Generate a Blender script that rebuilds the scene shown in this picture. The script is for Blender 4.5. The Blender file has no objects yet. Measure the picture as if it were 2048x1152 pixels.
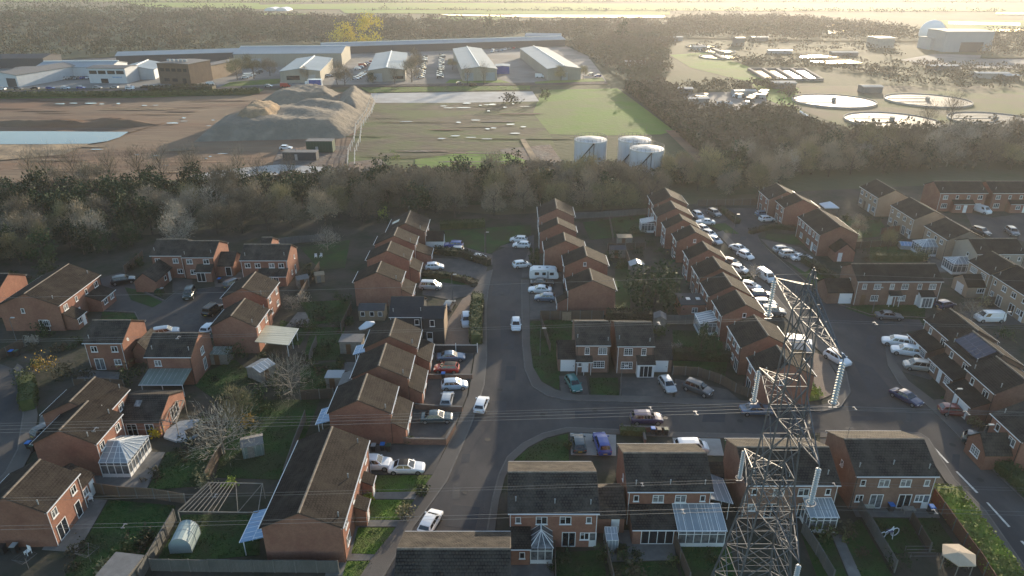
import bpy, math, random
import numpy as np
from mathutils import Vector, Matrix

# ------------------------------------------------------------------ camera, sky, sun, exposure
S = bpy.context.scene
COL = S.collection
FPX, PIT, CAMH = 1400.0, math.radians(24.6), 58.0
SP, CP = math.sin(PIT), math.cos(PIT)
cam_d = bpy.data.cameras.new("camera")
cam = bpy.data.objects.new("camera", cam_d)
COL.objects.link(cam)
cam_d.sensor_width = 36.0
cam_d.lens = 36.0 * FPX / 2048.0
cam_d.clip_start, cam_d.clip_end = 0.5, 20000.0
cam.location = (0, 0, CAMH)
cam.rotation_euler = (math.pi / 2 - PIT, 0, 0)
S.camera = cam

SUN_AZ, SUN_EL = math.radians(22.0), math.radians(9.0)      # azimuth measured from +Y towards +X
W = bpy.data.worlds.new("World")
S.world = W
W.use_nodes = True
nt = W.node_tree
sky = nt.nodes.new("ShaderNodeTexSky")
sky.sky_type = 'NISHITA'
sky.sun_disc = False
sky.sun_elevation = SUN_EL
sky.sun_rotation = SUN_AZ
sky.air_density, sky.dust_density, sky.ozone_density = 1.0, 0.8, 1.6
nt.links.new(sky.outputs[0], nt.nodes["Background"].inputs[0])
nt.nodes["Background"].inputs[1].default_value = 0.14
sun_d = bpy.data.lights.new("sun", 'SUN')
sun_d.energy = 3.7
sun_d.angle = math.radians(0.5)
sun_d.color = (1.0, 0.83, 0.61)
sun = bpy.data.objects.new("sun", sun_d)
COL.objects.link(sun)
sdir = Vector((math.sin(SUN_AZ) * math.cos(SUN_EL), math.cos(SUN_AZ) * math.cos(SUN_EL), math.sin(SUN_EL)))
sun.rotation_euler = sdir.to_track_quat('Z', 'Y').to_euler()
sun.location = (200, 400, 150)
S.view_settings.view_transform = 'Standard'
S.view_settings.look = 'None'
S.view_settings.gamma = 1.0
S.view_settings.use_curve_mapping = False
S.view_settings.exposure = 1.3
S.render.engine = 'CYCLES'
cy = S.cycles
cy.max_bounces, cy.diffuse_bounces, cy.glossy_bounces = 4, 2, 2
cy.transmission_bounces, cy.volume_bounces, cy.transparent_max_bounces = 2, 0, 4
cy.use_denoising = True
cy.use_adaptive_sampling = True
cy.adaptive_threshold = 0.015
cy.caustics_reflective = cy.caustics_refractive = False
HAZE_DENSITY = 0.00012
rng = random.Random(7)
NPR = np.random.default_rng(11)


# ------------------------------------------------------------------ measuring: a pixel of the 2048x1152 photograph to a point at height z
def G(x, y, z=0.0):
    u, v = (x - 1024) / FPX, (576 - y) / FPX
    t = (z - CAMH) / (v * CP - SP)
    return (u * t, (CP + v * SP) * t)


# ------------------------------------------------------------------ materials
MAT = {}


def M(name, c, c2=None, scale=1.0, rough=0.85, bump=0.0, bscale=8.0, metal=0.0, spec=0.3, rnd=0.0, c3=None, scale3=0.1, detail=4.0,
      stretch=None, lo=.36, hi=.64, lo3=.42, hi3=.6):
    m = bpy.data.materials.new(name)
    m.use_nodes = True
    n, l = m.node_tree.nodes, m.node_tree.links
    b = n["Principled BSDF"]
    b.inputs["Roughness"].default_value = rough
    b.inputs["Metallic"].default_value = metal
    b.inputs["Specular IOR Level"].default_value = spec
    b.inputs["Base Color"].default_value = (*c, 1)
    out = None
    tc = n.new("ShaderNodeTexCoord")
    src = tc.outputs["Object"]
    if stretch:
        mp = n.new("ShaderNodeMapping")
        mp.inputs["Scale"].default_value = stretch
        l.new(src, mp.inputs[0])
        src = mp.outputs[0]

    def layer(prev, prevcol, col, sc, a, bb):
        nz = n.new("ShaderNodeTexNoise")
        nz.inputs["Scale"].default_value = sc
        nz.inputs["Detail"].default_value = detail
        nz.inputs["Roughness"].default_value = 0.62
        l.new(src, nz.inputs["Vector"])
        mr = n.new("ShaderNodeMapRange")
        mr.inputs[1].default_value, mr.inputs[2].default_value = a, bb
        l.new(nz.outputs[0], mr.inputs[0])
        mx = n.new("ShaderNodeMix")
        mx.data_type = 'RGBA'
        l.new(mr.outputs[0], mx.inputs[0])
        if prev is None:
            mx.inputs[6].default_value = (*prevcol, 1)
        else:
            l.new(prev, mx.inputs[6])
        mx.inputs[7].default_value = (*col, 1)
        return mx.outputs[2]
    if c2 is not None:
        out = layer(None, c, c2, scale, lo, hi)
    if c3 is not None:
        out = layer(out, c, c3, scale3, lo3, hi3)
    if rnd:
        oi = n.new("ShaderNodeObjectInfo")
        mr = n.new("ShaderNodeMapRange")
        mr.inputs[3].default_value, mr.inputs[4].default_value = 1 - rnd, 1 + rnd
        l.new(oi.outputs["Random"], mr.inputs[0])
        hs = n.new("ShaderNodeHueSaturation")
        l.new(mr.outputs[0], hs.inputs["Value"])
        if out is None:
            hs.inputs["Color"].default_value = (*c, 1)
        else:
            l.new(out, hs.inputs["Color"])
        out = hs.outputs[0]
    if out is not None:
        l.new(out, b.inputs["Base Color"])
    if bump:
        nz = n.new("ShaderNodeTexNoise")
        nz.inputs["Scale"].default_value = bscale
        nz.inputs["Detail"].default_value = 3
        l.new(src, nz.inputs["Vector"])
        bp = n.new("ShaderNodeBump")
        bp.inputs["Strength"].default_value = bump
        bp.inputs["Distance"].default_value = 0.3
        l.new(nz.outputs[0], bp.inputs["Height"])
        l.new(bp.outputs[0], b.inputs["Normal"])
    MAT[name] = m
    return m


def MUV(name, c, c2, tile=(0.23, 0.075), rough=0.85, mortar=None, c3=None, scale3=0.35, bump=0.3, spec=0.2, rnd=0.0, msize=0.012, fine=0.0):
    """Coursed material (bricks, tiles, boards) laid on the metre UVs."""
    m = M(name, c, None, rough=rough, spec=spec)
    n, l = m.node_tree.nodes, m.node_tree.links
    b = n["Principled BSDF"]
    uv = n.new("ShaderNodeUVMap")
    br = n.new("ShaderNodeTexBrick")
    br.inputs["Color1"].default_value = (*c, 1)
    br.inputs["Color2"].default_value = (*c2, 1)
    br.inputs["Mortar"].default_value = (*(mortar or [k * .6 for k in c]), 1)
    br.inputs["Scale"].default_value = 1.0
    br.inputs["Mortar Size"].default_value = msize
    br.inputs["Brick Width"].default_value = tile[0]
    br.inputs["Row Height"].default_value = tile[1]
    l.new(uv.outputs[0], br.inputs["Vector"])
    out = br.outputs[0]
    tc = n.new("ShaderNodeTexCoord")
    nz = n.new("ShaderNodeTexNoise")
    nz.inputs["Scale"].default_value = scale3
    nz.inputs["Detail"].default_value = 6
    nz.inputs["Roughness"].default_value = .65
    l.new(tc.outputs["Object"], nz.inputs["Vector"])
    mr = n.new("ShaderNodeMapRange")
    mr.inputs[1].default_value, mr.inputs[2].default_value = .4, .68
    l.new(nz.outputs[0], mr.inputs[0])
    mx = n.new("ShaderNodeMix")
    mx.data_type = 'RGBA'
    l.new(mr.outputs[0], mx.inputs[0])
    l.new(out, mx.inputs[6])
    mx.inputs[7].default_value = (*(c3 or [k * .7 for k in c]), 1)
    out = mx.outputs[2]
    if fine:
        n2 = n.new("ShaderNodeTexNoise")
        n2.inputs["Scale"].default_value = 2.6
        n2.inputs["Detail"].default_value = 8
        n2.inputs["Roughness"].default_value = .75
        l.new(tc.outputs["Object"], n2.inputs["Vector"])
        m2 = n.new("ShaderNodeMapRange")
        m2.inputs[1].default_value, m2.inputs[2].default_value = .3, .7
        m2.inputs[3].default_value, m2.inputs[4].default_value = 1 - fine, 1 + fine
        l.new(n2.outputs[0], m2.inputs[0])
        h2 = n.new("ShaderNodeHueSaturation")
        l.new(m2.outputs[0], h2.inputs["Value"])
        l.new(out, h2.inputs["Color"])
        out = h2.outputs[0]
    if rnd:
        oi = n.new("ShaderNodeObjectInfo")
        mr = n.new("ShaderNodeMapRange")
        mr.inputs[3].default_value, mr.inputs[4].default_value = 1 - rnd, 1 + rnd
        l.new(oi.outputs["Random"], mr.inputs[0])
        hs = n.new("ShaderNodeHueSaturation")
        l.new(mr.outputs[0], hs.inputs["Value"])
        l.new(out, hs.inputs["Color"])
        out = hs.outputs[0]
    l.new(out, b.inputs["Base Color"])
    bp = n.new("ShaderNodeBump")
    bp.inputs["Strength"].default_value = bump
    bp.inputs["Distance"].default_value = 0.03
    l.new(br.outputs[1], bp.inputs["Height"])
    bp.invert = True
    l.new(bp.outputs[0], b.inputs["Normal"])
    return m


MUV("brick_red", (.32, .142, .094), (.26, .115, .078), c3=(.225, .108, .078), mortar=(.27, .175, .13), rnd=.14, fine=.16)
MUV("brick_brown", (.24, .135, .095), (.19, .105, .075), c3=(.17, .10, .075), mortar=(.25, .18, .14), rnd=.1, fine=.16)
MUV("brick_buff", (.42, .30, .20), (.36, .26, .175), c3=(.33, .24, .17), mortar=(.40, .32, .25), rnd=.06)
MUV("brick_pale", (.40, .345, .28), (.36, .31, .26), c3=(.33, .29, .24), mortar=(.42, .38, .33))
MUV("brick_dark", (.14, .098, .07), (.115, .08, .058), c3=(.10, .075, .055), mortar=(.16, .12, .095))
MUV("cladding_dark", (.045, .047, .052), (.05, .052, .058), tile=(3.5, .18), mortar=(.02, .02, .02), c3=(.055, .057, .06))
MUV("tile_brown", (.037, .031, .028), (.030, .026, .024), tile=(.33, .30), c3=(.050, .043, .036), scale3=.6, mortar=(.016, .013, .012), msize=.035, bump=.9, rnd=.16, fine=.20, spec=.05)
MUV("tile_dark", (.058, .051, .045), (.045, .040, .037), tile=(.33, .30), c3=(.086, .075, .063), scale3=.6, mortar=(.014, .014, .014), msize=.035, bump=.9, rnd=.15, fine=.18, spec=.08)
MUV("tile_slate", (.040, .042, .048), (.034, .036, .041), tile=(.5, .25), c3=(.05, .05, .055), mortar=(.02, .02, .022))
MUV("fence_wood", (.16, .115, .08), (.13, .095, .07), tile=(.14, 4.0), c3=(.105, .085, .07), scale3=.5, mortar=(.04, .03, .025), rnd=.2)
MUV("fence_grey", (.17, .165, .155), (.14, .137, .13), tile=(.14, 4.0), c3=(.11, .11, .10), scale3=.5, mortar=(.05, .05, .045), rnd=.15)
MUV("fence_red", (.20, .095, .06), (.17, .08, .05), tile=(.14, 4.0), c3=(.14, .075, .05), mortar=(.05, .03, .025))
MUV("metal_sheet", (.30, .33, .36), (.28, .31, .34), tile=(.5, 60.), c3=(.34, .37, .39), scale3=.06, mortar=(.28, .3, .32), rough=.5, rnd=.1)
MUV("roof_sheet", (.25, .29, .32), (.23, .27, .30), tile=(1.0, 80.), c3=(.20, .235, .26), scale3=.06, mortar=(.27, .30, .33), rough=.45, rnd=.08)
MUV("corrugated_beige", (.31, .29, .24), (.28, .265, .22), tile=(.6, 60.), c3=(.33, .31, .26), scale3=.1, mortar=(.28, .26, .22), rnd=.08)
MUV("block_paving", (.26, .185, .135), (.21, .15, .115), tile=(.4, .2), c3=(.18, .14, .115), mortar=(.12, .10, .085))
MUV("poly_roof", (.46, .44, .33), (.43, .41, .31), tile=(.7, 30.), c3=(.38, .37, .29), mortar=(.75, .74, .70), rough=.35, spec=.5, msize=.03)
MUV("poly_blue", (.16, .28, .45), (.14, .25, .42), tile=(.75, 1.9), c3=(.18, .3, .46), mortar=(.72, .74, .76), rough=.3, spec=.5, msize=.035)
MUV("poly_green", (.20, .24, .21), (.18, .22, .19), tile=(.7, 30.), c3=(.15, .18, .16), mortar=(.45, .46, .44), rough=.4, msize=.035)
MUV("poly_clear", (.30, .33, .35), (.27, .30, .32), tile=(.72, 30.), c3=(.24, .27, .29), mortar=(.75, .76, .77), rough=.22, spec=.6, msize=.035)
MUV("solar_cells", (.012, .016, .04), (.014, .02, .05), tile=(1.0, 1.65), c3=(.012, .015, .035), mortar=(.10, .10, .12), rough=.18, spec=.6)

M("upvc_white", (.78, .78, .77), rough=.35, spec=.5)
M("ridge_tile", (.24, .205, .165), (.15, .125, .10), scale=2.5, rough=.9)
M("soffit_brown", (.10, .075, .06), rough=.6)
M("glass_dark", (.018, .022, .027), rough=.05, spec=.7)
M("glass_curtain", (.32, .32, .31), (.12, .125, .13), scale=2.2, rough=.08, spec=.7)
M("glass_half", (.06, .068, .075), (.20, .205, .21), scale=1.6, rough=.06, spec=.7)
M("door_brown", (.16, .09, .05), rough=.5)
M("metal_black", (.02, .02, .02), rough=.5)
M("plant_earth", (.07, .055, .04), (.045, .037, .028), scale=1.2, rough=1)
M("felt_grey", (.20, .195, .19), (.16, .155, .15), scale=1.5, rough=.95)
M("felt_dark", (.06, .062, .068), (.075, .077, .083), scale=1.5, rough=.9)
M("timber_pale", (.36, .27, .18), (.28, .21, .14), scale=1.5, rough=.8, stretch=(1, 1, 4))
M("timber_weathered", (.27, .245, .21), (.20, .18, .155), scale=2, rough=.9)
M("plastic_blue", (.03, .17, .50), rough=.4)
M("plastic_green", (.03, .07, .045), rough=.5)
M("plastic_black", (.03, .03, .032), rough=.5)
M("plastic_grey", (.35, .36, .36), rough=.5)
M("canvas_beige", (.52, .42, .31), (.46, .37, .27), scale=1, rough=.9)
M("canvas_white", (.72, .74, .76), rough=.8)
M("tarp_teal", (.27, .34, .34), (.31, .38, .38), scale=.8, rough=.5)
M("steel_galvanised", (.16, .16, .165), (.10, .10, .105), scale=.7, rough=.55, metal=.15)
M("aluminium_wire", (.20, .20, .20), rough=.6, metal=.1)
M("insulator_glass", (.38, .41, .42), rough=.25, spec=.5)
M("insulator_steel", (.30, .30, .31), rough=.4, metal=.6)
M("concrete", (.36, .345, .32), (.29, .28, .26), scale=.5, rough=.9)
M("concrete_pale", (.47, .455, .43), (.36, .34, .32), scale=.15, rough=.9)
M("tank_paint", (.52, .56, .61), (.43, .46, .49), scale=.5, rough=.55, stretch=(1, 1, .12), c3=(.34, .32, .29), scale3=.5, lo3=.56, hi3=.72)
M("tank_roof", (.55, .57, .58), (.40, .40, .38), scale=.4, rough=.6)
M("white_wall", (.50, .53, .56), (.44, .47, .50), scale=.3, rough=.6)
M("sign_blue", (.02, .07, .30), rough=.4)

# cars
for nm, c in dict(white=(.76, .77, .78), silver=(.42, .43, .44), grey=(.16, .17, .18), dark_grey=(.06, .065, .07), black=(.016, .016, .018), blue=(.02, .06, .30),
                  steel_blue=(.10, .16, .24), navy=(.02, .03, .09), red=(.40, .02, .015), teal=(.02, .16, .15), dark_teal=(.035, .065, .075), purple=(.05, .035, .09),
                  beige=(.40, .37, .33), dark_green=(.02, .035, .025), pale_blue=(.45, .52, .60), maroon=(.20, .03, .025), orange=(.55, .20, .03)).items():
    m = M("paint_" + nm, c, rough=.28, spec=.5, metal=.25 if nm in ("silver", "grey", "steel_blue", "beige") else 0)
    m.node_tree.nodes["Principled BSDF"].inputs["Coat Weight"].default_value = .6
    m.node_tree.nodes["Principled BSDF"].inputs["Coat Roughness"].default_value = .06
M("tyre_rubber", (.018, .018, .018), rough=.9)
M("wheel_alloy", (.35, .35, .36), rough=.35, metal=.7)
M("car_glass", (.010, .013, .017), rough=.04, spec=.8)
M("headlamp_lens", (.6, .62, .64), rough=.1, spec=.8)
M("tail_lens", (.30, .01, .01), rough=.2, spec=.6)
M("plate_yellow", (.65, .5, .05), rough=.4)
M("plate_white", (.7, .7, .68), rough=.4)

# ground
M("earth_grass", (.060, .078, .030), (.085, .088, .042), scale=.09, rough=1, bump=.2, bscale=.9, c3=(.10, .085, .055), scale3=.02)
M("garden_ground", (.026, .036, .018), (.05, .047, .034), scale=.35, rough=1, bump=.3, bscale=1.5, c3=(.068, .06, .048), scale3=.12)
M("lawn", (.022, .068, .015), (.040, .085, .020), scale=.45, rough=1, bump=.6, bscale=7, c3=(.04, .055, .022), scale3=.2)  # darker lawn copy, the gardens' shade put into its colour
M("lawn_lit_tone", (.085, .165, .022), (.115, .185, .030), scale=.6, rough=1, bump=.8, bscale=8, c3=(.10, .12, .04), scale3=.25)  # brighter lawn copy with sunlight put into its colour; verges share it
M("field_green", (.095, .195, .016), (.125, .215, .028), scale=.05, rough=1, bump=.6, bscale=.5, c3=(.13, .165, .05), scale3=.025)
M("meadow_far", (.13, .235, .025), (.17, .26, .035), scale=.006, rough=1, c3=(.18, .22, .05), scale3=.004)
M("asphalt", (.092, .084, .079), (.114, .104, .097), scale=.35, rough=.95, spec=.08, bump=.15, bscale=12, c3=(.062, .061, .064), scale3=.09, detail=8, stretch=(1, .5, 1))
M("asphalt_patch", (.050, .051, .057), (.058, .059, .064), scale=.8, rough=.92)
M("asphalt_worn", (.095, .090, .086), (.070, .068, .068), scale=1.2, rough=.95, detail=8)
M("iron_cover", (.030, .028, .027), rough=.6)
M("pavement", (.125, .112, .10), (.155, .138, .122), scale=.6, rough=.95, bump=.1, bscale=10, c3=(.10, .09, .082), scale3=.15, detail=8)
M("kerb_stone", (.165, .152, .138), (.125, .115, .105), scale=1.5, rough=.9)
M("driveway", (.105, .095, .088), (.135, .12, .108), scale=.7, rough=.95, c3=(.08, .075, .07), scale3=.25, detail=7)
M("patio_slabs", (.20, .19, .175), (.16, .152, .14), scale=1.1, rough=.9, c3=(.13, .125, .115), scale3=.4)
M("road_paint", (.72, .70, .64), (.5, .48, .44), scale=1.5, rough=.7)
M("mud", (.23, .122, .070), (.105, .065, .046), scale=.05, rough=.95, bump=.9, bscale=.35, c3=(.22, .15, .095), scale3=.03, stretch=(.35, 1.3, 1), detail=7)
M("rough_ground", (.125, .098, .066), (.060, .055, .036), scale=.13, rough=1, bump=.8, bscale=.5, c3=(.085, .11, .036), scale3=.05, detail=7, stretch=(.6, 1.2, 1))
M("mud_dark", (.085, .055, .04), (.13, .08, .055), scale=.12, rough=1, bump=.9, bscale=.5, stretch=(.4, 1.4, 1), detail=7)
M("rubble", (.20, .17, .15), (.10, .088, .078), scale=.35, rough=1, bump=1, bscale=.8, c3=(.15, .10, .075), scale3=.08, detail=8)
M("works_grass", (.105, .135, .040), (.12, .115, .06), scale=.04, rough=1, c3=(.13, .105, .07), scale3=.02)
M("scrub_ground", (.058, .072, .030), (.085, .080, .048), scale=.06, rough=1, bump=.8, bscale=.4, c3=(.06, .075, .032), scale3=.03)
M("spoil_grey", (.275, .232, .178), (.19, .16, .125), scale=.16, rough=1, bump=1, bscale=.7, c3=(.20, .172, .135), scale3=.12, detail=8)
M("spoil_brown", (.46, .32, .19), (.36, .25, .15), scale=.16, rough=1, bump=1, bscale=.7, c3=(.17, .13, .09), scale3=.06, detail=8)
M("yard_concrete", (.27, .255, .235), (.21, .20, .185), scale=.08, rough=.95, c3=(.16, .155, .145), scale3=.03, detail=7)
w = M("water", (.020, .030, .032), rough=.06, spec=.5)
M("tank_water", (.15, .15, .14), (.10, .10, .09), scale=.12, rough=.6, spec=.12, bump=.3, bscale=.4)
w = M("water_bright", (.10, .12, .13), rough=.10, spec=1.0)
# vegetation
M("bark", (.105, .085, .068), (.075, .06, .05), scale=2, rough=1)
M("bark_pale", (.30, .265, .21), (.20, .175, .145), scale=2, rough=1)
M("twig_brown", (.255, .21, .155), (.185, .155, .12), scale=.3, rough=1, rnd=.40, c3=(.24, .20, .13), scale3=.12)
M("twig_olive", (.235, .215, .105), (.165, .155, .08), scale=.3, rough=1, rnd=.40, c3=(.26, .21, .13), scale3=.12)
M("twig_pale", (.36, .32, .26), (.27, .24, .19), scale=.3, rough=1, rnd=.2)
M("ivy_leaf", (.034, .058, .022), (.022, .040, .016), scale=.5, rough=.8, rnd=.3, c3=(.055, .060, .030), scale3=.2)
M("evergreen_leaf", (.038, .072, .024), (.026, .050, .018), scale=.6, rough=.8, rnd=.25, c3=(.06, .078, .032), scale3=.25)
M("hedge_leaf", (.065, .090, .028), (.042, .060, .022), scale=.8, rough=.8, rnd=.15, c3=(.085, .10, .035), scale3=.3)
M("hedge_bright", (.29, .36, .05), (.20, .27, .04), scale=.8, rough=.8, c3=(.17, .19, .05), scale3=.3)
M("hedge_brown", (.085, .068, .042), (.06, .05, .033), scale=.8, rough=.9, rnd=.15, c3=(.06, .068, .03), scale3=.3)
M("willow_leaf", (.66, .52, .07), (.54, .44, .07), scale=.2, rough=.8, rnd=.1)
M("flower_yellow", (.60, .42, .02), (.40, .30, .03), scale=1, rough=.8)
M("flower_orange", (.50, .27, .03), (.16, .15, .04), scale=1.2, rough=.8)
M("far_foliage", (.155, .138, .085), (.105, .102, .062), scale=.05, rough=1, c3=(.165, .125, .085), scale3=.02, detail=5)
M("far_foliage_green", (.105, .130, .055), (.078, .095, .045), scale=.05, rough=1, c3=(.09, .085, .045), scale3=.02, detail=5)
M("far_foliage_warm", (.17, .13, .088), (.125, .10, .068), scale=.05, rough=1, c3=(.10, .095, .055), scale3=.02, detail=5)


# ------------------------------------------------------------------ mesh helpers
class MB:
    def __init__(s):
        s.v, s.f, s.m = [], [], []

    def poly(s, pts, m=0):
        i = len(s.v)
        s.v += [tuple(p) for p in pts]
        s.f.append(tuple(range(i, i + len(pts))))
        s.m.append(m)

    def box(s, x0, y0, z0, x1, y1, z1, m=0, skip=''):
        i = len(s.v)
        s.v += [(x0, y0, z0), (x1, y0, z0), (x1, y1, z0), (x0, y1, z0), (x0, y0, z1), (x1, y0, z1), (x1, y1, z1), (x0, y1, z1)]
        for k, q in dict(b=(3, 2, 1, 0), t=(4, 5, 6, 7), s=(0, 1, 5, 4), e=(1, 2, 6, 5), n=(2, 3, 7, 6), w=(3, 0, 4, 7)).items():
            if k not in skip:
                s.f.append(tuple(i + j for j in q))
                s.m.append(m)

    def prism(s, pts, z0, z1, m=0, bottom=False):
        """Vertical prism over a counter-clockwise outline."""
        a = sum(pts[k - 1][0] * pts[k][1] - pts[k][0] * pts[k - 1][1] for k in range(len(pts)))
        if a < 0:
            pts = pts[::-1]
        n = len(pts)
        s.poly([(x, y, z1) for x, y in pts], m)
        for k in range(n):
            p, q = pts[k], pts[(k + 1) % n]
            s.poly([(p[0], p[1], z0), (q[0], q[1], z0), (q[0], q[1], z1), (p[0], p[1], z1)], m)
        if bottom:
            s.poly([(x, y, z0) for x, y in pts[::-1]], m)

    def beam(s, p, q, r, m=0, n=4, r2=None):
        p, q = Vector(p), Vector(q)
        d = q - p
        if d.length < 1e-6:
            return
        d.normalize()
        a = d.cross(Vector((0, 0, 1)))
        if a.length < .05:
            a = d.cross(Vector((1, 0, 0)))
        a.normalize()
        b = d.cross(a)
        r2 = r if r2 is None else r2
        i = len(s.v)
        for k in range(n):
            t = 2 * math.pi * (k + .5) / n
            o = a * math.cos(t) + b * math.sin(t)
            s.v.append(tuple(p + o * r))
            s.v.append(tuple(q + o * r2))
        for k in range(n):
            j = (k + 1) % n
            s.f.append((i + 2 * k, i + 2 * k + 1, i + 2 * j + 1, i + 2 * j))
            s.m.append(m)
        s.f.append(tuple(i + 2 * k for k in range(n)))
        s.m.append(m)
        s.f.append(tuple(i + 2 * k + 1 for k in reversed(range(n))))
        s.m.append(m)

    def lathe(s, prof, cx=0, cy=0, n=16, m=0):
        """prof: (radius, z) from bottom to top."""
        i = len(s.v)
        for r, z in prof:
            for k in range(n):
                t = 2 * math.pi * k / n
                s.v.append((cx + r * math.cos(t), cy + r * math.sin(t), z))
        for a in range(len(prof) - 1):
            for k in range(n):
                j = (k + 1) % n
                s.f.append((i + a * n + k, i + a * n + j, i + (a + 1) * n + j, i + (a + 1) * n + k))
                s.m.append(m)
        s.f.append(tuple(i + (len(prof) - 1) * n + k for k in range(n)))
        s.m.append(m)

    def mesh(s, name, mats, smooth=False):
        me = bpy.data.meshes.new(name)
        me.from_pydata(s.v, [], s.f)
        for m in ([mats] if isinstance(mats, str) else mats):
            me.materials.append(MAT[m])
        if len(me.materials) > 1:
            me.polygons.foreach_set("material_index", s.m)
        box_uv(me)
        if smooth:
            me.polygons.foreach_set("use_smooth", [True] * len(me.polygons))
        me.update()
        return me


def box_uv(me):
    nl = len(me.loops)
    if not nl:
        return
    co = np.empty(len(me.vertices) * 3)
    me.vertices.foreach_get("co", co)
    co = co.reshape(-1, 3)
    vi = np.empty(nl, dtype=np.int32)
    me.loops.foreach_get("vertex_index", vi)
    npoly = len(me.polygons)
    no = np.empty(npoly * 3)
    me.polygons.foreach_get("normal", no)
    no = np.abs(no.reshape(-1, 3))
    tot = np.empty(npoly, dtype=np.int32)
    me.polygons.foreach_get("loop_total", tot)
    ax = np.where(no[:, 2] > .5, 2, np.where(no[:, 0] > no[:, 1], 0, 1))
    ax = np.repeat(ax, tot)
    c = co[vi]
    u = np.where(ax == 0, c[:, 1], c[:, 0])
    v = np.where(ax == 2, c[:, 1], c[:, 2])
    uvl = me.uv_layers.new(name="UVMap")
    uvl.data.foreach_set("uv", np.stack([u, v], 1).ravel())


def ob(name, me, parent=None, loc=(0, 0, 0), rz=0.0):
    o = bpy.data.objects.new(name, me)
    COL.objects.link(o)
    o.location = loc
    o.rotation_euler = (0, 0, rz)
    if parent is not None:
        o.parent = parent
    return o


def tag(o, label, cat, group=None, kind=None):
    o["label"] = label
    o["category"] = cat
    if group:
        o["group"] = group
    if kind:
        o["kind"] = kind
    return o


def thing(name, label, cat, loc=(0, 0, 0), rz=0.0, group=None):
    return tag(ob(name, None, None, loc, rz), label, cat, group)


def struct(name, me):
    o = ob(name, me)
    o["kind"] = "structure"
    return o


def copy_tree(o, parent=None):
    c = o.copy()
    COL.objects.link(c)
    if parent is not None:
        c.parent = parent
    for ch in o.children:
        copy_tree(ch, c)
    return c


def numpy_mesh(name, verts, faces, mat, k):
    """verts (n,3), faces (m,k) arrays to a mesh."""
    me = bpy.data.meshes.new(name)
    me.vertices.add(len(verts))
    me.vertices.foreach_set("co", np.asarray(verts, dtype=np.float32).ravel())
    nf = len(faces)
    me.loops.add(nf * k)
    me.polygons.add(nf)
    me.loops.foreach_set("vertex_index", np.asarray(faces, dtype=np.int32).ravel())
    me.polygons.foreach_set("loop_start", np.arange(0, nf * k, k, dtype=np.int32))
    me.materials.append(MAT[mat])
    me.update(calc_edges=True)
    return me


# ------------------------------------------------------------------ the setting: ground, roads, pavements, lawns, water
def sheet(name, mat, px, z):
    mb = MB()
    mb.poly([(*G(x, y), z) for x, y in px])
    me = mb.mesh(name, mat)
    if me.polygons[0].normal.z < 0:
        me.flip_normals()
    return struct(name, me)


def slab(name, mat, px, h):
    mb = MB()
    mb.prism([G(x, y) for x, y in px], -.05, h)
    return struct(name, mb.mesh(name, mat))


mb = MB()
mb.poly([(-7000, -300, 0), (7000, -300, 0), (7000, 9000, 0), (-7000, 9000, 0)])
struct("ground", mb.mesh("ground", "earth_grass"))
# the estate's own soil
sheet("garden_soil", "garden_ground", [(-600, 470), (-300, 440), (300, 470), (600, 440), (760, 410), (1000, 430), (1300, 415), (1560, 395), (1740, 345), (2300, 345),
                                       (2500, 700), (2400, 1300), (1024, 1300), (-300, 1300), (-500, 800)], .010)
# roads
sheet("road", "asphalt", [(985, 505), (985, 540), (976, 580), (972, 620), (973, 717), (968, 770), (942, 851), (892, 965), (860, 1010), (829, 1051), (795, 1105), (740, 1200),
                          (955, 1200), (975, 1060), (985, 1000), (998, 950), (1015, 915), (1045, 888), (1085, 868), (1134, 856), (1230, 860), (1350, 866), (1560, 871),
                          (1640, 866), (1760, 862), (1840, 868), (1856, 878), (1909, 961), (1969, 1021), (2046, 1131), (2120, 1240), (2300, 1240), (2170, 1110),
                          (2048, 1000), (1953, 910), (1880, 835), (1850, 808), (1800, 770), (1775, 730), (1770, 695), (1800, 666), (1850, 658), (1905, 652), (1960, 640), (2100, 625), (2100, 600),
                          (1960, 618), (1900, 628), (1850, 636), (1740, 630), (1680, 610), (1640, 588), (1600, 555), (1560, 520), (1525, 490), (1515, 470), (1545, 452),
                          (1560, 425), (1545, 416), (1450, 416), (1395, 416), (1385, 428), (1400, 444), (1445, 462), (1470, 490), (1500, 525), (1530, 565), (1570, 615),
                          (1610, 655), (1660, 700), (1692, 745), (1700, 785), (1680, 815), (1640, 824), (1560, 818), (1440, 812), (1314, 806), (1134, 801), (1095, 792),
                          (1065, 774), (1050, 740), (1045, 690), (1043, 560), (1048, 530), (1062, 500), (1050, 492), (1010, 495)], .020)
sheet("road", "asphalt", [(190, 560), (240, 545), (262, 555), (275, 578), (330, 602), (352, 585), (430, 575), (470, 556), (497, 556), (490, 580), (455, 625), (432, 680), (395, 690), (285, 655),
                          (270, 625), (205, 622)], .020)
sheet("road", "asphalt", [(-120, 735), (0, 728), (28, 738), (44, 785), (47, 830), (36, 900), (12, 945), (-30, 990), (-120, 1010)], .020)
sheet("road", "asphalt", [(1930, 425), (1985, 435), (2100, 420), (2200, 470), (2100, 500), (2030, 478), (1975, 475), (1945, 455)], .020)
sheet("road_patch", "asphalt_patch", [(1000, 620), (1030, 622), (1028, 700), (1002, 698)], .026)
sheet("road_patch", "asphalt_patch", [(1150, 822), (1240, 824), (1236, 842), (1150, 838)], .026)
sheet("road_patch", "asphalt_patch", [(905, 1010), (960, 1015), (950, 1060), (890, 1052)], .026)
sheet("road_patch", "asphalt_patch", [(1705, 720), (1745, 735), (1790, 790), (1745, 800)], .026)
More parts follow.
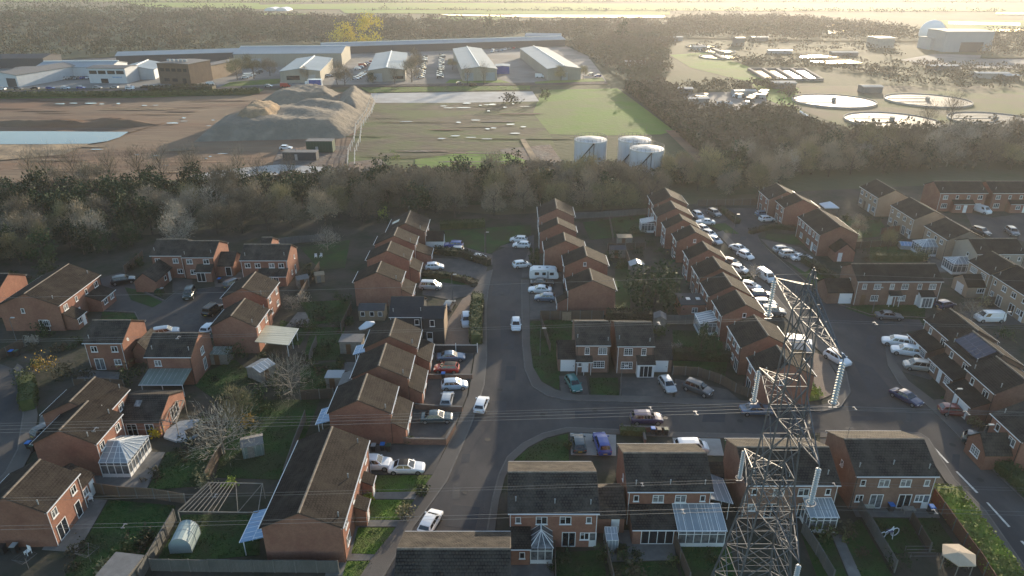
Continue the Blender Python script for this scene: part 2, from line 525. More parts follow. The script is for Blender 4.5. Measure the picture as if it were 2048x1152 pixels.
for k, q in enumerate(([(1857, 886), (1861, 886), (1898, 926), (1894, 926)], [(1911, 943), (1915, 943), (1957, 986), (1952, 986)], [(1972, 1005), (1976, 1005), (2021, 1054), (2016, 1054)],
                       [(2040, 1082), (2045, 1082), (2100, 1140), (2094, 1140)])):
    sheet("road_marking", "road_paint", q, .028)
# patched tarmac, ironwork and old trenches
r_ = random.Random(4)
for k, (x0, x1, y0, y1) in enumerate([(985, 1035, 560, 620), (1000, 1035, 715, 790), (960, 1040, 800, 850), (1080, 1130, 812, 840), (1260, 1300, 848, 858), (1390, 1460, 822, 860), (1580, 1640, 830, 858), (1720, 1760, 660, 700), (1690, 1760, 830, 850), (1800, 1840, 820, 850), (1900, 1925, 905, 940),
                                      (920, 950, 900, 940), (895, 930, 960, 1000), (1560, 1580, 540, 580), (1480, 1500, 470, 490), (350, 400, 620, 650)]):
    w = r_.uniform(.25, .6)
    xa, xb = sorted((x0 + (x1 - x0) * r_.uniform(0, .4), x0 + (x1 - x0) * r_.uniform(.6, 1)))
    ya, yb = y0 + (y1 - y0) * r_.uniform(0, .3), y0 + (y1 - y0) * r_.uniform(.5, 1)
    sheet("road_patch", "asphalt_patch" if k % 3 else "asphalt_worn", [(xa, ya), (xb, ya + 1), (xb - 2, yb), (xa - 3, yb)], .030 + .0005 * k)
for k, (x, y) in enumerate([(1005, 590), (1012, 690), (1000, 780), (975, 880), (1085, 830), (1190, 822), (1330, 836), (1480, 842), (1620, 845), (1735, 745), (1745, 690), (1800, 845), (1905, 890), (1960, 960), (930, 985), (1530, 520), (350, 630), (1722, 640)]):
    gx, gy = G(x, y)
    mb = MB()
    mb.poly([(gx + .42 * math.cos(t * .7854), gy + .42 * math.sin(t * .7854), .042) for t in range(8)])
    struct("manhole_cover", mb.mesh("manhole_cover", "iron_cover"))
for k, pts in enumerate([[(975, 560), (965, 720), (930, 850)], [(1046, 560), (1050, 720)], [(1120, 804), (1420, 814)], [(1640, 860), (1830, 866)]]):
    for a, b in zip(pts[:-1], pts[1:]):
        pa, pb = Vector((*G(*a), 0)), Vector((*G(*b), 0))
        d = (pb - pa).normalized()
        nn = Vector((-d.y, d.x, 0)) * .22
        mb = MB()
        mb.poly([(*(pa + nn).xy, .046 + k * .001), (*(pa - nn).xy, .046 + k * .001), (*(pb - nn).xy, .046 + k * .001), (*(pb + nn).xy, .046 + k * .001)][::-1])
        me = mb.mesh("gutter_strip", "asphalt_worn")
        if me.polygons[0].normal.z < 0:
            me.flip_normals()
        struct("gutter_strip", me)
# kerbed pavements
PAVE = [[(970, 545), (985, 540), (976, 580), (972, 620), (973, 717), (968, 770), (942, 851), (892, 965), (860, 1010), (829, 1051), (795, 1105), (740, 1200), (690, 1200), (753, 1105), (785, 1066),
         (812, 1024), (866, 950), (907, 868), (937, 790), (949, 717), (949, 690), (969, 690), (969, 600), (940, 590)],
        [(1043, 560), (1045, 690), (1050, 740), (1065, 774), (1095, 792), (1134, 801), (1314, 806), (1440, 812), (1560, 818), (1560, 806), (1440, 800), (1314, 794), (1150, 790),
         (1110, 780), (1083, 764), (1066, 735), (1060, 690), (1058, 560)],
        [(1134, 856), (1230, 860), (1350, 866), (1560, 871), (1560, 880), (1350, 875), (1230, 869), (1137, 865), (1092, 877), (1056, 896), (1027, 922), (1010, 955), (998, 1000), (990, 1060), (972, 1200),
         (955, 1200), (975, 1060), (985, 1000), (998, 950), (1015, 915), (1045, 888), (1085, 868)],
        [(1445, 462), (1470, 490), (1500, 525), (1530, 565), (1570, 615), (1610, 655), (1660, 700), (1692, 745), (1700, 785), (1680, 815), (1640, 824), (1560, 818), (1560, 806),
         (1635, 812), (1664, 806), (1680, 782), (1674, 748), (1645, 708), (1596, 662), (1555, 620), (1515, 568), (1486, 528), (1457, 492), (1432, 466)],
        [(1640, 866), (1760, 862), (1840, 868), (1856, 878), (1909, 961), (1969, 1021), (2046, 1131), (2120, 1240), (2096, 1240), (2026, 1131), (1951, 1024), (1890, 963), (1842, 890), (1830, 878), (1760, 872), (1640, 876)],
        [(1775, 730), (1800, 770), (1850, 808), (1880, 835), (1953, 910), (2048, 1000), (2170, 1110), (2200, 1110), (2075, 995), (1972, 903), (1895, 828), (1866, 800), (1816, 762), (1793, 728), (1788, 700),
         (1812, 676), (1800, 666), (1770, 695)],
        [(28, 738), (44, 785), (47, 830), (36, 900), (12, 945), (-30, 990), (-10, 1000), (40, 950), (66, 900), (76, 830), (66, 780), (46, 735), (35, 728)]]
for p in PAVE:
    slab("pavement", "pavement", p, .12)
KERB = [[(985, 540), (976, 580), (972, 620), (973, 717), (968, 770), (942, 851), (892, 965), (860, 1010), (829, 1051), (795, 1105), (740, 1200)],
        [(1043, 560), (1045, 690), (1050, 740), (1065, 774), (1095, 792), (1134, 801), (1314, 806), (1440, 812), (1560, 818)],
        [(955, 1200), (975, 1060), (985, 1000), (998, 950), (1015, 915), (1045, 888), (1085, 868), (1134, 856), (1230, 860), (1350, 866), (1560, 871)],
        [(1445, 462), (1470, 490), (1500, 525), (1530, 565), (1570, 615), (1610, 655), (1660, 700), (1692, 745), (1700, 785), (1680, 815), (1640, 824)],
        [(1640, 866), (1760, 862), (1840, 868), (1856, 878), (1909, 961), (1969, 1021), (2046, 1131), (2120, 1240)],
        [(1775, 730), (1800, 770), (1850, 808), (1880, 835), (1953, 910), (2048, 1000), (2170, 1110)],
        [(28, 738), (44, 785), (47, 830), (36, 900), (12, 945), (-30, 990)],
        [(190, 560), (205, 622), (270, 625), (285, 655)], [(262, 555), (275, 578), (330, 602), (352, 585), (430, 575)],
        [(1525, 490), (1560, 520), (1600, 555), (1640, 588), (1680, 610), (1740, 630), (1850, 636)]]
for p in KERB:
    mb = MB()
    pts = [Vector((*G(*q), 0)) for q in p]
    for a, b in zip(pts[:-1], pts[1:]):
        d = (b - a).normalized()
        nn = Vector((-d.y, d.x, 0)) * .09
        mb.prism([tuple((a + nn - d * .02).xy), tuple((a - nn - d * .02).xy), tuple((b - nn).xy), tuple((b + nn).xy)], -.02, .135 + rng.random() * .006)
    struct("kerb", mb.mesh("kerb", "kerb_stone"))
# driveways, patios and paths
for mat, h, p in [
    ("driveway", .07, [(864, 692), (949, 694), (946, 720), (934, 790), (905, 866), (888, 884), (745, 884), (820, 800), (846, 740)]),
    ("driveway", .07, [(742, 890), (893, 890), (866, 950), (736, 950)]),
    ("patio_slabs", .06, [(700, 950), (742, 950), (720, 1050), (690, 1152), (650, 1152)]),
    ("patio_slabs", .08, [(735, 985), (845, 985), (833, 999), (730, 999)]),
    ("patio_slabs", .08, [(722, 1041), (805, 1041), (795, 1054), (716, 1054)]),
    ("patio_slabs", .08, [(700, 1108), (762, 1110), (750, 1122), (694, 1122)]),
    ("driveway", .07, [(838, 515), (950, 520), (975, 535), (965, 562), (930, 552), (838, 545)]),
    ("driveway", .07, [(845, 560), (905, 568), (955, 575), (938, 592), (900, 600), (845, 590)]),
    ("block_paving", .08, [(889, 690), (892, 650), (925, 598), (940, 590), (957, 600), (950, 690)]),
    ("driveway", .07, [(862, 480), (930, 495), (985, 510), (985, 530), (960, 528), (868, 505)]),
    ("driveway", .05, [(1000, 493), (1068, 470), (1068, 556), (1043, 556), (1046, 530), (1058, 500)]),
    ("driveway", .07, [(1058, 545), (1126, 545), (1126, 636), (1060, 640)]),
    ("driveway", .07, [(1118, 752), (1172, 752), (1178, 790), (1122, 784)]),
    ("driveway", .07, [(1240, 754), (1345, 754), (1345, 795), (1243, 793)]),
    ("driveway", .07, [(1350, 758), (1455, 780), (1480, 801), (1350, 795)]),
    ("concrete", .07, [(1140, 866), (1232, 870), (1232, 912), (1142, 910)]),
    ("concrete", .07, [(1345, 876), (1440, 878), (1448, 912), (1350, 910)]),
    ("driveway", .07, [(1640, 877), (1740, 874), (1830, 879), (1850, 900), (1640, 900)]),
    ("block_paving", .07, [(1610, 700), (1650, 712), (1672, 750), (1676, 784), (1640, 800), (1622, 750)]),
    ("patio_slabs", .06, [(192, 900), (330, 905), (292, 980), (180, 975)]),
    ("patio_slabs", .06, [(84, 1100), (150, 1000), (215, 1000), (155, 1105)]),
    ("patio_slabs", .06, [(1208, 1060), (1345, 1062), (1352, 1120), (1216, 1124)]),
    ("patio_slabs", .06, [(1018, 1095), (1108, 1098), (1108, 1160), (1018, 1160)]),
    ("patio_slabs", .06, [(1700, 1008), (1870, 1008), (1880, 1036), (1712, 1034)]),
    ("patio_slabs", .08, [(1660, 1062), (1680, 1062), (1725, 1160), (1700, 1160)]),
    ("patio_slabs", .06, [(595, 625), (640, 625), (620, 655), (570, 655)]),
    ("patio_slabs", .06, [(160, 740), (240, 745), (235, 770), (150, 768)]),
    ("patio_slabs", .06, [(690, 725), (712, 725), (708, 742), (688, 742)]),
    ("driveway", .07, [(1395, 418), (1440, 418), (1455, 440), (1420, 450), (1398, 440)]),
    ("driveway", .07, [(1520, 478), (1600, 495), (1640, 525), (1610, 545), (1560, 515)]),
    ("driveway", .07, [(1776, 668), (1840, 668), (1900, 730), (1860, 760), (1800, 742), (1784, 715)]),
    ("driveway", .07, [(1868, 800), (1935, 795), (1990, 830), (1945, 870), (1895, 835)]),
    ("driveway", .07, [(1935, 868), (1985, 860), (2048, 890), (2060, 935), (1985, 910)]),
    ("driveway", .07, [(1940, 620), (2040, 615), (2048, 650), (1950, 652)]),
    ("driveway", .07, [(425, 545), (500, 545), (500, 556), (470, 575), (430, 574)]),
    ("driveway", .07, [(345, 555), (385, 560), (385, 575), (345, 585)]),
    ("patio_slabs", .06, [(80, 830), (120, 800), (100, 870), (76, 880)]),
    ("patio_slabs", .06, [(1845, 480), (1915, 478), (1925, 545), (1860, 545)]),
]:
    slab({"patio_slabs": "patio", "block_paving": "driveway", "driveway": "driveway", "concrete": "driveway"}[mat], mat, p, h)
# lawns
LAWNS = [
    ("lawn_lit_tone", [(745, 951), (866, 951), (846, 984), (738, 984)]), ("lawn_lit_tone", [(735, 1000), (832, 1000), (806, 1040), (725, 1040)]),
    ("lawn_lit_tone", [(716, 1056), (790, 1056), (758, 1109), (703, 1107)]), ("lawn_lit_tone", [(694, 1123), (748, 1123), (715, 1200), (670, 1200)]),
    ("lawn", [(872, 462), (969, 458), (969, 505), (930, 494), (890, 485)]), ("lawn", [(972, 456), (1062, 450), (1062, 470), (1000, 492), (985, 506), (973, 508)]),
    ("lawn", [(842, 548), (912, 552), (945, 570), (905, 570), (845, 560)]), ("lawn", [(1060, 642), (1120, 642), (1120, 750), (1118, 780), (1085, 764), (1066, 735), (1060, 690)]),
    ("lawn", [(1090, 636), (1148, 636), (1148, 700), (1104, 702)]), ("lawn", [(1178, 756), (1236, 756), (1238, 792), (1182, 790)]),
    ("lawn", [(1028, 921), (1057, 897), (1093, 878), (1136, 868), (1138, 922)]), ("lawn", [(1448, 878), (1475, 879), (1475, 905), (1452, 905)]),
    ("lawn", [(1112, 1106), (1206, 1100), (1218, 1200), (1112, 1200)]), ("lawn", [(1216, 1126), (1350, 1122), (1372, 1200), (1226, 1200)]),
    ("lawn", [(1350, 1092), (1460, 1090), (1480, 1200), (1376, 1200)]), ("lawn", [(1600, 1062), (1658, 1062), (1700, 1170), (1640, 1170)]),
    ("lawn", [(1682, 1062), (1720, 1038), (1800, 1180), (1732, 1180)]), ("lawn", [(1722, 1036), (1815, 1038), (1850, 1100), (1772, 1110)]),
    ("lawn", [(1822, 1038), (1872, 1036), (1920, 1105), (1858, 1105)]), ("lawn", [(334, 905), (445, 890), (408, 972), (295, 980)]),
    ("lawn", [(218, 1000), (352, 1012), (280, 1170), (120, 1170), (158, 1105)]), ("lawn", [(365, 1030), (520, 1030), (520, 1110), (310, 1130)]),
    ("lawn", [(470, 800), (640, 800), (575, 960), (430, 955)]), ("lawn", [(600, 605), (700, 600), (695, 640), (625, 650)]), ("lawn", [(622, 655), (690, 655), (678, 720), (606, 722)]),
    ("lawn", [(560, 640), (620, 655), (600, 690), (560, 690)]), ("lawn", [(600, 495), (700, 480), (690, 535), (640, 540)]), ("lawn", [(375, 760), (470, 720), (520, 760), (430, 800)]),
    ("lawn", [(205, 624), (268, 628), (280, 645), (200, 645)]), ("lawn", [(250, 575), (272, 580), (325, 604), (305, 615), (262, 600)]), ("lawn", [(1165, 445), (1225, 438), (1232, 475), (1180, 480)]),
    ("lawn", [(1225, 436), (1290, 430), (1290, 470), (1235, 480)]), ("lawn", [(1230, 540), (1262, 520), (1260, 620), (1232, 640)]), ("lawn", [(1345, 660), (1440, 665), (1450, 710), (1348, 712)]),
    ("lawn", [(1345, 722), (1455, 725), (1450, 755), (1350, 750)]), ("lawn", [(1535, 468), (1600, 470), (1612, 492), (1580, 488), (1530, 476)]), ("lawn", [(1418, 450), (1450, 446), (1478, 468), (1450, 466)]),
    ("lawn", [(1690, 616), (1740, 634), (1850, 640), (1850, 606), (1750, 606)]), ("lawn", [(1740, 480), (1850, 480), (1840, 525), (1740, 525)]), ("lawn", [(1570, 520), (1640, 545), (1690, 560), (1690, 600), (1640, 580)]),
    ("lawn", [(1880, 795), (1930, 780), (1930, 795), (1890, 808)]), ("lawn", [(1960, 905), (2048, 955), (2080, 1000), (1985, 915)]), ("lawn_lit_tone", [(1600, 760), (1625, 755), (1640, 800), (1605, 805)]),
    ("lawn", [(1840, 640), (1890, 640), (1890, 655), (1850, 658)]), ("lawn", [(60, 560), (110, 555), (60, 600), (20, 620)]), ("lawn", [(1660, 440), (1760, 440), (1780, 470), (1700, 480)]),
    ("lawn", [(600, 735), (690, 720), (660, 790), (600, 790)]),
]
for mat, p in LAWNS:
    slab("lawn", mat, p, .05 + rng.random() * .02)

# blades standing proud of the nearer lawns
for gm, nm in (("lawn", "grass"), ("lawn_lit_tone", "grass")):
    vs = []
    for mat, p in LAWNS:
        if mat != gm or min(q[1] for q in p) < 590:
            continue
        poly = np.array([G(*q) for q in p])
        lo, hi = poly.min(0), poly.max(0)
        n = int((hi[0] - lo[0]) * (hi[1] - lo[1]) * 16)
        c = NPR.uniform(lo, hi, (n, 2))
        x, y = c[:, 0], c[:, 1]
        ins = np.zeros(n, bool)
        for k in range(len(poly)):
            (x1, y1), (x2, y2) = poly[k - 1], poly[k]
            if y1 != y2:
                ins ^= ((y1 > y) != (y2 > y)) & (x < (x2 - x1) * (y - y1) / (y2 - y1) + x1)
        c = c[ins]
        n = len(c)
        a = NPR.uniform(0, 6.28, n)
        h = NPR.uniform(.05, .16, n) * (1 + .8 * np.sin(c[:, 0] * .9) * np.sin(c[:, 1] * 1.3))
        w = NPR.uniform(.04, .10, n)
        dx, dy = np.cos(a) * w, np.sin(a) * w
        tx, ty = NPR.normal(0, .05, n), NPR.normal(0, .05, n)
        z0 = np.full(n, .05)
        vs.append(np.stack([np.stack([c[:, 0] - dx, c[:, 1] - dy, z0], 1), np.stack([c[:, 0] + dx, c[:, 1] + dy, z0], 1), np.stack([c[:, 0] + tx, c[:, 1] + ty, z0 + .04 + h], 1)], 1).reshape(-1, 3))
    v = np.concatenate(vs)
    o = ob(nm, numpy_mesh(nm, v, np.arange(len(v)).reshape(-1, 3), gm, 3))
    tag(o, "short rough grass coloured darker as if shaded on the garden lawns" if gm == "lawn" else "short grass coloured brighter as if sunlit on the front lawns", "grass", None, "stuff")

# ------------------------------------------------------------------ the far side: building site, works, fields, water
Z = .02
for name, mat, p in [
    ("scrubland", "scrub_ground", [(-400, 470), (760, 415), (1300, 400), (1560, 385), (2400, 345), (2400, 60), (1180, 60), (1180, 170), (-400, 200)]),
    ("bare_earth", "mud", [(-300, 196), (500, 192), (530, 180), (745, 186), (735, 215), (690, 345), (520, 350), (380, 360), (-300, 372)]),
    ("rough_field", "rough_ground", [(735, 205), (1072, 203), (1100, 268), (1130, 340), (690, 346), (700, 300)]),
    ("green_field", "field_green", [(1085, 180), (1235, 177), (1300, 225), (1348, 262), (1322, 269), (1180, 272), (1100, 268), (1066, 226)]),
    ("concrete_apron", "concrete_pale", [(742, 187), (900, 185), (1065, 183), (1078, 203), (900, 206), (735, 206)]),
    ("yard", "yard_concrete", [(-400, 182), (0, 178), (700, 172), (1215, 168), (1205, 150), (1160, 92), (1030, 80), (480, 92), (-400, 115)]),
    ("green_field", "field_green", [(1340, 110), (1420, 104), (1560, 158), (1640, 200), (1600, 225), (1535, 200), (1500, 165), (1380, 135)]),
    ("green_field", "works_grass", [(1600, 172), (2200, 172), (2200, 240), (1700, 260), (1590, 215)]),
    ("works_yard", "yard_concrete", [(1340, 195), (1400, 186), (1530, 182), (1535, 215), (1480, 228), (1400, 218)]),
    ("works_yard", "scrub_ground", [(1290, 150), (1380, 140), (1420, 170), (1330, 182)]),
    ("works_yard", "yard_concrete", [(1800, 120), (1870, 108), (2200, 118), (2200, 140), (1900, 138)]),
]:
    Z += .012
    sheet(name, mat, p, Z)
for name, mat, p in [
    ("rough_patch", "rubble", [(560, 296), (700, 292), (690, 345), (540, 342)]), ("rough_patch", "rubble", [(700, 325), (760, 318), (790, 345), (688, 348)]),
    ("rough_patch", "rubble", [(1000, 300), (1100, 290), (1140, 345), (1010, 345)]), ("dirt_track", "concrete_pale", [(380, 352), (470, 338), (560, 330), (700, 338), (690, 350), (520, 352), (400, 372)]),
    ("grass_patch", "field_green", [(830, 320), (940, 304), (1010, 306), (1060, 325), (1040, 345), (830, 345)]), ("grass_verge", "lawn_lit_tone", [(-300, 191), (210, 188), (480, 180), (530, 176), (520, 186), (300, 196), (-300, 200)]),
    ("grass_verge", "lawn_lit_tone", [(720, 176), (1060, 172), (1060, 180), (740, 186)]), ("road", "asphalt", [(-300, 186), (0, 182), (440, 174), (700, 170), (1215, 164), (1215, 169), (700, 175), (440, 180), (0, 188), (-300, 192)]),
    ("grass_verge", "field_green", [(900, 160), (1000, 160), (1020, 166), (890, 167)]), ("grass_verge", "field_green", [(1070, 164), (1205, 156), (1210, 163), (1070, 168)]), ("grass_verge", "lawn_lit_tone", [(460, 165), (560, 158), (560, 168), (440, 175)]),
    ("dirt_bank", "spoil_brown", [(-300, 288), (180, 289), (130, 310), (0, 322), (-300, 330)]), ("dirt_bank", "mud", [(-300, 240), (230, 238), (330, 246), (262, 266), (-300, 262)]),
    ("dirt_track", "mud", [(1330, 262), (1352, 262), (1440, 330), (1470, 350), (1420, 350)]), ("dirt_track", "spoil_brown", [(1040, 280), (1050, 279), (1088, 340), (1072, 340)]),
]:
    Z += .010
    sheet(name, mat, p, Z)
Z = .32
sheet("pond", "water", [(-300, 264), (100, 264), (200, 265), (258, 265), (240, 276), (215, 284), (180, 289), (90, 290), (-300, 290)], Z)
for k in range(46):      # puddles on the site
    reg = [(755, 1060, 208, 285), (330, 480, 232, 265), (100, 320, 203, 216), (880, 1060, 205, 222), (900, 1000, 240, 280), (150, 480, 300, 335)][k % 6]
    x, y = rng.uniform(*reg[:2]), rng.uniform(*reg[2:])
    w, h = rng.uniform(4, 17), rng.uniform(.5, 1.7)
    pts = [(x + w * math.cos(t) * rng.uniform(.6, 1), y + h * math.sin(t) * rng.uniform(.6, 1)) for t in [j * .7 for j in range(9)]]
    sheet("puddle", "water_bright", pts, .30 + k * .004)
# wheel tracks, scrapes and damp streaks on the bare site
for k in range(46):
    x0, x1, y0, y1 = [(-80, 470, 198, 232), (0, 470, 292, 345), (700, 1080, 210, 285), (720, 1100, 300, 340)][k % 4]
    x, y, w, h = rng.uniform(x0, x1), rng.uniform(y0, y1), rng.uniform(25, 110), rng.uniform(.5, 2.6)
    pts = [(x + w * math.cos(t) * rng.uniform(.55, 1), y + h * math.sin(t) * rng.uniform(.35, 1)) for t in [j * .3927 for j in range(16)]]
    sheet("soil_streak", rng.choice(["mud_dark", "mud_dark", "mud", "spoil_brown"] if k % 4 < 2 else ["mud_dark", "rough_ground", "scrub_ground", "rubble"]), pts, .225 + k * .0012)
# far fields in bands, hedged
for k, (mat, p) in enumerate([
    ("meadow_far", [(-200, 22), (160, 24), (160, 28), (-200, 30)]), ("meadow_far", [(250, 5), (520, 6), (520, 17), (300, 15)]), ("meadow_far", [(505, 10), (800, 6), (1340, 8), (1340, 22), (800, 19), (505, 19)]),
    ("meadow_far", [(680, 19.5), (1340, 23), (1340, 30), (690, 27)]), ("meadow_far", [(505, 28), (620, 28), (600, 31), (505, 32)]), ("meadow_far", [(1340, 8), (2300, 8), (2300, 24), (1340, 22)]),
    ("field_green", [(850, 36), (1010, 34), (1020, 44), (880, 46)]), ("meadow_far", [(-600, -30), (2600, -30), (2600, -4), (-600, -4)]), ("meadow_far", [(-600, 0), (2600, 0), (2600, 3), (-600, 4)]),
    ("meadow_far", [(-2000, -52), (4000, -52), (4000, -34), (-2000, -34)]), ("field_green", [(1880, 42), (2300, 42), (2300, 66), (1900, 64)])]):
    sheet("meadow", mat, p, .4 + k * .05)
for k, p in enumerate([[(1024, 31), (1330, 32), (1330, 37), (1024, 36)], [(880, 30), (1024, 32), (1024, 35), (900, 33)], [(1896, 45), (2040, 48), (2040, 53), (1896, 50)], [(1990, 26), (2200, 26), (2200, 31), (1992, 30)],
                       [(1640, 51), (1690, 51), (1690, 56), (1640, 56)], [(1655, 64), (1690, 63), (1700, 68), (1656, 70)], [(1985, 61), (2200, 58), (2200, 65), (1985, 66)], [(1600, 116), (1640, 114), (1680, 118), (1600, 119)],
                       [(1620, 126), (1700, 124), (1725, 130), (1660, 132)]]):
    sheet("lagoon", "water_bright", p, 1.1 + k * .03)


# ------------------------------------------------------------------ houses
WINM = {}
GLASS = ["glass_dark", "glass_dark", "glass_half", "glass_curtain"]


def window_meshes(w, h, n, kind):
    k = (round(w, 2), round(h, 2), n, kind)
    if k in WINM:
        return WINM[k]
    mb = MB()
    t, d = .075, .05
    hw = w / 2
    z0 = .0
    mb.box(-hw, -d, z0, -hw + t, .02, h)
    mb.box(hw - t, -d, z0, hw, .02, h)
    mb.box(-hw + t, -d, h - t, hw - t, .02, h)
    mb.box(-hw + t, -d, z0, hw - t, .02, z0 + t)
    for i in range(1, n):
        x = -hw + w * i / n
        mb.box(x - .035, -d + .005, z0 + t, x + .035, .02, h - t)
    if kind == 'win':
        mb.box(-hw - .06, -.12, -.05, hw + .06, .01, 0)
        if n > 1:
            mb.box(-hw + t, -d + .01, h * .68, -hw + w / n - .035, .02, h * .68 + .05)
    if kind == 'georgian':
        mb.box(-hw - .06, -.12, -.05, hw + .06, .01, 0)
        for j in (1, 2):
            mb.box(-hw + t, -d + .012, h * j / 3 - .015, hw - t, .02, h * j / 3 + .015)
        for i in range(n):
            x = -hw + w * (i + .5) / n
            mb.box(x - .015, -d + .012, t, x + .015, .02, h - t)
    if kind == 'door':
        mb.box(-hw + t, -d + .02, t, hw - t, .02, h * .45)
    frame = mb.mesh("window_frame", "upvc_white")
    pb = MB()
    pb.poly([(-hw + t, -.012, z0 + t), (hw - t, -.012, z0 + t), (hw - t, -.012, h - t), (-hw + t, -.012, h - t)])
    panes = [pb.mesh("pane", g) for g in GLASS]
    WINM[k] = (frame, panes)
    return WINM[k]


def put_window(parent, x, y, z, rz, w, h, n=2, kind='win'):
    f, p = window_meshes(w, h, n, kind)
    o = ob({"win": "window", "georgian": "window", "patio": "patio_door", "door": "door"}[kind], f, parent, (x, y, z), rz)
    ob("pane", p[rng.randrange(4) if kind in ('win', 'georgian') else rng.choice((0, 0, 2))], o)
    return o


def panel_door(parent, x, y, z, rz, w, h, mat="upvc_white", name="door", ribs=0):
    key = ("pd", round(w, 2), round(h, 2), mat, ribs)
    if key not in WINM:
        mb = MB()
        mb.box(-w / 2, -.05, 0, w / 2, .02, h)
        if ribs:
            for i in range(1, ribs):
                zz = h * i / ribs
                mb.box(-w / 2 + .05, -.06, zz - .02, w / 2 - .05, -.05, zz + .02)
        else:
            mb.box(-w * .3, -.065, h * .12, w * .3, -.05, h * .45)
        me = mb.mesh(name, mat)
        hb = MB()
        hb.box(w * .36, -.10, h * .46, w * .42, -.05, h * .50)
        WINM[key] = (me, hb.mesh("handle", "metal_black"))
    me, hd = WINM[key]
    o = ob(name, me, parent, (x, y, z), rz)
    ob("handle", hd, o)
    return o


def pair_back(L):
    return [('win', -.40 * L, 3.45, .6, .85, 1), ('win', -.135 * L, 3.3, 1.25, 1.05, 2), ('win', .135 * L, 3.3, 1.25, 1.05, 2), ('win', .40 * L, 3.45, .6, .85, 1),
            ('win', -.40 * L, 1.1, .9, 1.0, 2), ('patio', -.18 * L, .12, 1.5, 2.05, 2), ('patio', .18 * L, .12, 1.5, 2.05, 2), ('win', .36 * L, 1.1, 1.0, 1.0, 2), ('door', .455 * L, .12, .8, 2.0, 1)]


def pair_front(L, g='win'):
    return [(g, -.37 * L, 3.3, 1.2, 1.05, 2), (g, -.12 * L, 3.4, .7, .95, 1), (g, .12 * L, 3.4, .7, .95, 1), (g, .37 * L, 3.3, 1.2, 1.05, 2),
            (g, -.36 * L, .95, 1.5, 1.2, 3), ('pdoor', -.13 * L, .1, .9, 2.05, 1), ('pdoor', .13 * L, .1, .9, 2.05, 1), (g, .36 * L, .95, 1.5, 1.2, 3)]


def single(L, g='win'):
    return [(g, -.24 * L, 3.4, .75, 1.0, 1), (g, .24 * L, 3.3, 1.25, 1.05, 2), ('pdoor', -.24 * L, .1, .9, 2.05, 1), (g, .22 * L, .95, 1.5, 1.15, 3)]


def back(L):
    return [('win', -.25 * L, 3.3, 1.15, 1.05, 2), ('win', .27 * L, 3.4, .9, .95, 1), ('patio', -.2 * L, .1, 1.6, 2.05, 2), ('win', .26 * L, 1.0, 1.1, 1.05, 2)]


def trio(L, g='georgian'):
    r = []
    for k in (-1, 0, 1):
        c = k * L / 3.05
        r += [(g, c - .24 * L / 3, 3.35, .8, 1.05, 1), (g, c + .22 * L / 3, 3.3, 1.25, 1.1, 2), ('pdoor', c - .2 * L / 3, .1, .9, 2.05, 1), (g, c + .2 * L / 3, .9, 1.4, 1.15, 2)]
    return r


SMALL = [('win', .6, 3.5, .55, .8, 1)]
RZ = dict(S=0, N=math.pi, E=math.pi / 2, W=-math.pi / 2)


class House:
    def facade(s, side, u, out=0.0):
        """A point of a facade: u metres to the right seen from outside, out metres in front of the wall."""
        hx, hy = s.hx, s.hy
        return {'S': (u, -hy - out), 'N': (-u, hy + out), 'E': (hx + out, u), 'W': (-hx - out, -u)}[side]

    def local(s, px, py, z=0.0):
        w = G(px, py, z)
        d = Vector((w[0] - s.c[0], w[1] - s.c[1]))
        c, sn = math.cos(-s.rz), math.sin(-s.rz)
        return (d.x * c - d.y * sn, d.x * sn + d.y * c)

    def openings(s, side, lst, parent=None, out=0.0):
        for kind, u, z, w, h, n in lst:
            x, y = s.facade(side, u, out)
            if kind == 'pdoor':
                panel_door(parent or s.root, x, y, z, RZ[side], w, h, rng.choice(["upvc_white", "upvc_white", "door_brown"]))
            elif kind == 'garage':
                panel_door(parent or s.root, x, y, z, RZ[side], w, h, "upvc_white", "garage_door", 5)
            else:
                put_window(parent or s.root, x, y, z, RZ[side], w, h, n, kind)


def roof_mesh(x0, x1, hy, ze, zr, mat, ov=.14, eave=.22, ridge_y=0.0, hy2=None):
    """Tiled gable roof, ridge along x, laid in real courses."""
    mb = MB()
    hy2 = hy if hy2 is None else hy2
    for sgn, h in ((-1, hy), (1, hy2)):
        run = h + eave
        sl = (zr - ze) / h
        n = max(3, int(math.hypot(run, run * sl) / .34))
        lift = .022
        top = []
        for i in range(n + 1):
            d = run * i / n
            top.append((ridge_y + sgn * d, zr - sl * d))
        for i in range(n):
            (ya, za), (yb, zb) = top[i], top[i + 1]
            pa = (x0 - ov, ya, za + (0 if i else 0)), (x1 + ov, ya, za)
            pb = (x1 + ov, yb, zb + lift), (x0 - ov, yb, zb + lift)
            q = [pa[0], pa[1], pb[0], pb[1]]
            if sgn > 0:
                q = q[::-1]
            mb.poly(q[::-1] if sgn < 0 and False else q[::-1] if False else (q if sgn > 0 else q[::-1]))
            f = [(x0 - ov, yb, zb + lift), (x1 + ov, yb, zb + lift), (x1 + ov, yb, zb), (x0 - ov, yb, zb)]
            mb.poly(f if sgn > 0 else f[::-1])
        ye, ze2 = top[-1]
        th = .13
        mb.poly([(x0 - ov, ye, ze2 - th), (x1 + ov, ye, ze2 - th), (x1 + ov, ridge_y, zr - th), (x0 - ov, ridge_y, zr - th)])
        mb.poly([(x0 - ov, ye, ze2), (x1 + ov, ye, ze2), (x1 + ov, ye, ze2 - th), (x0 - ov, ye, ze2 - th)])
        for xx in (x0 - ov, x1 + ov):
            mb.poly([(xx, ye, ze2 - th), (xx, ye, ze2 + lift), (xx, ridge_y, zr), (xx, ridge_y, zr - th)])
    me = mb.mesh("roof", mat)
    return me


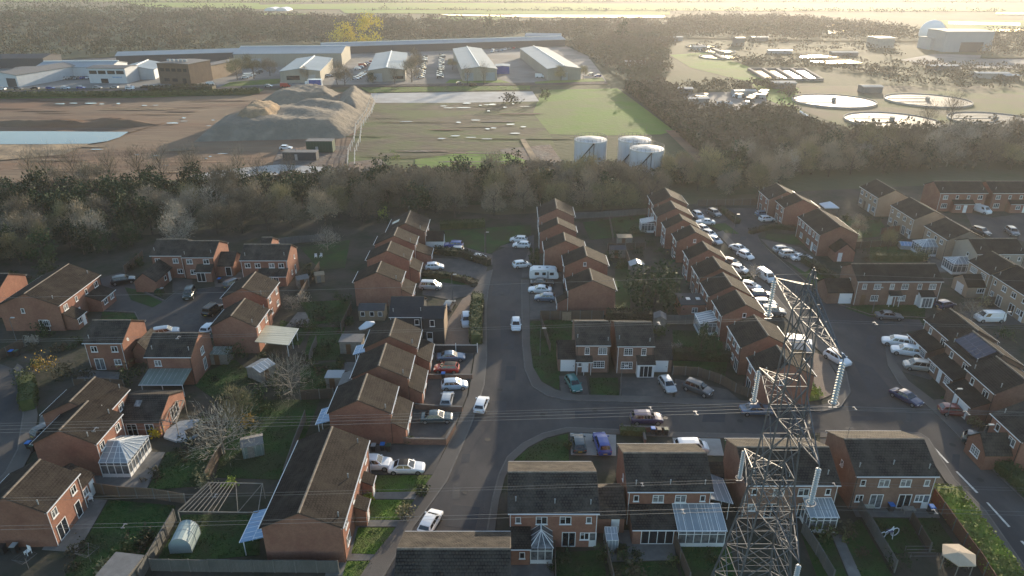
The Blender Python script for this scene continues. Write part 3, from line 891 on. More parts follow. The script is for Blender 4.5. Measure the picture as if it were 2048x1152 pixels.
def gabled(root, x0, x1, hy, ze, zr, wall, roof, names=("wall", "roof"), cy_=0.0, cx=0.0, rz=0.0, trims=True, ridge="ridge_tile", deep=False, eave=.22, vents=0, barge="soffit_brown"):
    """Walls with gables, tiled roof with ridge tiles, bargeboards and gutters. deep: walls are the part, the rest its sub-parts."""
    mb = MB()
    y0, y1 = -hy, hy
    dz = .16
    za, zb = ze - dz, zr - dz
    mb.poly([(x0, y0, -.05), (x1, y0, -.05), (x1, y0, za), (x0, y0, za)])
    mb.poly([(x1, y1, -.05), (x0, y1, -.05), (x0, y1, za), (x1, y1, za)])
    mb.poly([(x1, y0, -.05), (x1, y1, -.05), (x1, y1, za), (x1, 0, zb), (x1, y0, za)])
    mb.poly([(x0, y1, -.05), (x0, y0, -.05), (x0, y0, za), (x0, 0, zb), (x0, y1, za)])
    wo = ob(names[0], mb.mesh(names[0], wall), root, (cx, cy_, 0), rz)
    par = wo if deep else root
    lp = ((0, 0, 0), 0.0) if deep else ((cx, cy_, 0), rz)
    ro = ob(names[1], roof_mesh(x0, x1, hy, ze, zr, roof, eave=eave), par, *lp)
    if not deep:
        rb = MB()
        n = max(2, int((x1 - x0) / .45))
        for i in range(n):
            xa, xb = x0 - .14 + (x1 - x0 + .28) * i / n, x0 - .14 + (x1 - x0 + .28) * (i + 1) / n
            zz = zr + .035 + (.008 if i % 2 else 0)
            rb.poly([(xa, -.15, zr - .06), (xb, -.15, zr - .06), (xb, -.06, zz), (xa, -.06, zz)])
            rb.poly([(xa, -.06, zz), (xb, -.06, zz), (xb, .06, zz), (xa, .06, zz)])
            rb.poly([(xa, .06, zz), (xb, .06, zz), (xb, .15, zr - .06), (xa, .15, zr - .06)])
            if i in (0, n - 1):
                for xx in (xa, xb):
                    rb.poly([(xx, -.15, zr - .06), (xx, -.06, zz), (xx, .06, zz), (xx, .15, zr - .06)])
        ob("ridge_tiles", rb.mesh("ridge_tiles", ridge), ro)
        sl = (zr - ze) / hy
        for k in range(vents):
            xx = x0 + (x1 - x0) * (.08 + .84 * k / max(1, vents - 1)) + rng.uniform(-.2, .2)
            yy = -hy * rng.uniform(.72, .88)
            zz = zr - sl * abs(yy)
            vb = MB()
            vb.lathe([(.055, zz - .1), (.055, zz + .5), (.085, zz + .5), (.085, zz + .58), (.05, zz + .64)], xx, yy, 8)
            ob("vent_pipe", vb.mesh("vent_pipe", "plastic_grey"), ro)
    if trims and not deep:
        sl = (zr - ze) / hy
        e = hy + eave
        zt = zr - sl * e
        for sg in (-1, 1):
            gb = MB()
            gb.box(x0 - .14, sg * (e + .065) - .055, zt - .11, x1 + .14, sg * (e + .065) + .055, zt - .04)
            gb.box(x0 - .13, sg * (hy + .04) - .03, zt - .22, x1 + .13, sg * (hy + .04) + .03, za + .02)
            ob("gutter", gb.mesh("gutter", "upvc_white"), par, *lp)
        for xx in (x0 - .165, x1 + .165):
            bb = MB()
            for sg in (-1, 1):
                bb.beam((xx, sg * .02, zr - .08), (xx, sg * e, zt - .08), .035)
            ob("bargeboard", bb.mesh("bargeboard", barge), par, *lp)
    return wo, ro


HOUSES = {}


def house(key, name, label, r1, r2, rot, half, ze=5.1, zr=7.05, wall="brick_red", roof="tile_brown", cat="house", group=None, front=None, rear=None, left=None, right=None, vents=2, dx=(0, 0), trim=True, ridge="ridge_tile"):
    """r1, r2: the ends of the ridge in the photograph. rot: 0 the front faces the camera, 90 faces +X, -90 faces -X."""
    if half < 3.75:
        half = min(4.15, half + .5)
    a, b = G(*r1, zr), G(*r2, zr)
    cx, cyy = (a[0] + b[0]) / 2, (a[1] + b[1]) / 2
    L = (abs(a[0] - b[0]) if rot in (0, 180) else abs(a[1] - b[1])) - .2
    h = House()
    rz = math.radians(rot)
    h.c, h.rz, h.L = (cx, cyy), rz, L
    h.hx, h.hy = L / 2, half
    h.ze, h.zr, h.wallm, h.roofm = ze, zr, wall, roof
    h.root = thing(name, label, cat, (cx, cyy, 0), rz, group)
    gabled(h.root, -L / 2, L / 2, half, ze, zr, wall, roof, vents=vents, trims=trim, ridge=ridge)
    for side, lst in (('S', front), ('N', rear), ('W', left), ('E', right)):
        if lst:
            h.openings(side, lst(L) if callable(lst) else lst)
    # downpipes at the front
    for sg in (-1, 1):
        pb = MB()
        pb.beam((sg * (L / 2 - .12), -half - .05, .1), (sg * (L / 2 - .12), -half - .05, ze - .35), .04, n=6)
        ob("downpipe", pb.mesh("downpipe", rng.choice(["upvc_white", "plastic_black"])), h.root)
    HOUSES[key] = h
    return h


def wing(h, p, q, ze=2.4, zr=3.9, ridge='x', wall=None, roof=None, name="garage", doors=()):
    """Single-storey gabled wing between two ground corners in the photograph or local metres."""
    (xa, ya), (xb, yb) = p, q
    x0, x1, y0, y1 = min(xa, xb), max(xa, xb), min(ya, yb), max(ya, yb)
    cx, cyy = (x0 + x1) / 2, (y0 + y1) / 2
    if ridge == 'x':
        l, hy, rz = (x1 - x0) / 2, (y1 - y0) / 2, 0.0
    else:
        l, hy, rz = (y1 - y0) / 2, (x1 - x0) / 2, math.pi / 2
    wo, ro = gabled(h.root, -l, l, hy, ze, zr, wall or h.wallm, roof or h.roofm, (name, name + "_roof"), cyy, cx, rz, deep=True, eave=.15)
    for side, kind, u, z, w, hh, n in doors:           # side in the wing's own turned frame
        hx, hyy = l, hy
        x, y = {'S': (u, -hyy), 'N': (-u, hyy), 'E': (hx, u), 'W': (-hx, -u)}[side]
        if kind == 'garage':
            panel_door(wo, x, y, z, RZ[side], w, hh, "upvc_white", "garage_door", 5)
        elif kind == 'pdoor':
            panel_door(wo, x, y, z, RZ[side], w, hh)
        else:
            put_window(wo, x, y, z, RZ[side], w, hh, n, kind)
    return wo


def xf(h, side, u, out, z):
    x, y = h.facade(side, u, out)
    return (x, y, z)


def leanto(h, side, u0, u1, d, z1=3.3, z0=2.3, wall=None, roof=None, name="porch", doors=(), open_=False):
    """Single-storey lean-to against a facade."""
    mb = MB()
    F = lambda u, o, z: xf(h, side, u, o, z)
    if not open_:
        mb.poly([F(u0, d, -.05), F(u1, d, -.05), F(u1, d, z0 - .1), F(u0, d, z0 - .1)])
        mb.poly([F(u1, d, -.05), F(u1, .0, -.05), F(u1, .0, z1 - .12), F(u1, d, z0 - .1)])
        mb.poly([F(u0, 0, -.05), F(u0, d, -.05), F(u0, d, z0 - .1), F(u0, 0, z1 - .12)])
        wm = wall or h.wallm
    else:
        for u in (u0 + .1, (u0 + u1) / 2, u1 - .1):
            mb.beam(F(u, d - .1, 0), F(u, d - .1, z0 - .05), .06)
        mb.beam(F(u0, d - .1, z0 - .1), F(u1, d - .1, z0 - .1), .06)
        wm = wall or "upvc_white"
    wo = ob(name, mb.mesh(name, wm), h.root)
    rb = MB()
    e, o2 = .18, .15
    sl = (z1 - z0) / d
    T = [F(u0 - o2, 0.0, z1), F(u1 + o2, 0.0, z1), F(u1 + o2, d + e, z0 - sl * e), F(u0 - o2, d + e, z0 - sl * e)]
    B = [(p[0], p[1], p[2] - .1) for p in T]
    rb.poly([T[3], T[2], T[1], T[0]])
    rb.poly(B)
    rb.poly([B[3], B[2], T[2], T[3]])
    rb.poly([B[2], B[1], T[1], T[2]])
    rb.poly([B[0], B[3], T[3], T[0]])
    ob(name + "_roof", rb.mesh(name + "_roof", roof or h.roofm), wo)
    gb = MB()
    p, q = F(u0 - o2, d + e + .05, z0 - sl * e - .06), F(u1 + o2, d + e + .05, z0 - sl * e - .06)
    gb.beam(p, q, .06)
    ob("gutter", gb.mesh("gutter", "upvc_white"), wo)
    for kind, u, z, w, hh, n in doors:
        x, y = h.facade(side, u, d)
        if kind == 'pdoor':
            panel_door(wo, x, y, z, RZ[side], w, hh)
        elif kind == 'garage':
            panel_door(wo, x, y, z, RZ[side], w, hh, "upvc_white", "garage_door", 5)
        else:
            put_window(wo, x, y, z, RZ[side], w, hh, n, kind)
    return wo


def conservatory(h, side, u0, u1, d, z1=3.0, z0=2.2, hip=True, roofmat="poly_clear", ridge_out=None):
    """White glazed conservatory: frame, dwarf wall, glazing and a glazed roof, hipped or lean-to."""
    F = lambda u, o, z: xf(h, side, u, o, z)
    fb, gl, rb = MB(), MB(), MB()
    um = (u0 + u1) / 2
    fb.poly([F(u0, d, 0), F(u1, d, 0), F(u1, d, .5), F(u0, d, .5)])
    fb.poly([F(u1, d, 0), F(u1, 0, 0), F(u1, 0, .5), F(u1, d, .5)])
    fb.poly([F(u0, 0, 0), F(u0, d, 0), F(u0, d, .5), F(u0, 0, .5)])
    n = max(3, int(round((u1 - u0) / .8)))
    m = max(2, int(round(d / .8)))
    for i in range(n + 1):
        u = u0 + (u1 - u0) * i / n
        fb.beam(F(u, d, 0), F(u, d, z0), .05)
    for i in range(m):
        for u in (u0, u1):
            fb.beam(F(u, d * i / m + .02, 0), F(u, d * i / m + .02, z0), .05)
    for z in (.55, z0 - .45, z0):
        r = .07 if z == z0 else .04
        fb.beam(F(u0, d, z), F(u1, d, z), r)
        for u in (u0, u1):
            fb.beam(F(u, 0, z), F(u, d, z), r)
    i_ = .03
    gl.poly([F(u0, d - i_, .5), F(u1, d - i_, .5), F(u1, d - i_, z0), F(u0, d - i_, z0)])
    gl.poly([F(u1 - i_, d, .5), F(u1 - i_, 0, .5), F(u1 - i_, 0, z0), F(u1 - i_, d, z0)])
    gl.poly([F(u0 + i_, 0, .5), F(u0 + i_, d, .5), F(u0 + i_, d, z0), F(u0 + i_, 0, z0)])
    e = .12
    if hip:
        ro = ridge_out if ridge_out is not None else max(.4, d - (u1 - u0) / 2)
        A, Bm = F(um, 0, z1), F(um, ro, z1)
        c = [F(u0 - e, 0, z0), F(u0 - e, d + e, z0), F(u1 + e, d + e, z0), F(u1 + e, 0, z0)]
        for f in ([c[0], c[1], Bm, A], [c[1], c[2], Bm], [c[2], c[3], A, Bm]):
            rb.poly(f)
        L = lambda p, q, t: tuple(Vector(p).lerp(Vector(q), t))
        up = Vector((0, 0, .03))
        fb.beam(Vector(A) + up, Vector(Bm) + up, .09)
        fb.beam(Vector(Bm) + up, Vector(c[1]) + up, .05)
        fb.beam(Vector(Bm) + up, Vector(c[2]) + up, .05)
        k = max(2, int(round(d / .9)))
        for i in range(k):
            t = i / k
            fb.beam(Vector(L(A, Bm, min(1, t * d / max(.1, ro)))) + up, Vector(L(c[0], c[1], t)) + up, .035)
            fb.beam(Vector(L(A, Bm, min(1, t * d / max(.1, ro)))) + up, Vector(L(c[3], c[2], t)) + up, .035)
        k = max(2, int(round((u1 - u0) / .9)))
        for i in range(1, k):
            fb.beam(Vector(Bm) + up, Vector(L(c[1], c[2], i / k)) + up, .035)
    else:
        q = [F(u0 - e, 0, z1), F(u0 - e, d + e, z0), F(u1 + e, d + e, z0), F(u1 + e, 0, z1)]
        rb.poly(q)
        k = max(3, int(round((u1 - u0) / .8)))
        for i in range(k + 1):
            u = u0 - e + (u1 - u0 + 2 * e) * i / k
            fb.beam(F(u, 0, z1 + .03), F(u, d + e, z0 + .03), .035)
        fb.beam(F(u0 - e, 0, z1 + .03), F(u1 + e, 0, z1 + .03), .05)
        gl.poly([F(u1 - i_, d, z0), F(u1 - i_, 0, z0), F(u1 - i_, 0, z1 - .03)])
        gl.poly([F(u0 + i_, d, z0), F(u0 + i_, 0, z1 - .03), F(u0 + i_, 0, z0)])
    fo = ob("conservatory", fb.mesh("conservatory", "upvc_white"), h.root)
    ob("glazing", gl.mesh("glazing", "glass_half"), fo)
    ob("glass_roof", rb.mesh("glass_roof", roofmat), fo)
    return fo


def solar(h, side, u0, u1, o0, o1, nm="solar_panels", mat="solar_cells"):
    """Panels lying on a roof slope; o is the distance down from the ridge in plan."""
    sl = (h.zr - h.ze) / h.hy
    sg = -1 if side == 'S' else 1
    mb = MB()
    pts = [(u0, sg * o1, h.zr - sl * o1 + .1), (u1, sg * o1, h.zr - sl * o1 + .1), (u1, sg * o0, h.zr - sl * o0 + .1), (u0, sg * o0, h.zr - sl * o0 + .1)]
    if sg > 0:
        pts = pts[::-1]
    mb.poly(pts)
    lo = [(p[0], p[1], p[2] - .06) for p in pts]
    for i in range(4):
        j = (i + 1) % 4
        mb.poly([lo[i], lo[j], pts[j], pts[i]])
    ob(nm, mb.mesh(nm, mat), h.root)


def dish(h, side, u, z):
    x, y, zz = xf(h, side, u, .35, z)
    mb = MB()
    mb.lathe([(.02, -.02), (.18, .02), (.28, .09), (.29, .10)], 0, 0, 12)
    mb.beam((0, 0, 0), (0, -.1, .3), .012)
    o = ob("satellite_dish", mb.mesh("satellite_dish", "plastic_grey"), h.root, (x, y, zz), RZ[side])
    o.rotation_euler = (math.radians(70), 0, RZ[side])


def aerial(h, x, y=0.0, hh=1.6):
    mb = MB()
    z = h.zr
    mb.beam((x, y, z - .3), (x, y, z + hh), .025)
    mb.beam((x - .5, y, z + hh - .1), (x + .5, y, z + hh - .1), .015)
    for k in range(6):
        mb.beam((x - .45 + .18 * k, y - .22, z + hh - .1), (x - .45 + .18 * k, y + .22, z + hh - .1), .01)
    ob("aerial", mb.mesh("aerial", "steel_galvanised"), h.root)


BOT = "semi_detached_house"
# --- left foreground block (fronts face +X)
h = house('A1', "brick_house", "red brick house with sunlit garden wall and tall white patio doors, at bottom left", (81.7, 918), (3.3, 994.7), 90, 3.3, front=[('win', -1.9, 3.3, .95, 1.05, 2), ('win', 1.75, 3.3, .95, 1.05, 2), ('patio', -1.5, .1, 1.7, 2.1, 2), ('patio', 1.6, .1, 1.0, 2.1, 1)], rear=back, vents=1)
wing(h, (3.2, -3.3), (6.2, 1.6), 2.5, 4.0, 'x', doors=[('S', 'pdoor', .7, .05, .9, 2.0, 1), ('S', 'win', -.6, 1.0, 1.0, 1.0, 2)])
h = house('A3', "brick_house", "red brick house with a white hipped conservatory on its sunlit side, above a link garage", (178, 801), (115, 860), 90, 3.3, front=[('win', -1.9, 3.3, 1.0, 1.05, 2), ('win', 1.8, 3.3, 1.0, 1.05, 2), ('patio', -2.0, .1, 1.4, 2.05, 2)], rear=back)
conservatory(h, 'S', -3.4, 2.0, 3.5, 3.6, 2.3, True, "poly_clear", 1.4)
h = house('A4', "brick_house", "red brick house with a dark skylit single storey extension reaching into a timber pergola", (185, 753), (143, 803), 90, 3.6, front=[('win', 0.6, 3.3, 1.2, 1.05, 2)], rear=back)
wo = wing(h, (-1.0, -9.6), (6.7, -3.65), 2.5, 4.3, 'y', roof="tile_dark", doors=[('W', 'patio', .6, .1, 2.4, 2.0, 3), ('N', 'patio', 1.6, .1, 1.2, 2.0, 2), ('N', 'patio', -.8, .1, 1.4, 2.0, 2)])
mb = MB()
mb.box(-.5, -.4, -.05, .5, .4, .06)
o = ob("roof_light", mb.mesh("roof_light", "glass_curtain"), h.root, (1.4, -6.0, 3.75))
o.rotation_euler = (0, math.radians(-25), 0)
# --- upper left close
h = house('B1', BOT, "long red brick semi-detached pair with two dark lean-to porches beside the left close", (138, 527), (47, 587), 90, 5.2, zr=7.3, front=pair_front, rear=pair_back, left=[('win', 2.2, 1.0, 1.3, 1.1, 2), ('patio', 1.8, .1, 1.6, 2.1, 2), ('win', -1.2, 3.5, .6, .9, 1)], group="semi-detached brick houses of the left close")
leanto(h, 'S', -6.2, -3.4, 2.2, doors=[('pdoor', -4.2, .1, .9, 2.0, 1), ('win', -5.4, 1.0, 1.0, 1.0, 2)])
leanto(h, 'S', 1.0, 5.8, 2.6, doors=[('win', 2.4, 1.0, 1.2, 1.0, 2), ('win', 4.6, 1.0, 1.2, 1.0, 2)])
h = house('B0', "brick_house", "brick house with sunlit orange gable cut by the left edge, uphill of the long pair", (-45, 545), (14, 548), 0, 3.6, front=single, rear=back)
h = house('B2', "terraced_house", "red brick terraced house in the left close with a brick garage wing jutting forward", (315, 477), (375, 479), 0, 3.4, roof="tile_dark", front=[('win', -1.9, 3.3, 1.1, 1.0, 2), ('win', 1.7, 3.3, 1.1, 1.0, 2), ('win', 2.2, 1.0, 1.1, 1.0, 2)], rear=back, vents=1)
wing(h, (-3.6, -11.0), (0.6, -3.4), 2.5, 4.2, 'y', doors=[('S', 'win', 0, 1.0, .8, .9, 1), ('S', 'pdoor', 1.8, .05, .9, 2.0, 1)])
h = house('B2b', "terraced_house", "red brick terraced house with lit right gable and white glazed porch in the left close", (377, 480), (437, 482), 0, 3.5, ze=4.9, zr=6.85, roof="tile_dark", front=[('win', -1.8, 3.3, 1.2, 1.0, 2), ('win', 1.6, 3.3, 1.2, 1.0, 2), ('win', -1.4, 1.0, 1.2, 1.0, 2)], rear=back)
leanto(h, 'S', -.2, 2.9, 1.7, doors=[('patio', .8, .1, 1.7, 2.0, 2)])
wing(h, (3.0, -2.8), (6.3, 3.0), 2.5, 4.4, 'x', doors=[('S', 'patio', .6, .1, 1.2, 2.0, 1)])
h = house('B3', BOT, "red brick semi-detached pair with full width dark lean-to and broad sunlit gable, beside the carport", (490, 486), (580, 490), 0, 3.0, roof="tile_dark", front=[('win', -3.3, 3.3, 1.1, 1.0, 2), ('win', -1.3, 3.3, 1.1, 1.0, 2), ('win', 1.5, 3.3, 1.1, 1.0, 2), ('win', 3.4, 3.3, 1.1, 1.0, 2)], rear=pair_back, right=[('win', 1.2, 3.4, .5, .8, 1), ('win', -1.4, 1.0, .6, .9, 1), ('door', 1.0, .1, .8, 2.0, 1)], group="semi-detached brick houses of the left close")
leanto(h, 'S', -1.0, 4.6, 1.8, doors=[('win', 2.4, 1.0, 1.4, 1.0, 3), ('pdoor', .4, .1, .9, 2.0, 1)])
h = house('B3b', "brick_house", "dark roofed brick house half hidden right behind the pair beside the carport", (524, 474), (545, 474), 0, 3.0, zr=6.9, roof="tile_dark", rear=back)
h = house('B4', "brick_house", "red brick house with sunlit right wall, upper of two stepping down beside the close", (512, 543), (483, 575), 90, 3.4, front=[('win', -1.9, 3.3, 1.0, 1.05, 2), ('win', 1.9, 3.3, 1.0, 1.05, 2), ('win', -1.8, 1.0, 1.1, 1.05, 2), ('win', 1.7, 1.0, 1.1, 1.05, 2)], rear=back)
wing(h, (-6.0, -4.4), (-3.3, -.6), 2.4, 3.6, 'x', doors=[])
h = house('B5', "brick_house", "red brick house with a pale yellow ribbed canopy, lower of the stepping two", (493, 596), (458, 631), 90, 3.1, front=[('win', -1.8, 3.3, 1.0, 1.05, 2), ('win', 1.8, 3.3, 1.0, 1.05, 2), ('patio', 0.5, .1, 1.8, 2.05, 2)], rear=back)
leanto(h, 'S', -4.3, 1.2, 5.2, 2.9, 2.3, roof="poly_roof", name="terrace_canopy", open_=True)
h = house('B6', "brick_house", "small red brick house with dark roof and orange sunlit gable below the left close", (187, 638), (260, 641), 0, 3.2, roof="tile_dark", front=[('win', -1.6, 3.3, 1.0, 1.0, 2), ('win', 1.6, 3.3, 1.0, 1.0, 2), ('patio', -1.3, .1, 1.5, 2.0, 2), ('win', 1.6, 1.0, 1.1, 1.0, 2)], rear=back, right=[], vents=1)
wing(h, (3.05, -1.6), (5.3, 3.0), 2.5, 4.0, 'y', roof="tile_dark", doors=[])
dish(h, 'E', -2.6, 4.9)
h = house('B7', "brick_house", "red brick house with dark roof and a green striped glass canopy along its garden side", (308, 663), (395, 667), 0, 3.2, roof="tile_dark", front=[('win', -1.7, 3.3, 1.0, 1.0, 2)], rear=back, right=[('win', 0.2, 3.2, 1.1, 1.2, 2), ('patio', .3, .4, 1.0, 2.0, 2)])
leanto(h, 'S', -3.1, 3.1, 3.4, 2.9, 2.3, roof="poly_green", name="terrace_canopy", open_=True)
# --- row on the left of the main road (fronts face +X)
C = "row_house"
CG = "brick houses in a row on the left of the main road"
h = house('C1', BOT, "long brick semi-detached pair with a big mossy brown roof and plain end gable", (664, 853), (597, 1025), 90, 4.15, front=pair_front, rear=pair_back, vents=3)
leanto(h, 'S', -1.9, -.1, 1.3, 3.0, 2.4, doors=[('pdoor', -1.0, .1, .9, 2.0, 1)])
leanto(h, 'S', 2.4, 4.0, 1.2, 3.0, 2.4, doors=[('pdoor', 3.1, .1, .9, 2.0, 1)])
leanto(h, 'N', 2.0, 6.4, 2.8, 3.0, 2.2, roof="poly_blue", name="conservatory", open_=True)
for key, r1, r2, half, lab in [
    ('C2', (734, 747), (715, 800), 4.0, "brown roofed row house next above the long pair, with its gable to the camera"),
    ('C3', (772, 686), (757, 731), 3.95, "brown roofed row house level with the red parked car left of the road"),
    ('C4', (790, 636), (779, 672), 3.95, "brown roofed row house just below the dark clad house left of the road"),
    ('C6', (762, 522), (753, 544), 4.3, "brick row house with a wide red gable above the timber summerhouse"),
    ('C7', (782, 482), (774, 501), 4.2, "brick row house second from the dark clad house up the road, with a red gable"),
    ('C8', (795, 454), (788, 471), 4.2, "brick row house third up the road from the clad house, level with the blue car"),
    ('C9', (822, 421), (809, 446), 4.2, "farthest brick row house left of the road, with a pale roof light against the trees")]:
    h = house(key, C, lab, r1, r2, 90, half, front=single, rear=back, vents=1, group=CG)
    if key in ('C2', 'C3', 'C4', 'C6', 'C7'):
        leanto(h, 'S', -h.hx + .1, h.hx - .1, 1.9, 3.6, 2.5, doors=[('pdoor', -1.2, .1, .9, 2.0, 1), ('win', 1.0, 1.0, 1.4, 1.0, 2)])
    if key in ('C8',):
        leanto(h, 'S', -2.2, 2.2, 3.2, 3.6, 2.4, doors=[('win', 0, 1.0, 1.4, 1.0, 2)])
    if key == 'C9':
        wing(h, (-3.0, -8.0), (1.0, -4.15), 2.5, 4.0, 'y', wall="upvc_white", doors=[('W', 'win', .8, .9, 1.2, 1.0, 2)])
        solar(h, 'N', -.8, .8, 2.0, 3.6, "roof_light", "poly_clear")
        aerial(h, 2.6)
    if key == 'C3':
        wing(h, (-1.0, 4.0), (2.4, 6.6), 2.3, 2.8, 'x', roof="felt_grey", name="rear_extension", doors=[])
    if key == 'C2':
        leanto(h, 'N', -1.8, 1.6, 2.2, 2.9, 2.2, roof="poly_blue", name="rear_canopy", open_=True)
    if key == 'C4':
        leanto(h, 'N', -2.6, 0.0, 2.4, 2.9, 2.2, roof="poly_blue", name="rear_canopy", open_=True)
h = house('C5', "clad_house", "dark clad house with slate roof and white trims by the block paved drive", (783, 593), (848, 593), 0, 2.9, roof="tile_slate", wall="cladding_dark", front=[('win', 1.8, 3.4, .8, 1.0, 1)], rear=back, ridge="tile_slate")
gabled(h.root, -1.7, 1.7, 1.9, 5.0, 6.2, "cladding_dark", "tile_slate", ("front_bay", "bay_roof"), -1.9, 4.6, 0.0, deep=True)
b = ob("brick_return", (lambda m: (m.box(6.32, -3.8, -.05, 6.42, 1.9, 4.8), m.mesh("brick_return", "brick_buff"))[1])(MB()), h.root)
put_window(h.root, 4.4, -3.8, 3.3, 0, .8, 1.2, 1)
put_window(h.root, 3.9, -3.8, .1, 0, 1.0, 2.1, 1, 'door')
# --- row on the right of the main road (gables face the camera, fronts face -X)
DG = "brick houses in a row on the right of the main road"
for key, r1, r2, half, lab in [
    ('D1', (1112, 397), (1112, 417), 4.1, "farthest brick row house right of the road, its brown roof against the tree belt"),
    ('D2', (1115, 434), (1116, 447), 4.0, "brick row house second from the tree belt right of the road"),
    ('D3', (1128, 464), (1130, 481), 4.2, "brick row house with a white slatted canopy at its right eaves, above the caravan"),
    ('D4', (1170, 491), (1172, 512), 4.2, "brick row house with a small white window high in its gable, right of the caravan"),
    ('D5', (1180, 536), (1184, 560), 4.25, "nearest brick row house with a broad plain red gable beside the parked caravan")]:
    h = house(key, C, lab, r1, r2, -90, half, front=single, rear=back, vents=1, group=DG, right=None)
    if key == 'D4':
        put_window(h.root, h.hx, -.3, 4.9, math.pi / 2, .6, .8, 1)
    if key == 'D3':
        leanto(h, 'N', -.8, 1.6, 2.2, 3.4, 3.0, roof="poly_clear", name="slatted_canopy", open_=True)
    if key == 'D5':
        leanto(h, 'S', .4, 2.5, 1.9, 3.6, 2.5, doors=[('win', 1.4, .9, 1.2, 1.1, 2)])
    if key == 'D1':
        aerial(h, 3.0)
h = house('D6', "detached_house", "small brown brick house with a white garage door in its left wing", (1149, 642), (1216, 641), 0, 3.6, wall="brick_brown", roof="tile_dark", front=[('georgian', -.9, 3.3, .75, 1.2, 1), ('georgian', 1.5, 3.3, 1.35, 1.2, 2), ('georgian', 1.0, .9, 1.8, 1.2, 3), ('pdoor', -1.1, .1, 1.0, 2.05, 1), ('win', -1.95, 1.1, .6, .9, 1)], rear=back)
wing(h, (-5.3, -3.75), (-2.5, 1.2), 2.5, 4.3, 'x', doors=[('S', 'garage', .1, .05, 2.3, 2.05, 1)])
leanto(h, 'S', -2.55, -.2, .9, 3.1, 2.6, open_=True)
h = house('D7', "detached_house", "small brown brick house with a white porch, white garage door in its right wing", (1229, 643), (1302, 643), 0, 3.6, wall="brick_brown", roof="tile_dark", front=[('georgian', -1.1, 3.3, 1.35, 1.2, 2), ('georgian', 1.3, 3.3, .75, 1.2, 1), ('georgian', -1.2, .9, 1.8, 1.2, 3)], rear=back)
wing(h, (2.6, -3.75), (5.9, 1.4), 2.5, 4.3, 'x', doors=[('S', 'garage', -.1, .05, 2.4, 2.05, 1)])
leanto(h, 'S', .3, 2.9, 1.3, 3.3, 2.5, wall="upvc_white", doors=[('patio', 1.6, .1, 2.0, 2.05, 3)])
# --- diagonal looking row right of centre (backs with white windows face -X)
EG = "brick houses in a row along the right close"
for key, r1, r2, half, lab in [
    ('E1', (1330, 375), (1343, 393), 3.6, "farthest brick house of the close row, beneath the far trees"),
    ('E2', (1341, 401), (1352, 416), 3.6, "second farthest brick house of the close row, with a white glazed garden extension"),
    ('E3', (1359, 427), (1367, 439), 3.2, "third farthest brick house of the close row, with a small window in its gable"),
    ('E4', (1381, 449), (1392, 464), 3.2, "fourth farthest brick house of the close row, above the one with the tall gable"),
    ('E5', (1406, 482), (1416, 499), 3.1, "brick house in the middle of the close row, level with the round evergreen tree's top"),
    ('E6', (1427, 512), (1441, 536), 3.2, "brick house of the close row directly above the flat roofed extension with two roof lights"),
    ('E7', (1446, 544), (1464, 571), 3.2, "brick house of the close row with a flat dark extension carrying two roof lights"),
    ('E8', (1472, 579), (1492, 609), 3.2, "brick house of the close row with a white framed conservatory on its garden side"),
    ('E9', (1509, 629), (1536, 671), 3.3, "large brown roofed house near the end of the close row, just left of the pylon")]:
    h = house(key, C, lab, r1, r2, -90, half, front=back if key != 'E9' else [('win', -2.2, 3.3, 1.2, 1.1, 2), ('win', 0, 3.3, .9, 1.0, 1), ('win', 2.0, 3.3, 1.2, 1.1, 2), ('patio', -2.0, .1, 1.7, 2.05, 2), ('win', .2, 1.0, 1.0, 1.0, 2), ('patio', 2.2, .1, 1.6, 2.05, 2)], rear=single, vents=1, group=EG)
    if key in ('E3', 'E4', 'E5', 'E8'):
        put_window(h.root, h.hx, 0, 4.6, math.pi / 2, .6, .8, 1)
    if key == 'E2':
        conservatory(h, 'S', -2.6, 0.4, 3.0, 3.0, 2.4, False)
    if key == 'E7':
        wo = wing(h, (-3.0, -8.2), (1.6, -3.15), 2.7, 2.85, 'y', roof="felt_dark", name="flat_extension", doors=[('S', 'win', 0.0, 1.0, 1.0, 1.0, 2)])
        for yy in (-6.6, -4.8):
            mb = MB()
            mb.box(-.45 - .3, yy - .35, 2.86, .45 - .3, yy + .35, 3.0)
            ob("roof_light", mb.mesh("roof_light", "upvc_white"), h.root)
    if key == 'E8':
        conservatory(h, 'S', -2.9, .8, 2.9, 3.0, 2.3, False)
h = house('E10', C, "brick house ending the close row, half hidden behind the upper pylon arms", (1553, 690), (1580, 727), -90, 3.4, front=back, rear=single, group=EG, right=[('win', -.6, 3.4, .7, .9, 1)])
# --- right-hand estate
FG = "brick houses across the right close"
h = house('F1', C, "brick row house at the far end of the right estate beside the close head", (1553, 366), (1575, 383), -90, 3.7, front=back, rear=single, group=FG)
h = house('F1b', C, "brick row house between the far end house and the long terrace in the right estate", (1586, 385), (1609, 399), -90, 3.7, front=back, rear=single, group=FG)
h = house('F2', "terrace", "long red brick terrace with a low gabled garage at its near end", (1636, 416), (1683, 452), -90, 3.7, front=trio, rear=pair_back, right=[])
wing(h, (6.1, -1.6), (9.4, 2.6), 2.4, 4.2, 'x', doors=[('E', 'pdoor', -1.0, .05, .9, 2.0, 1)])
h = house('F3', "brick_house", "brick house with white windowed long side, right of the white garden gazebo", (1755, 358), (1790, 380), -90, 3.8, wall="brick_buff", front=pair_front, rear=back)
h = house('F4', "brick_house", "buff brick house with sunlit gable left of the one with two conservatories", (1821, 394), (1869, 422), -90, 3.6, wall="brick_buff", front=pair_back, rear=pair_front, group=FG)
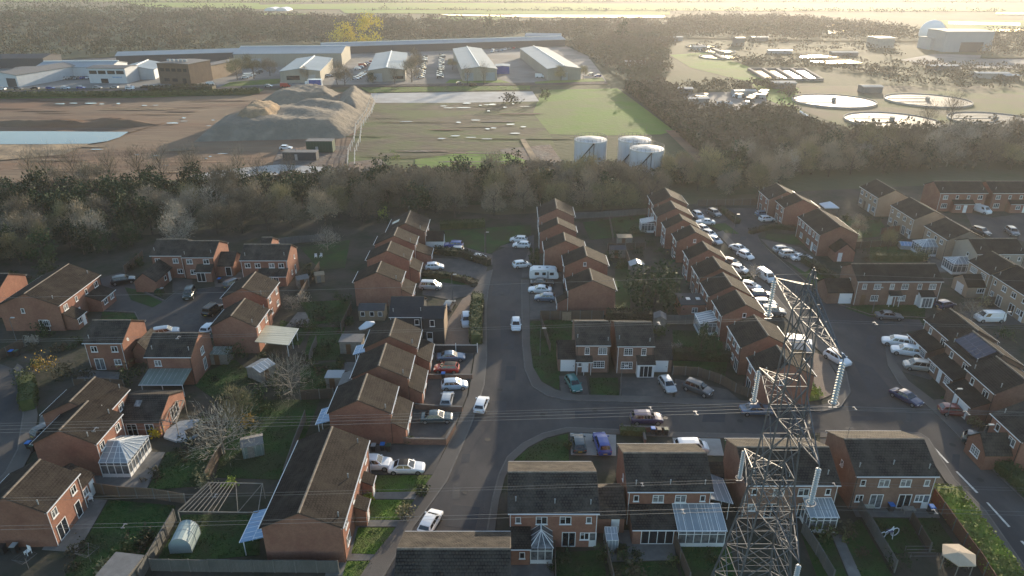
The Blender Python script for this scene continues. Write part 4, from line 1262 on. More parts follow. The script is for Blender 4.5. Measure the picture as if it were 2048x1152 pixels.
h = house('F5', "brick_house", "buff brick house with a white hipped conservatory toward the gardens", (1893, 434), (1939, 462), -90, 3.6, wall="brick_buff", front=[('win', -2.5, 3.3, 1.2, 1.0, 2), ('win', 2.5, 3.3, 1.2, 1.0, 2), ('win', .2, 3.4, .8, .9, 1)], rear=pair_front, group=FG)
conservatory(h, 'S', -2.2, 1.8, 3.4, 3.4, 2.3, True, "poly_clear", 1.6)
h = house('F6', "brick_house", "pale brick house, dark roof facing the camera, with a glazed conservatory at its left", (1938, 477), (2032, 476), 0, 3.4, wall="brick_pale", zr=6.9, front=pair_back, rear=pair_front, left=[('win', 1.0, 3.4, .7, .8, 1)])
conservatory(h, 'W', -.8, 3.0, 3.6, 3.2, 2.3, True, "poly_clear", 1.8)
h = house('F7', "brick_house", "buff brick house with wide white upper windows and a low garage wing", (1986, 502), (2029, 529), -90, 3.5, wall="brick_buff", front=[('georgian', -1.4, 3.3, 2.0, 1.1, 4), ('georgian', 1.6, 3.3, 1.6, 1.1, 3)], rear=back, group=FG)
wing(h, (-1.6, -7.4), (3.2, -3.45), 2.4, 4.0, 'y', doors=[('W', 'garage', 0, .05, 2.2, 2.0, 1), ('S', 'win', .6, 1.0, 1.4, 1.0, 3)])
h = house('F8', "brick_house", "pink buff brick house cut by the right edge of the view, behind the white van", (2058, 530), (2092, 575), -90, 3.7, wall="brick_buff", front=pair_back, rear=back)
h = house('F9', "terrace", "three house brick terrace facing the camera with white georgian windows, right of the pylon top", (1703, 527), (1871, 527), 0, 3.0, wall="brick_brown", front=trio, rear=pair_back, left=SMALL)
leanto(h, 'S', 4.0, 6.4, 1.3, 3.1, 2.4, wall="upvc_white", doors=[('patio', 5.2, .1, 1.9, 2.0, 3)])
leanto(h, 'S', -1.6, .4, .9, 3.0, 2.5, open_=True)
wing(h, (-12.6, -2.9), (-7.85, 2.2), 2.5, 4.2, 'x', doors=[('S', 'garage', 1.0, .05, 2.4, 2.1, 1)])
h = house('F10', C, "brown roofed row house with a low front block behind the two white parked cars", (1903, 616), (1954, 661), -90, 3.0, wall="brick_brown", front=single, rear=back)
leanto(h, 'S', -3.4, 2.4, 2.4, 3.4, 2.5, doors=[('win', -2.2, 1.0, 1.1, 1.1, 2), ('pdoor', -.4, .1, .9, 2.0, 1), ('georgian', 1.3, .9, 1.3, 1.1, 2)])
h = house('F11', C, "row house with dark solar panels across its roof, between two brown roofs on the right", (1954, 661), (2000, 710), -90, 3.1, wall="brick_brown", front=single, rear=back)
solar(h, 'S', -3.3, 2.6, .3, 2.8)
leanto(h, 'S', -3.2, 3.2, 2.2, 3.4, 2.5, doors=[('georgian', -2.0, .9, 1.3, 1.1, 2), ('pdoor', 0, .1, .9, 2.0, 1), ('georgian', 1.9, .9, 1.3, 1.1, 2)])
h = house('F12', C, "brown roofed row house with a white garage door and white front door on the right", (2000, 712), (2048, 762), -90, 3.2, wall="brick_brown", front=single, rear=back)
leanto(h, 'S', -2.9, 2.9, 2.4, 3.4, 2.5, doors=[('garage', 1.3, .05, 2.2, 2.05, 1), ('pdoor', -.6, .1, .9, 2.0, 1)])
h = house('F13', C, "dark roofed brick house with a gabled white windowed porch at the lower right edge", (2062, 800), (2112, 856), -90, 3.4, wall="brick_red", roof="tile_dark", front=single, rear=back)
wing(h, (-1.6, -7.2), (2.2, -3.35), 2.5, 4.4, 'y', doors=[('W', 'georgian', 0, .9, 1.6, 1.2, 2)])
h = house('F14', "terrace", "red brick pair facing the camera left of the parked white van at the top right", (1868, 362), (1962, 362), 0, 3.9, front=lambda L: pair_front(L), rear=pair_back)
leanto(h, 'S', -2.6, 2.6, 1.4, 3.2, 2.5, doors=[('win', -1.4, 1.0, 1.2, 1.0, 2), ('pdoor', 0.4, .1, .9, 2.0, 1)])
h = house('F15', "terrace", "red brick pair cut by the top right edge, right of the parked white van", (1972, 362), (2066, 362), 0, 3.9, front=lambda L: pair_front(L), rear=pair_back)
leanto(h, 'S', -1.6, 3.6, 1.4, 3.2, 2.5, doors=[('win', .4, 1.0, 1.2, 1.0, 2), ('pdoor', 2.2, .1, .9, 2.0, 1)])
# --- bottom row (gardens towards the camera)
h = house('G1', BOT, "red brick semi-detached pair with dark roof and a small white hipped conservatory, bottom centre", (1017, 943), (1192, 943), 0, 3.6, roof="tile_dark", front=pair_back, rear=pair_front, vents=3)
wing(h, (4.85, -2.0), (8.1, 3.4), 2.4, 4.2, 'x', doors=[('S', 'pdoor', .6, .05, .9, 2.0, 1)])
conservatory(h, 'S', -2.5, -.2, 2.4, 3.3, 2.3, True, "glass_half", .9)
leanto(h, 'S', -4.7, -2.6, 2.6, 3.0, 2.5, doors=[('win', -3.4, 1.0, .6, .9, 1)])
h = house('G2', BOT, "red brick semi-detached pair with a wide glazed white lean-to conservatory, left of the pylon", (1247, 904), (1412, 905), 0, 3.6, roof="tile_dark", front=lambda L: pair_back(L)[:4], rear=pair_front, left=SMALL, vents=3)
leanto(h, 'S', -4.4, .3, 3.0, 3.1, 2.3, doors=[('patio', -1.7, .1, 3.6, 2.0, 4)])
conservatory(h, 'S', .5, 5.6, 3.4, 3.1, 2.3, False)
leanto(h, 'E', -3.3, 1.6, 2.6, 3.3, 2.6, roof="poly_clear", name="side_canopy", open_=True)
wing(h, (4.75, .8), (7.6, 3.5), 2.4, 4.0, 'x', doors=[])
h = house('G3', BOT, "brown brick semi-detached pair standing directly behind the pylon lattice", (1475, 893), (1657, 893), 0, 3.6, wall="brick_brown", roof="tile_dark", front=pair_back, rear=pair_front, vents=3)
conservatory(h, 'S', 1.6, 4.6, 2.4, 3.0, 2.3, False)
h = house('G4', BOT, "brown brick semi-detached pair with dark roof between the pylon and the bright hedge", (1688, 876), (1848, 878), 0, 3.6, wall="brick_brown", roof="tile_dark", front=pair_back, rear=pair_front, left=SMALL, vents=3)
aerial(h, -4.4)
dish(h, 'W', 1.4, 4.2)
h = house('G5', BOT, "dark tiled roof with a sunlit ribbed far slope at the bottom edge of the view", (795, 1096), (1020, 1096), 0, 3.6, roof="tile_dark", front=pair_back, rear=pair_front, vents=2)


# ------------------------------------------------------------------ vehicles
# length, width, height, belt, bonnet height, windscreen base, windscreen top, rear roof end, rear glass base (x, front is +), boot deck
CARS = dict(
    hatch=(4.05, 1.76, 1.47, .95, .80, 1.05, .30, -1.50, -1.92, 0),
    suv=(4.5, 1.86, 1.68, 1.08, .98, 1.10, .45, -1.75, -2.12, 0),
    saloon=(4.65, 1.80, 1.43, .93, .82, 1.05, .25, -.95, -1.65, 1),
    estate=(4.65, 1.80, 1.48, .95, .82, 1.10, .35, -1.75, -2.18, 0),
    mpv=(4.5, 1.83, 1.70, 1.02, .96, 1.50, .80, -1.80, -2.12, 0),
    van=(4.9, 1.92, 1.92, 1.15, 1.08, 1.75, 1.10, -2.30, -2.40, 0),
    jeep=(4.3, 1.85, 1.85, 1.15, 1.10, .95, .62, -1.75, -1.90, 0))
CARM = {}


def car_meshes(t):
    if t in CARM:
        return CARM[t]
    L, Wd, Hh, be, bo, wb, wt, rt, rb, boot = CARS[t]
    w, f, r = Wd / 2, L / 2, -L / 2
    # lower body: stations (x, bottom, mid, top, half width factor)
    st = [(r, .42, .62, be - .22, .80), (r + .06, .32, .60, be - .10, .92), (r + .25, .24, .55, (be - .02), .98), (rb + .45, .22, .55, be, 1.0), (0, .22, .55, be, 1.0), (wb, .22, .55, be - .02, 1.0),
          (wb + .35, .22, .55, (be + bo) / 2, .99), (f - .30, .24, .52, bo - .05, .96), (f - .08, .30, .48, bo - .16, .86), (f, .40, .48, bo - .28, .74)]
    mb = MB()
    rings = []
    for x, zb, zm, zt, k in st:
        h = w * k
        rings.append([(x, -h * .88, zb), (x, -h, zm), (x, -h * .985, zt - .12), (x, -h * .90, zt), (x, 0, zt + .025), (x, h * .90, zt), (x, h * .985, zt - .12), (x, h, zm), (x, h * .88, zb)])
    for a, b in zip(rings[:-1], rings[1:]):
        for i in range(8):
            mb.poly([a[i], a[i + 1], b[i + 1], b[i]][::-1])
        mb.poly([a[8], a[0], b[0], b[8]][::-1])
    mb.poly(rings[0])
    mb.poly(rings[-1][::-1])
    # greenhouse
    wbse, wtop = w * .89, w * .70
    zr0 = Hh - .03
    T = [(rt, Hh - .05), (rt + .5, Hh - .005), (wt - .5, Hh), (wt, Hh - .045)]
    B0 = be - .01
    xs = [rb, wb + .02]
    base = [(rb, -wbse, B0), (wb + .02, -wbse, B0), (wb + .02, wbse, B0), (rb, wbse, B0)]
    topL = [(x, -wtop, z) for x, z in T]
    topR = [(x, wtop, z) for x, z in T]
    for i in range(3):
        mb.poly([topL[i], topL[i + 1], (topL[i + 1][0], 0, topL[i + 1][2] + .03), (topL[i][0], 0, topL[i][2] + .03)])
        mb.poly([(topL[i][0], 0, topL[i][2] + .03), (topL[i + 1][0], 0, topL[i + 1][2] + .03), topR[i + 1], topR[i]])
    mb.poly([base[0], base[1]] + topL[::-1])
    mb.poly([base[2], base[3]] + topR)
    mb.poly([base[1], base[2], topR[3], (topR[3][0], 0, topR[3][2] + .03), topL[3]])
    mb.poly([base[3], base[0], topL[0], (topL[0][0], 0, topL[0][2] + .03), topR[0]])
    mb.box(wb - .35, -w - .14, be - .03, wb - .18, -w * .93, be + .12)          # mirrors
    mb.box(wb - .35, w * .93, be - .03, wb - .18, w + .14, be + .12)
    body = mb.mesh("car_" + t, "paint_white", smooth=False)

    def lerp(a, b, k):
        return tuple(a[i] + (b[i] - a[i]) * k for i in range(3))

    def pane(a, b, c, d, m=.08, mt=.10, off=(0, 0, 0), mats="car_glass", name="windscreen"):
        # a,b bottom; c,d top (c above b)
        a2, b2 = lerp(a, b, m), lerp(b, a, m)
        d2, c2 = lerp(d, c, m), lerp(c, d, m)
        p = [lerp(a2, d2, mt), lerp(b2, c2, mt), lerp(b2, c2, 1 - mt), lerp(a2, d2, 1 - mt)]
        q = MB()
        q.poly([(x + off[0], y + off[1], z + off[2]) for x, y, z in p])
        return q.mesh(name, mats)
    g = [("windscreen", pane(base[1], base[2], topR[3], topL[3], off=(.014, 0, .014))), ("rear_window", pane(base[3], base[0], topL[0], topR[0], off=(-.014, 0, .012), mt=.14))]
    va = t == 'van'
    for sg, bb, tt in ((-1, base[0], topL), (1, base[3], topR)):
        ba, bf = (rb, sg * wbse, B0), (wb + .02, sg * wbse, B0)
        q = MB()
        split = [(.10, .36), (.39, .64), (.67, .93)] if t in ('suv', 'mpv', 'estate', 'hatch', 'jeep') else [(.12, .50), (.54, .92)]
        if va:
            split = [(.72, .92)]
        for a, b in split:
            def edge(k, v):
                lo = lerp(ba, bf, k)
                x0, x1 = tt[0], tt[3]
                hi = lerp(x0, x1, k)
                return lerp(lo, hi, v)
            pts = [edge(a, .10), edge(b, .10), edge(b, .86), edge(a, .86)]
            pts = [(x, y + sg * .014, z + .006) for x, y, z in pts]
            q.poly(pts if sg < 0 else pts[::-1])
        g.append(("side_window", q.mesh("side_window", "car_glass")))
    wr = .33 if t not in ('suv', 'jeep', 'van') else .37
    wm = MB()
    n = 14
    for y0, y1 in ((-.11, .11),):
        for k in range(n):
            a, b = 2 * math.pi * k / n, 2 * math.pi * (k + 1) / n
            p, qd = (wr * math.cos(a), wr * math.sin(a)), (wr * math.cos(b), wr * math.sin(b))
            wm.poly([(p[0], y0, p[1]), (qd[0], y0, qd[1]), (qd[0], y1, qd[1]), (p[0], y1, p[1])])
    for y in (-.11, .11):
        wm.poly([(wr * math.cos(2 * math.pi * k / n), y, wr * math.sin(2 * math.pi * k / n)) for k in (range(n) if y < 0 else reversed(range(n)))])
    tyre = wm.mesh("wheel", "tyre_rubber")
    rm = MB()
    for y in (-.118, .118):
        rm.poly([(wr * .66 * math.cos(2 * math.pi * k / n), y, wr * .66 * math.sin(2 * math.pi * k / n)) for k in (range(n) if y < 0 else reversed(range(n)))])
    rim = rm.mesh("rim", "wheel_alloy")
    xw = (f - .80, r + .78)
    wheels = [(x, sg * (w - .09), wr) for x in xw for sg in (-1, 1)]
    lamps = []
    hb = MB()
    hb.box(-.10, -.17, -.07, .03, .17, .07)
    lamps.append(("headlight", hb.mesh("headlight", "headlamp_lens"), [(f - .09, sg * w * .66, bo - .20) for sg in (-1, 1)]))
    tb = MB()
    tb.box(-.02, -.13, -.10, .09, .13, .10)
    lamps.append(("tail_light", tb.mesh("tail_light", "tail_lens"), [(r + .05, sg * w * .74, be - .22) for sg in (-1, 1)]))
    p1, p2 = MB(), MB()
    p1.box(f - .01, -.26, .42, f + .015, .26, .53)
    p2.box(r - .015, -.26, .55, r + .01, .26, .66)
    plates = [("number_plate", p1.mesh("number_plate", "plate_white")), ("number_plate", p2.mesh("number_plate", "plate_yellow"))]
    CARM[t] = (body, g, tyre, rim, wheels, lamps, plates)
    return CARM[t]


BODYM = {}


def car(t, color, px, py, heading, label, group=None, roof=None, cat="car"):
    """px, py: middle of the car in the photograph, about half a metre up. heading: 0 along +X, 90 away from the camera."""
    body, g, tyre, rim, wheels, lamps, plates = car_meshes(t)
    x, y = G(px, py, .75)
    name = {"hatch": "hatchback", "suv": "family_car", "saloon": "saloon_car", "estate": "estate_car", "mpv": "people_carrier", "van": "panel_van", "jeep": "off_roader"}[t]
    o = thing(name, label, cat, (x, y, .07), math.radians(heading), group)
    k = (t, color, roof)
    if k not in BODYM:
        me = body.copy()
        me.materials.clear()
        me.materials.append(MAT["paint_" + color])
        if roof:
            me.materials.append(MAT[roof])
            for p in me.polygons:
                if p.center.z > CARS[t][2] - .07 and abs(p.normal.z) > .7:
                    p.material_index = 1
        BODYM[k] = me
    ob("body", BODYM[k], o)
    for n, me in g:
        ob(n, me, o)
    for w in wheels:
        wo = ob("wheel", tyre, o, w)
        ob("rim", rim, wo)
    for n, me, ps in lamps:
        for p in ps:
            ob(n, me, o, p)
    for n, me in plates:
        ob(n, me, o)
    return o


CARLIST = [
    # left close
    ('suv', 'black', 246, 560, 25, "black car in deep shade left of the garage wing at the top of the close"),
    ('jeep', 'dark_green', 379, 587, -80, "dark boxy off-roader facing the camera in the middle of the left close"),
    ('hatch', 'white', 419, 655, 80, "white hatchback squeezed beside the brick house at the close's lower right"),
    ('suv', 'dark_grey', 468, 566, 60, "dark grey car nosing out of the brick carport in the left close"),
    ('suv', 'silver', 331, 664, 20, "car whose silver roof just shows over the dark roof of the canopy house"),
    # left of the main road, from the top
    ('suv', 'blue', 907, 490, 175, "blue family car on the top drive left of the main road"),
    ('hatch', 'silver', 910, 499, 175, "pale car mostly hidden by the brown hedge, below the blue family car"),
    ('hatch', 'white', 961, 516, -30, "white hatchback at the pointed end of the brown hedge"),
    ('hatch', 'white', 869, 532, 5, "white hatchback on the curved drive between the two hedges"),
    ('mpv', 'silver', 861, 571, -5, "silver people carrier in front of the wide red gable house"),
    ('estate', 'dark_grey', 898, 610, 80, "dark car close to the brick side of the dark clad house"),
    ('suv', 'pale_blue', 933, 640, -85, "pale family car facing the camera beside the tall clipped hedge"),
    ('saloon', 'steel_blue', 902, 712, 3, "slate blue saloon parked just below the white post fence"),
    ('hatch', 'red', 893, 735, 178, "red hatchback with a black roof in the drive left of the road"),
    ('hatch', 'pale_blue', 909, 768, 5, "pale blue hatchback parked below the red one"),
    ('hatch', 'silver', 894, 797, 88, "silver hatchback seen from behind with red tail lights, below the pale blue one"),
    ('saloon', 'dark_teal', 873, 833, 2, "long dark grey green saloon on the lowest walled drive"),
    ('suv', 'white', 748, 926, 0, "white family car half hidden by the eaves of the long mossy roof"),
    ('hatch', 'white', 963, 807, 80, "white hatchback with dark rear parked on the road beside the low wall"),
    ('saloon', 'white', 813, 933, 0, "sleek white car with black glass roof on the drive of the long pair"),
    ('hatch', 'white', 861, 1042, 72, "white hatchback parked half on the pavement near the bottom edge"),
    ('hatch', 'white', 1032, 648, -90, "small white car driving down the middle of the main road"),
    # right of the main road
    ('hatch', 'white', 1037, 478, 172, "white hatchback, upper of the two side by side at the road's head"),
    ('hatch', 'white', 1043, 489, 172, "white hatchback, lower of the two side by side at the road's head"),
    ('hatch', 'white', 1044, 528, 15, "white hatchback standing alone above the caravan"),
    ('saloon', 'black', 1084, 564, 0, "black car in the caravan's shade directly below it"),
    ('saloon', 'white', 1080, 578, 175, "white saloon second below the caravan"),
    ('hatch', 'steel_blue', 1090, 594, 175, "steel blue car lowest of those parked below the caravan"),
    ('hatch', 'teal', 1147, 766, -75, "teal car in front of the left white garage door by the corner"),
    ('hatch', 'silver', 1335, 768, -80, "silver car facing the camera in front of the right white garage door"),
    ('suv', 'dark_grey', 1396, 776, -40, "dark car angled on the drive beside the curved fence"),
    ('suv', 'purple', 1293, 836, 0, "dark purple family car with gleaming bonnet on the side road above the bins"),
    ('saloon', 'steel_blue', 1513, 818, 0, "grey blue car on the side road seen through the pylon lattice"),
    ('hatch', 'dark_teal', 1157, 884, 92, "dark green hatchback on the pale drive beside the lawn wedge"),
    ('suv', 'blue', 1204, 886, 95, "bright blue car beside the dark green hatchback above the dark roofs"),
    ('mpv', 'white', 1383, 893, 0, "white vehicle roof just showing over the ridge left of the pylon"),
    # right close
    ('suv', 'pale_blue', 1396, 431, -80, "pale car at the very top of the right close against the houses"),
    ('suv', 'grey', 1428, 426, -70, "grey car by the low hedge at the top of the right close"),
    ('saloon', 'white', 1411, 443, 175, "white saloon across the drive at the top of the right close"),
    ('hatch', 'silver', 1407, 457, -60, "silver car against the house eaves, just below the white saloon"),
    ('hatch', 'white', 1419, 467, -60, "white car against the house eaves beside the small verge lawn"),
    ('hatch', 'pale_blue', 1429, 480, -60, "pale blue car against the eaves at the lower tip of the verge lawn"),
    ('saloon', 'white', 1478, 496, -55, "white saloon, upper of the pair parked nose to tail on the close"),
    ('hatch', 'white', 1491, 510, -60, "white hatchback, lower of the pair parked nose to tail on the close"),
    ('hatch', 'dark_grey', 1463, 524, -40, "dark car tucked against the row's eaves left of the close"),
    ('hatch', 'white', 1477, 537, -40, "white car just below the dark one against the row's eaves"),
    ('van', 'white', 1532, 553, -75, "white van parked near the tall tan pampas clump on the close"),
    ('hatch', 'white', 1501, 571, -30, "white car under the tan pampas clump in front of the row"),
    ('estate', 'navy', 1522, 588, 0, "dark blue estate car across a drive left of the pylon top"),
    ('estate', 'silver', 1529, 605, 0, "silver car directly below the dark blue estate left of the pylon top"),
    ('suv', 'grey', 1546, 622, -10, "grey car behind the uppermost left insulator string"),
    ('estate', 'silver', 1567, 498, 8, "silver estate, first of three in line below the verge of the long terrace"),
    ('suv', 'silver', 1579, 508, 8, "silver family car, middle of three in line below the long terrace"),
    ('saloon', 'white', 1603, 514, 5, "white car, last of three in line nearest the dark hedge"),
    ('hatch', 'steel_blue', 1526, 427, 10, "blue grey car, upper of two below the far end house of the estate"),
    ('hatch', 'white', 1534, 437, 10, "white car, lower of two below the far end house of the estate"),
    ('saloon', 'grey', 1778, 630, -8, "grey saloon parked in the road before the georgian windowed terrace"),
    ('hatch', 'navy', 1891, 608, 20, "dark blue car at the right end of the georgian windowed terrace"),
    ('van', 'white', 1979, 635, 180, "white panel van parked alone near the right edge"),
    ('suv', 'white', 1793, 683, 160, "white car, upper of two side by side before the low front block"),
    ('suv', 'white', 1812, 701, 160, "white car, lower of two side by side before the low front block"),
    ('mpv', 'beige', 1838, 731, 165, "beige people carrier below the two white cars on the right"),
    ('saloon', 'navy', 1813, 793, -60, "dark navy saloon on the road right of the pylon"),
    ('hatch', 'maroon', 1909, 820, -10, "dark red car by the street lamp and the white garage door"),
    ('suv', 'dark_teal', 1963, 884, -35, "dark teal car in shade on the lower right drive"),
    ('estate', 'navy', 2008, 897, -35, "dark blue car beside the white windowed porch at the lower right"),
    ('van', 'white', 1963, 420, -70, "white van standing between the two brick pairs at the top right"),
    ('suv', 'dark_grey', 1962, 463, -70, "dark grey car at the left of the top right turning circle"),
    ('suv', 'grey', 2024, 463, -100, "grey car near the right edge on the top right turning circle"),
    ('hatch', 'dark_grey', 94, 857, 60, "dark car behind the brick house at the far left, beside the curving road"),
    ('suv', 'white', 1675, 716, -65, "white car beside the pylon's right arm tip and its hanging insulators"),
]
for t, c, x, y, a, lab in CARLIST:
    car(t, c, x, y, a, lab, roof="metal_black" if "black roof" in lab or "black glass roof" in lab else None, cat="van" if t == 'van' else "car")

# roof rack off-roader in the left close
o = car('jeep', 'black', 425, 620, 75, "black off-roader with a ladder roof rack parked in the left close")
mb = MB()
for yy in (-.55, .55):
    mb.beam((-1.6, yy, 1.98), (.6, yy, 1.98), .03)
for k in range(6):
    mb.beam((-1.6 + .44 * k, -.6, 1.98), (-1.6 + .44 * k, .6, 1.98), .03)
for k in (0, 1):
    for yy in (-.5, .5):
        mb.beam((-1.3 + 1.6 * k, yy, 1.8), (-1.3 + 1.6 * k, yy, 1.98), .03)
ob("roof_rack", mb.mesh("roof_rack", "timber_pale"), o)

# caravan
x, y = G(1088, 548, 1.2)
o = thing("caravan", "long white touring caravan with dark windows parked right of the main road", "caravan", (x, y, .08), math.radians(-2))
mb = MB()
prof = [(-2.9, .55), (2.7, .55), (2.95, .9), (2.85, 1.7), (2.3, 2.42), (1.2, 2.55), (-2.2, 2.52), (-2.85, 2.1), (-3.0, 1.2)]
w = 1.12
mb.poly([(a, -w, b) for a, b in prof])
mb.poly([(a, w, b) for a, b in reversed(prof)])
for i in range(len(prof)):
    p, q = prof[i], prof[(i + 1) % len(prof)]
    mb.poly([(p[0], -w, p[1]), (p[0], w, p[1]), (q[0], w, q[1]), (q[0], -w, q[1])])
ob("body", mb.mesh("body", "upvc_white"), o)
for a, b in ((-1.9, -1.0), (-.35, .35), (1.15, 1.95)):
    for sg in (-1, 1):
        q = MB()
        q.box(a, sg * w - .02, 1.35, b, sg * w + .02, 1.95)
        ob("window", q.mesh("window", "car_glass"), o)
q = MB()
q.box(2.62, -.9, 1.5, 2.9, .9, 2.0)
ob("window", q.mesh("window", "car_glass"), o)
q = MB()
q.box(.55, -w - .025, .65, 1.0, -w, 2.15)
ob("door", q.mesh("door", "plastic_grey"), o)
for dx in (-.9, .6):
    q = MB()
    q.box(dx - .25, -.25, 2.53, dx + .25, .25, 2.63)
    ob("roof_vent", q.mesh("roof_vent", "plastic_grey"), o)
_, _, tyre, rim, _, _, _ = car_meshes('hatch')
for sg in (-1, 1):
    wo = ob("wheel", tyre, o, (-.2, sg * 1.03, .33))
    ob("rim", rim, wo)
q = MB()
q.beam((2.8, -.6, .6), (4.1, 0, .55), .05)
q.beam((2.8, .6, .6), (4.1, 0, .55), .05)
q.beam((4.0, 0, 0), (4.0, 0, .7), .04)
ob("drawbar", q.mesh("drawbar", "steel_galvanised"), o)

# white box lorry behind the pylon
x, y = G(1600, 690, 1.2)
o = thing("box_lorry", "white box lorry parked on the close behind the pylon lattice", "lorry", (x, y, .07), math.radians(-15))
o.scale = (.74, .9, .84)
q = MB()
q.box(-3.2, -1.1, .9, 1.3, 1.1, 3.1)
ob("cargo_box", q.mesh("cargo_box", "upvc_white"), o)
q = MB()
q.poly([(1.4, -1, .5), (3.0, -1, .5), (3.0, -1, 1.3), (2.5, -1, 2.3), (1.4, -1, 2.4)])
q.poly([(1.4, 1, 2.4), (2.5, 1, 2.3), (3.0, 1, 1.3), (3.0, 1, .5), (1.4, 1, .5)])
for a, b in (((3.0, .5), (3.0, 1.3)), ((3.0, 1.3), (2.5, 2.3)), ((2.5, 2.3), (1.4, 2.4)), ((1.4, 2.4), (1.4, .5))):
    q.poly([(a[0], -1, a[1]), (a[0], 1, a[1]), (b[0], 1, b[1]), (b[0], -1, b[1])])
ob("cab", q.mesh("cab", "paint_white"), o)
q = MB()
q.poly([(2.98, -.85, 1.36), (2.98, .85, 1.36), (2.56, .85, 2.22), (2.56, -.85, 2.22)])
ob("windscreen", q.mesh("windscreen", "car_glass"), o)
q = MB()
q.box(-3.1, -.5, .45, 2.6, .5, .88)
ob("chassis", q.mesh("chassis", "metal_black"), o)
_, _, tyre2, rim2, _, _, _ = car_meshes('van')
for xx in (-2.2, 2.1):
    for sg in (-1, 1):
        wo = ob("wheel", tyre2, o, (xx, sg * .92, .37))
        ob("rim", rim2, wo)

# ------------------------------------------------------------------ far parked cars: one mesh each, too small for parts
FARM = {}


def far_car_mesh(color, van=False):
    k = (color, van)
    if k in FARM:
        return FARM[k]
    mb = MB()
    if van:
        P_ = [(-2.6, .3), (2.6, .3), (2.6, 1.0), (1.9, 1.25), (1.3, 2.1), (-2.6, 2.2)]
    else:
        P_ = [(-2.1, .3), (2.1, .3), (2.1, .75), (1.0, .95), (.35, 1.45), (-1.3, 1.5), (-2.0, 1.0)]
    w = .9
    mb.poly([(a, -w, b) for a, b in P_], 0)
    mb.poly([(a, w, b) for a, b in reversed(P_)], 0)
    n = len(P_)
    for i in range(n):
        p, q = P_[i], P_[(i + 1) % n]
        gl = (not van and i in (3, 5)) or (van and i == 3)
        mb.poly([(p[0], -w, p[1]), (p[0], w, p[1]), (q[0], w, q[1]), (q[0], -w, q[1])], 1 if gl else 0)
    if not van:
        for sg in (-1, 1):
            pts = [(.75, sg * (w + .01), .97), (.28, sg * (w + .01), 1.38), (-1.2, sg * (w + .01), 1.40), (-1.7, sg * (w + .01), 1.0)]
            mb.poly(pts if sg > 0 else pts[::-1], 1)
    for x in (-1.35, 1.35):
        for sg in (-1, 1):
            mb.box(x - .32, sg * .75 - .16, 0, x + .32, sg * .75 + .17, .62, 2)
    FARM[k] = mb.mesh("far_car", ["paint_" + color, "car_glass", "tyre_rubber"])
    return FARM[k]


FARCOL = ["white", "white", "silver", "white", "grey", "pale_blue", "black", "silver", "blue", "white", "red", "dark_grey"]
CNAME = dict(white="white", silver="silver", grey="grey", pale_blue="pale blue", black="black", blue="blue", red="red", dark_grey="dark grey", beige="beige", orange="orange")


def far_row(p, q, n, heading, where, group, seed=0, cols=None, van=.0):
    r = random.Random(seed)
    a, b = G(*p), G(*q)
    for i in range(n):
        t = i / max(1, n - 1)
        c = r.choice(cols or FARCOL)
        v = r.random() < van
        x, y = a[0] + (b[0] - a[0]) * t + r.uniform(-.3, .3), a[1] + (b[1] - a[1]) * t + r.uniform(-.5, .5)
        o = ob("parked_van" if v else "parked_car", far_car_mesh(c, v), None, (x, y, .30), math.radians(heading + r.choice((0, 180))))
        tag(o, "small %s %s %s" % (CNAME[c], "van" if v else "car", where), "van" if v else "car", group)


for k, (p, q, n, hd, where, grp, cols) in enumerate([
    ((100, 160), (190, 158), 9, 70, "in the front rank before the white industrial building", "cars before the white industrial building", None),
    ((105, 154), (178, 150), 9, 70, "in the back rank before the white industrial building", "cars before the white industrial building", None),
    ((5, 181), (290, 177), 10, 2, "parked along the road below the industrial units", "cars along the industrial road", None),
    ((35, 172), (95, 160), 8, 70, "parked beside the dark bay at the far left", "cars beside the left white building", None),
    ((490, 158), (520, 146), 5, 20, "in the small lot beside the round bushy trees", "cars in the small lot by the trees", None),
    ((842, 157), (850, 115), 13, 5, "in the rank along the left side of the central drive", "cars left of the central drive", None),
    ((880, 157), (884, 112), 15, 5, "in the rank along the right side of the central drive", "cars right of the central drive", ["white", "white", "silver", "white", "grey"]),
    ((712, 160), (732, 148), 6, 0, "in the left rank beside the second grey shed", "cars beside the second grey shed", None),
    ((716, 140), (740, 126), 6, 0, "behind the left rank beside the second grey shed", "cars beside the second grey shed", None),
    ((650, 155), (688, 148), 6, 20, "parked between the first grey shed and the bare trees", "cars by the first grey shed", None),
    ((985, 105), (1028, 98), 6, 80, "parked behind the third grey shed", "cars behind the third grey shed", None),
    ((1180, 152), (1196, 155), 2, 0, "parked at the end of the fourth grey shed", "cars at the fourth grey shed", None)]):
    far_row(p, q, n, hd, where, grp, k, cols, .06)
for col, x, y, hd, lab, v in [("white", 1079, 154, 0, "white van at the near end of the fourth grey shed", True), ("red", 571, 173, 0, "red van on the industrial road beside the blue signed lorry", True),
                              ("white", 421, 170, 80, "white van near the brown brick office block", True), ("silver", 537, 173, 0, "silver car on the industrial road left of the red van", False),
                              ("dark_grey", 600, 174, 0, "dark car on the industrial road between the red van and the lorry", False), ("grey", 920, 168, 5, "grey car on the industrial road before the third grey shed", False),
                              ("black", 945, 170, 5, "black car on the industrial road before the third grey shed", False), ("silver", 395, 174, 0, "silver car on the road below the brown office block", False),
                              ("dark_grey", 310, 176, 0, "dark car on the road between the white and brown blocks", False), ("white", 260, 178, 0, "white car on the road below the white industrial building", False),
                              ("white", 572, 297, 0, "white car on the building site beside the dark cabin", False)]:
    x, y = G(x, y, .6)
    tag(ob("parked_van" if v else "parked_car", far_car_mesh(col, v), None, (x, y, .3), math.radians(hd)), lab, "van" if v else "car")
x, y = G(631, 170, 1.5)
o = thing("box_lorry", "white lorry with a big blue panel on its side, on the industrial road", "lorry", (x, y, .3), 0)
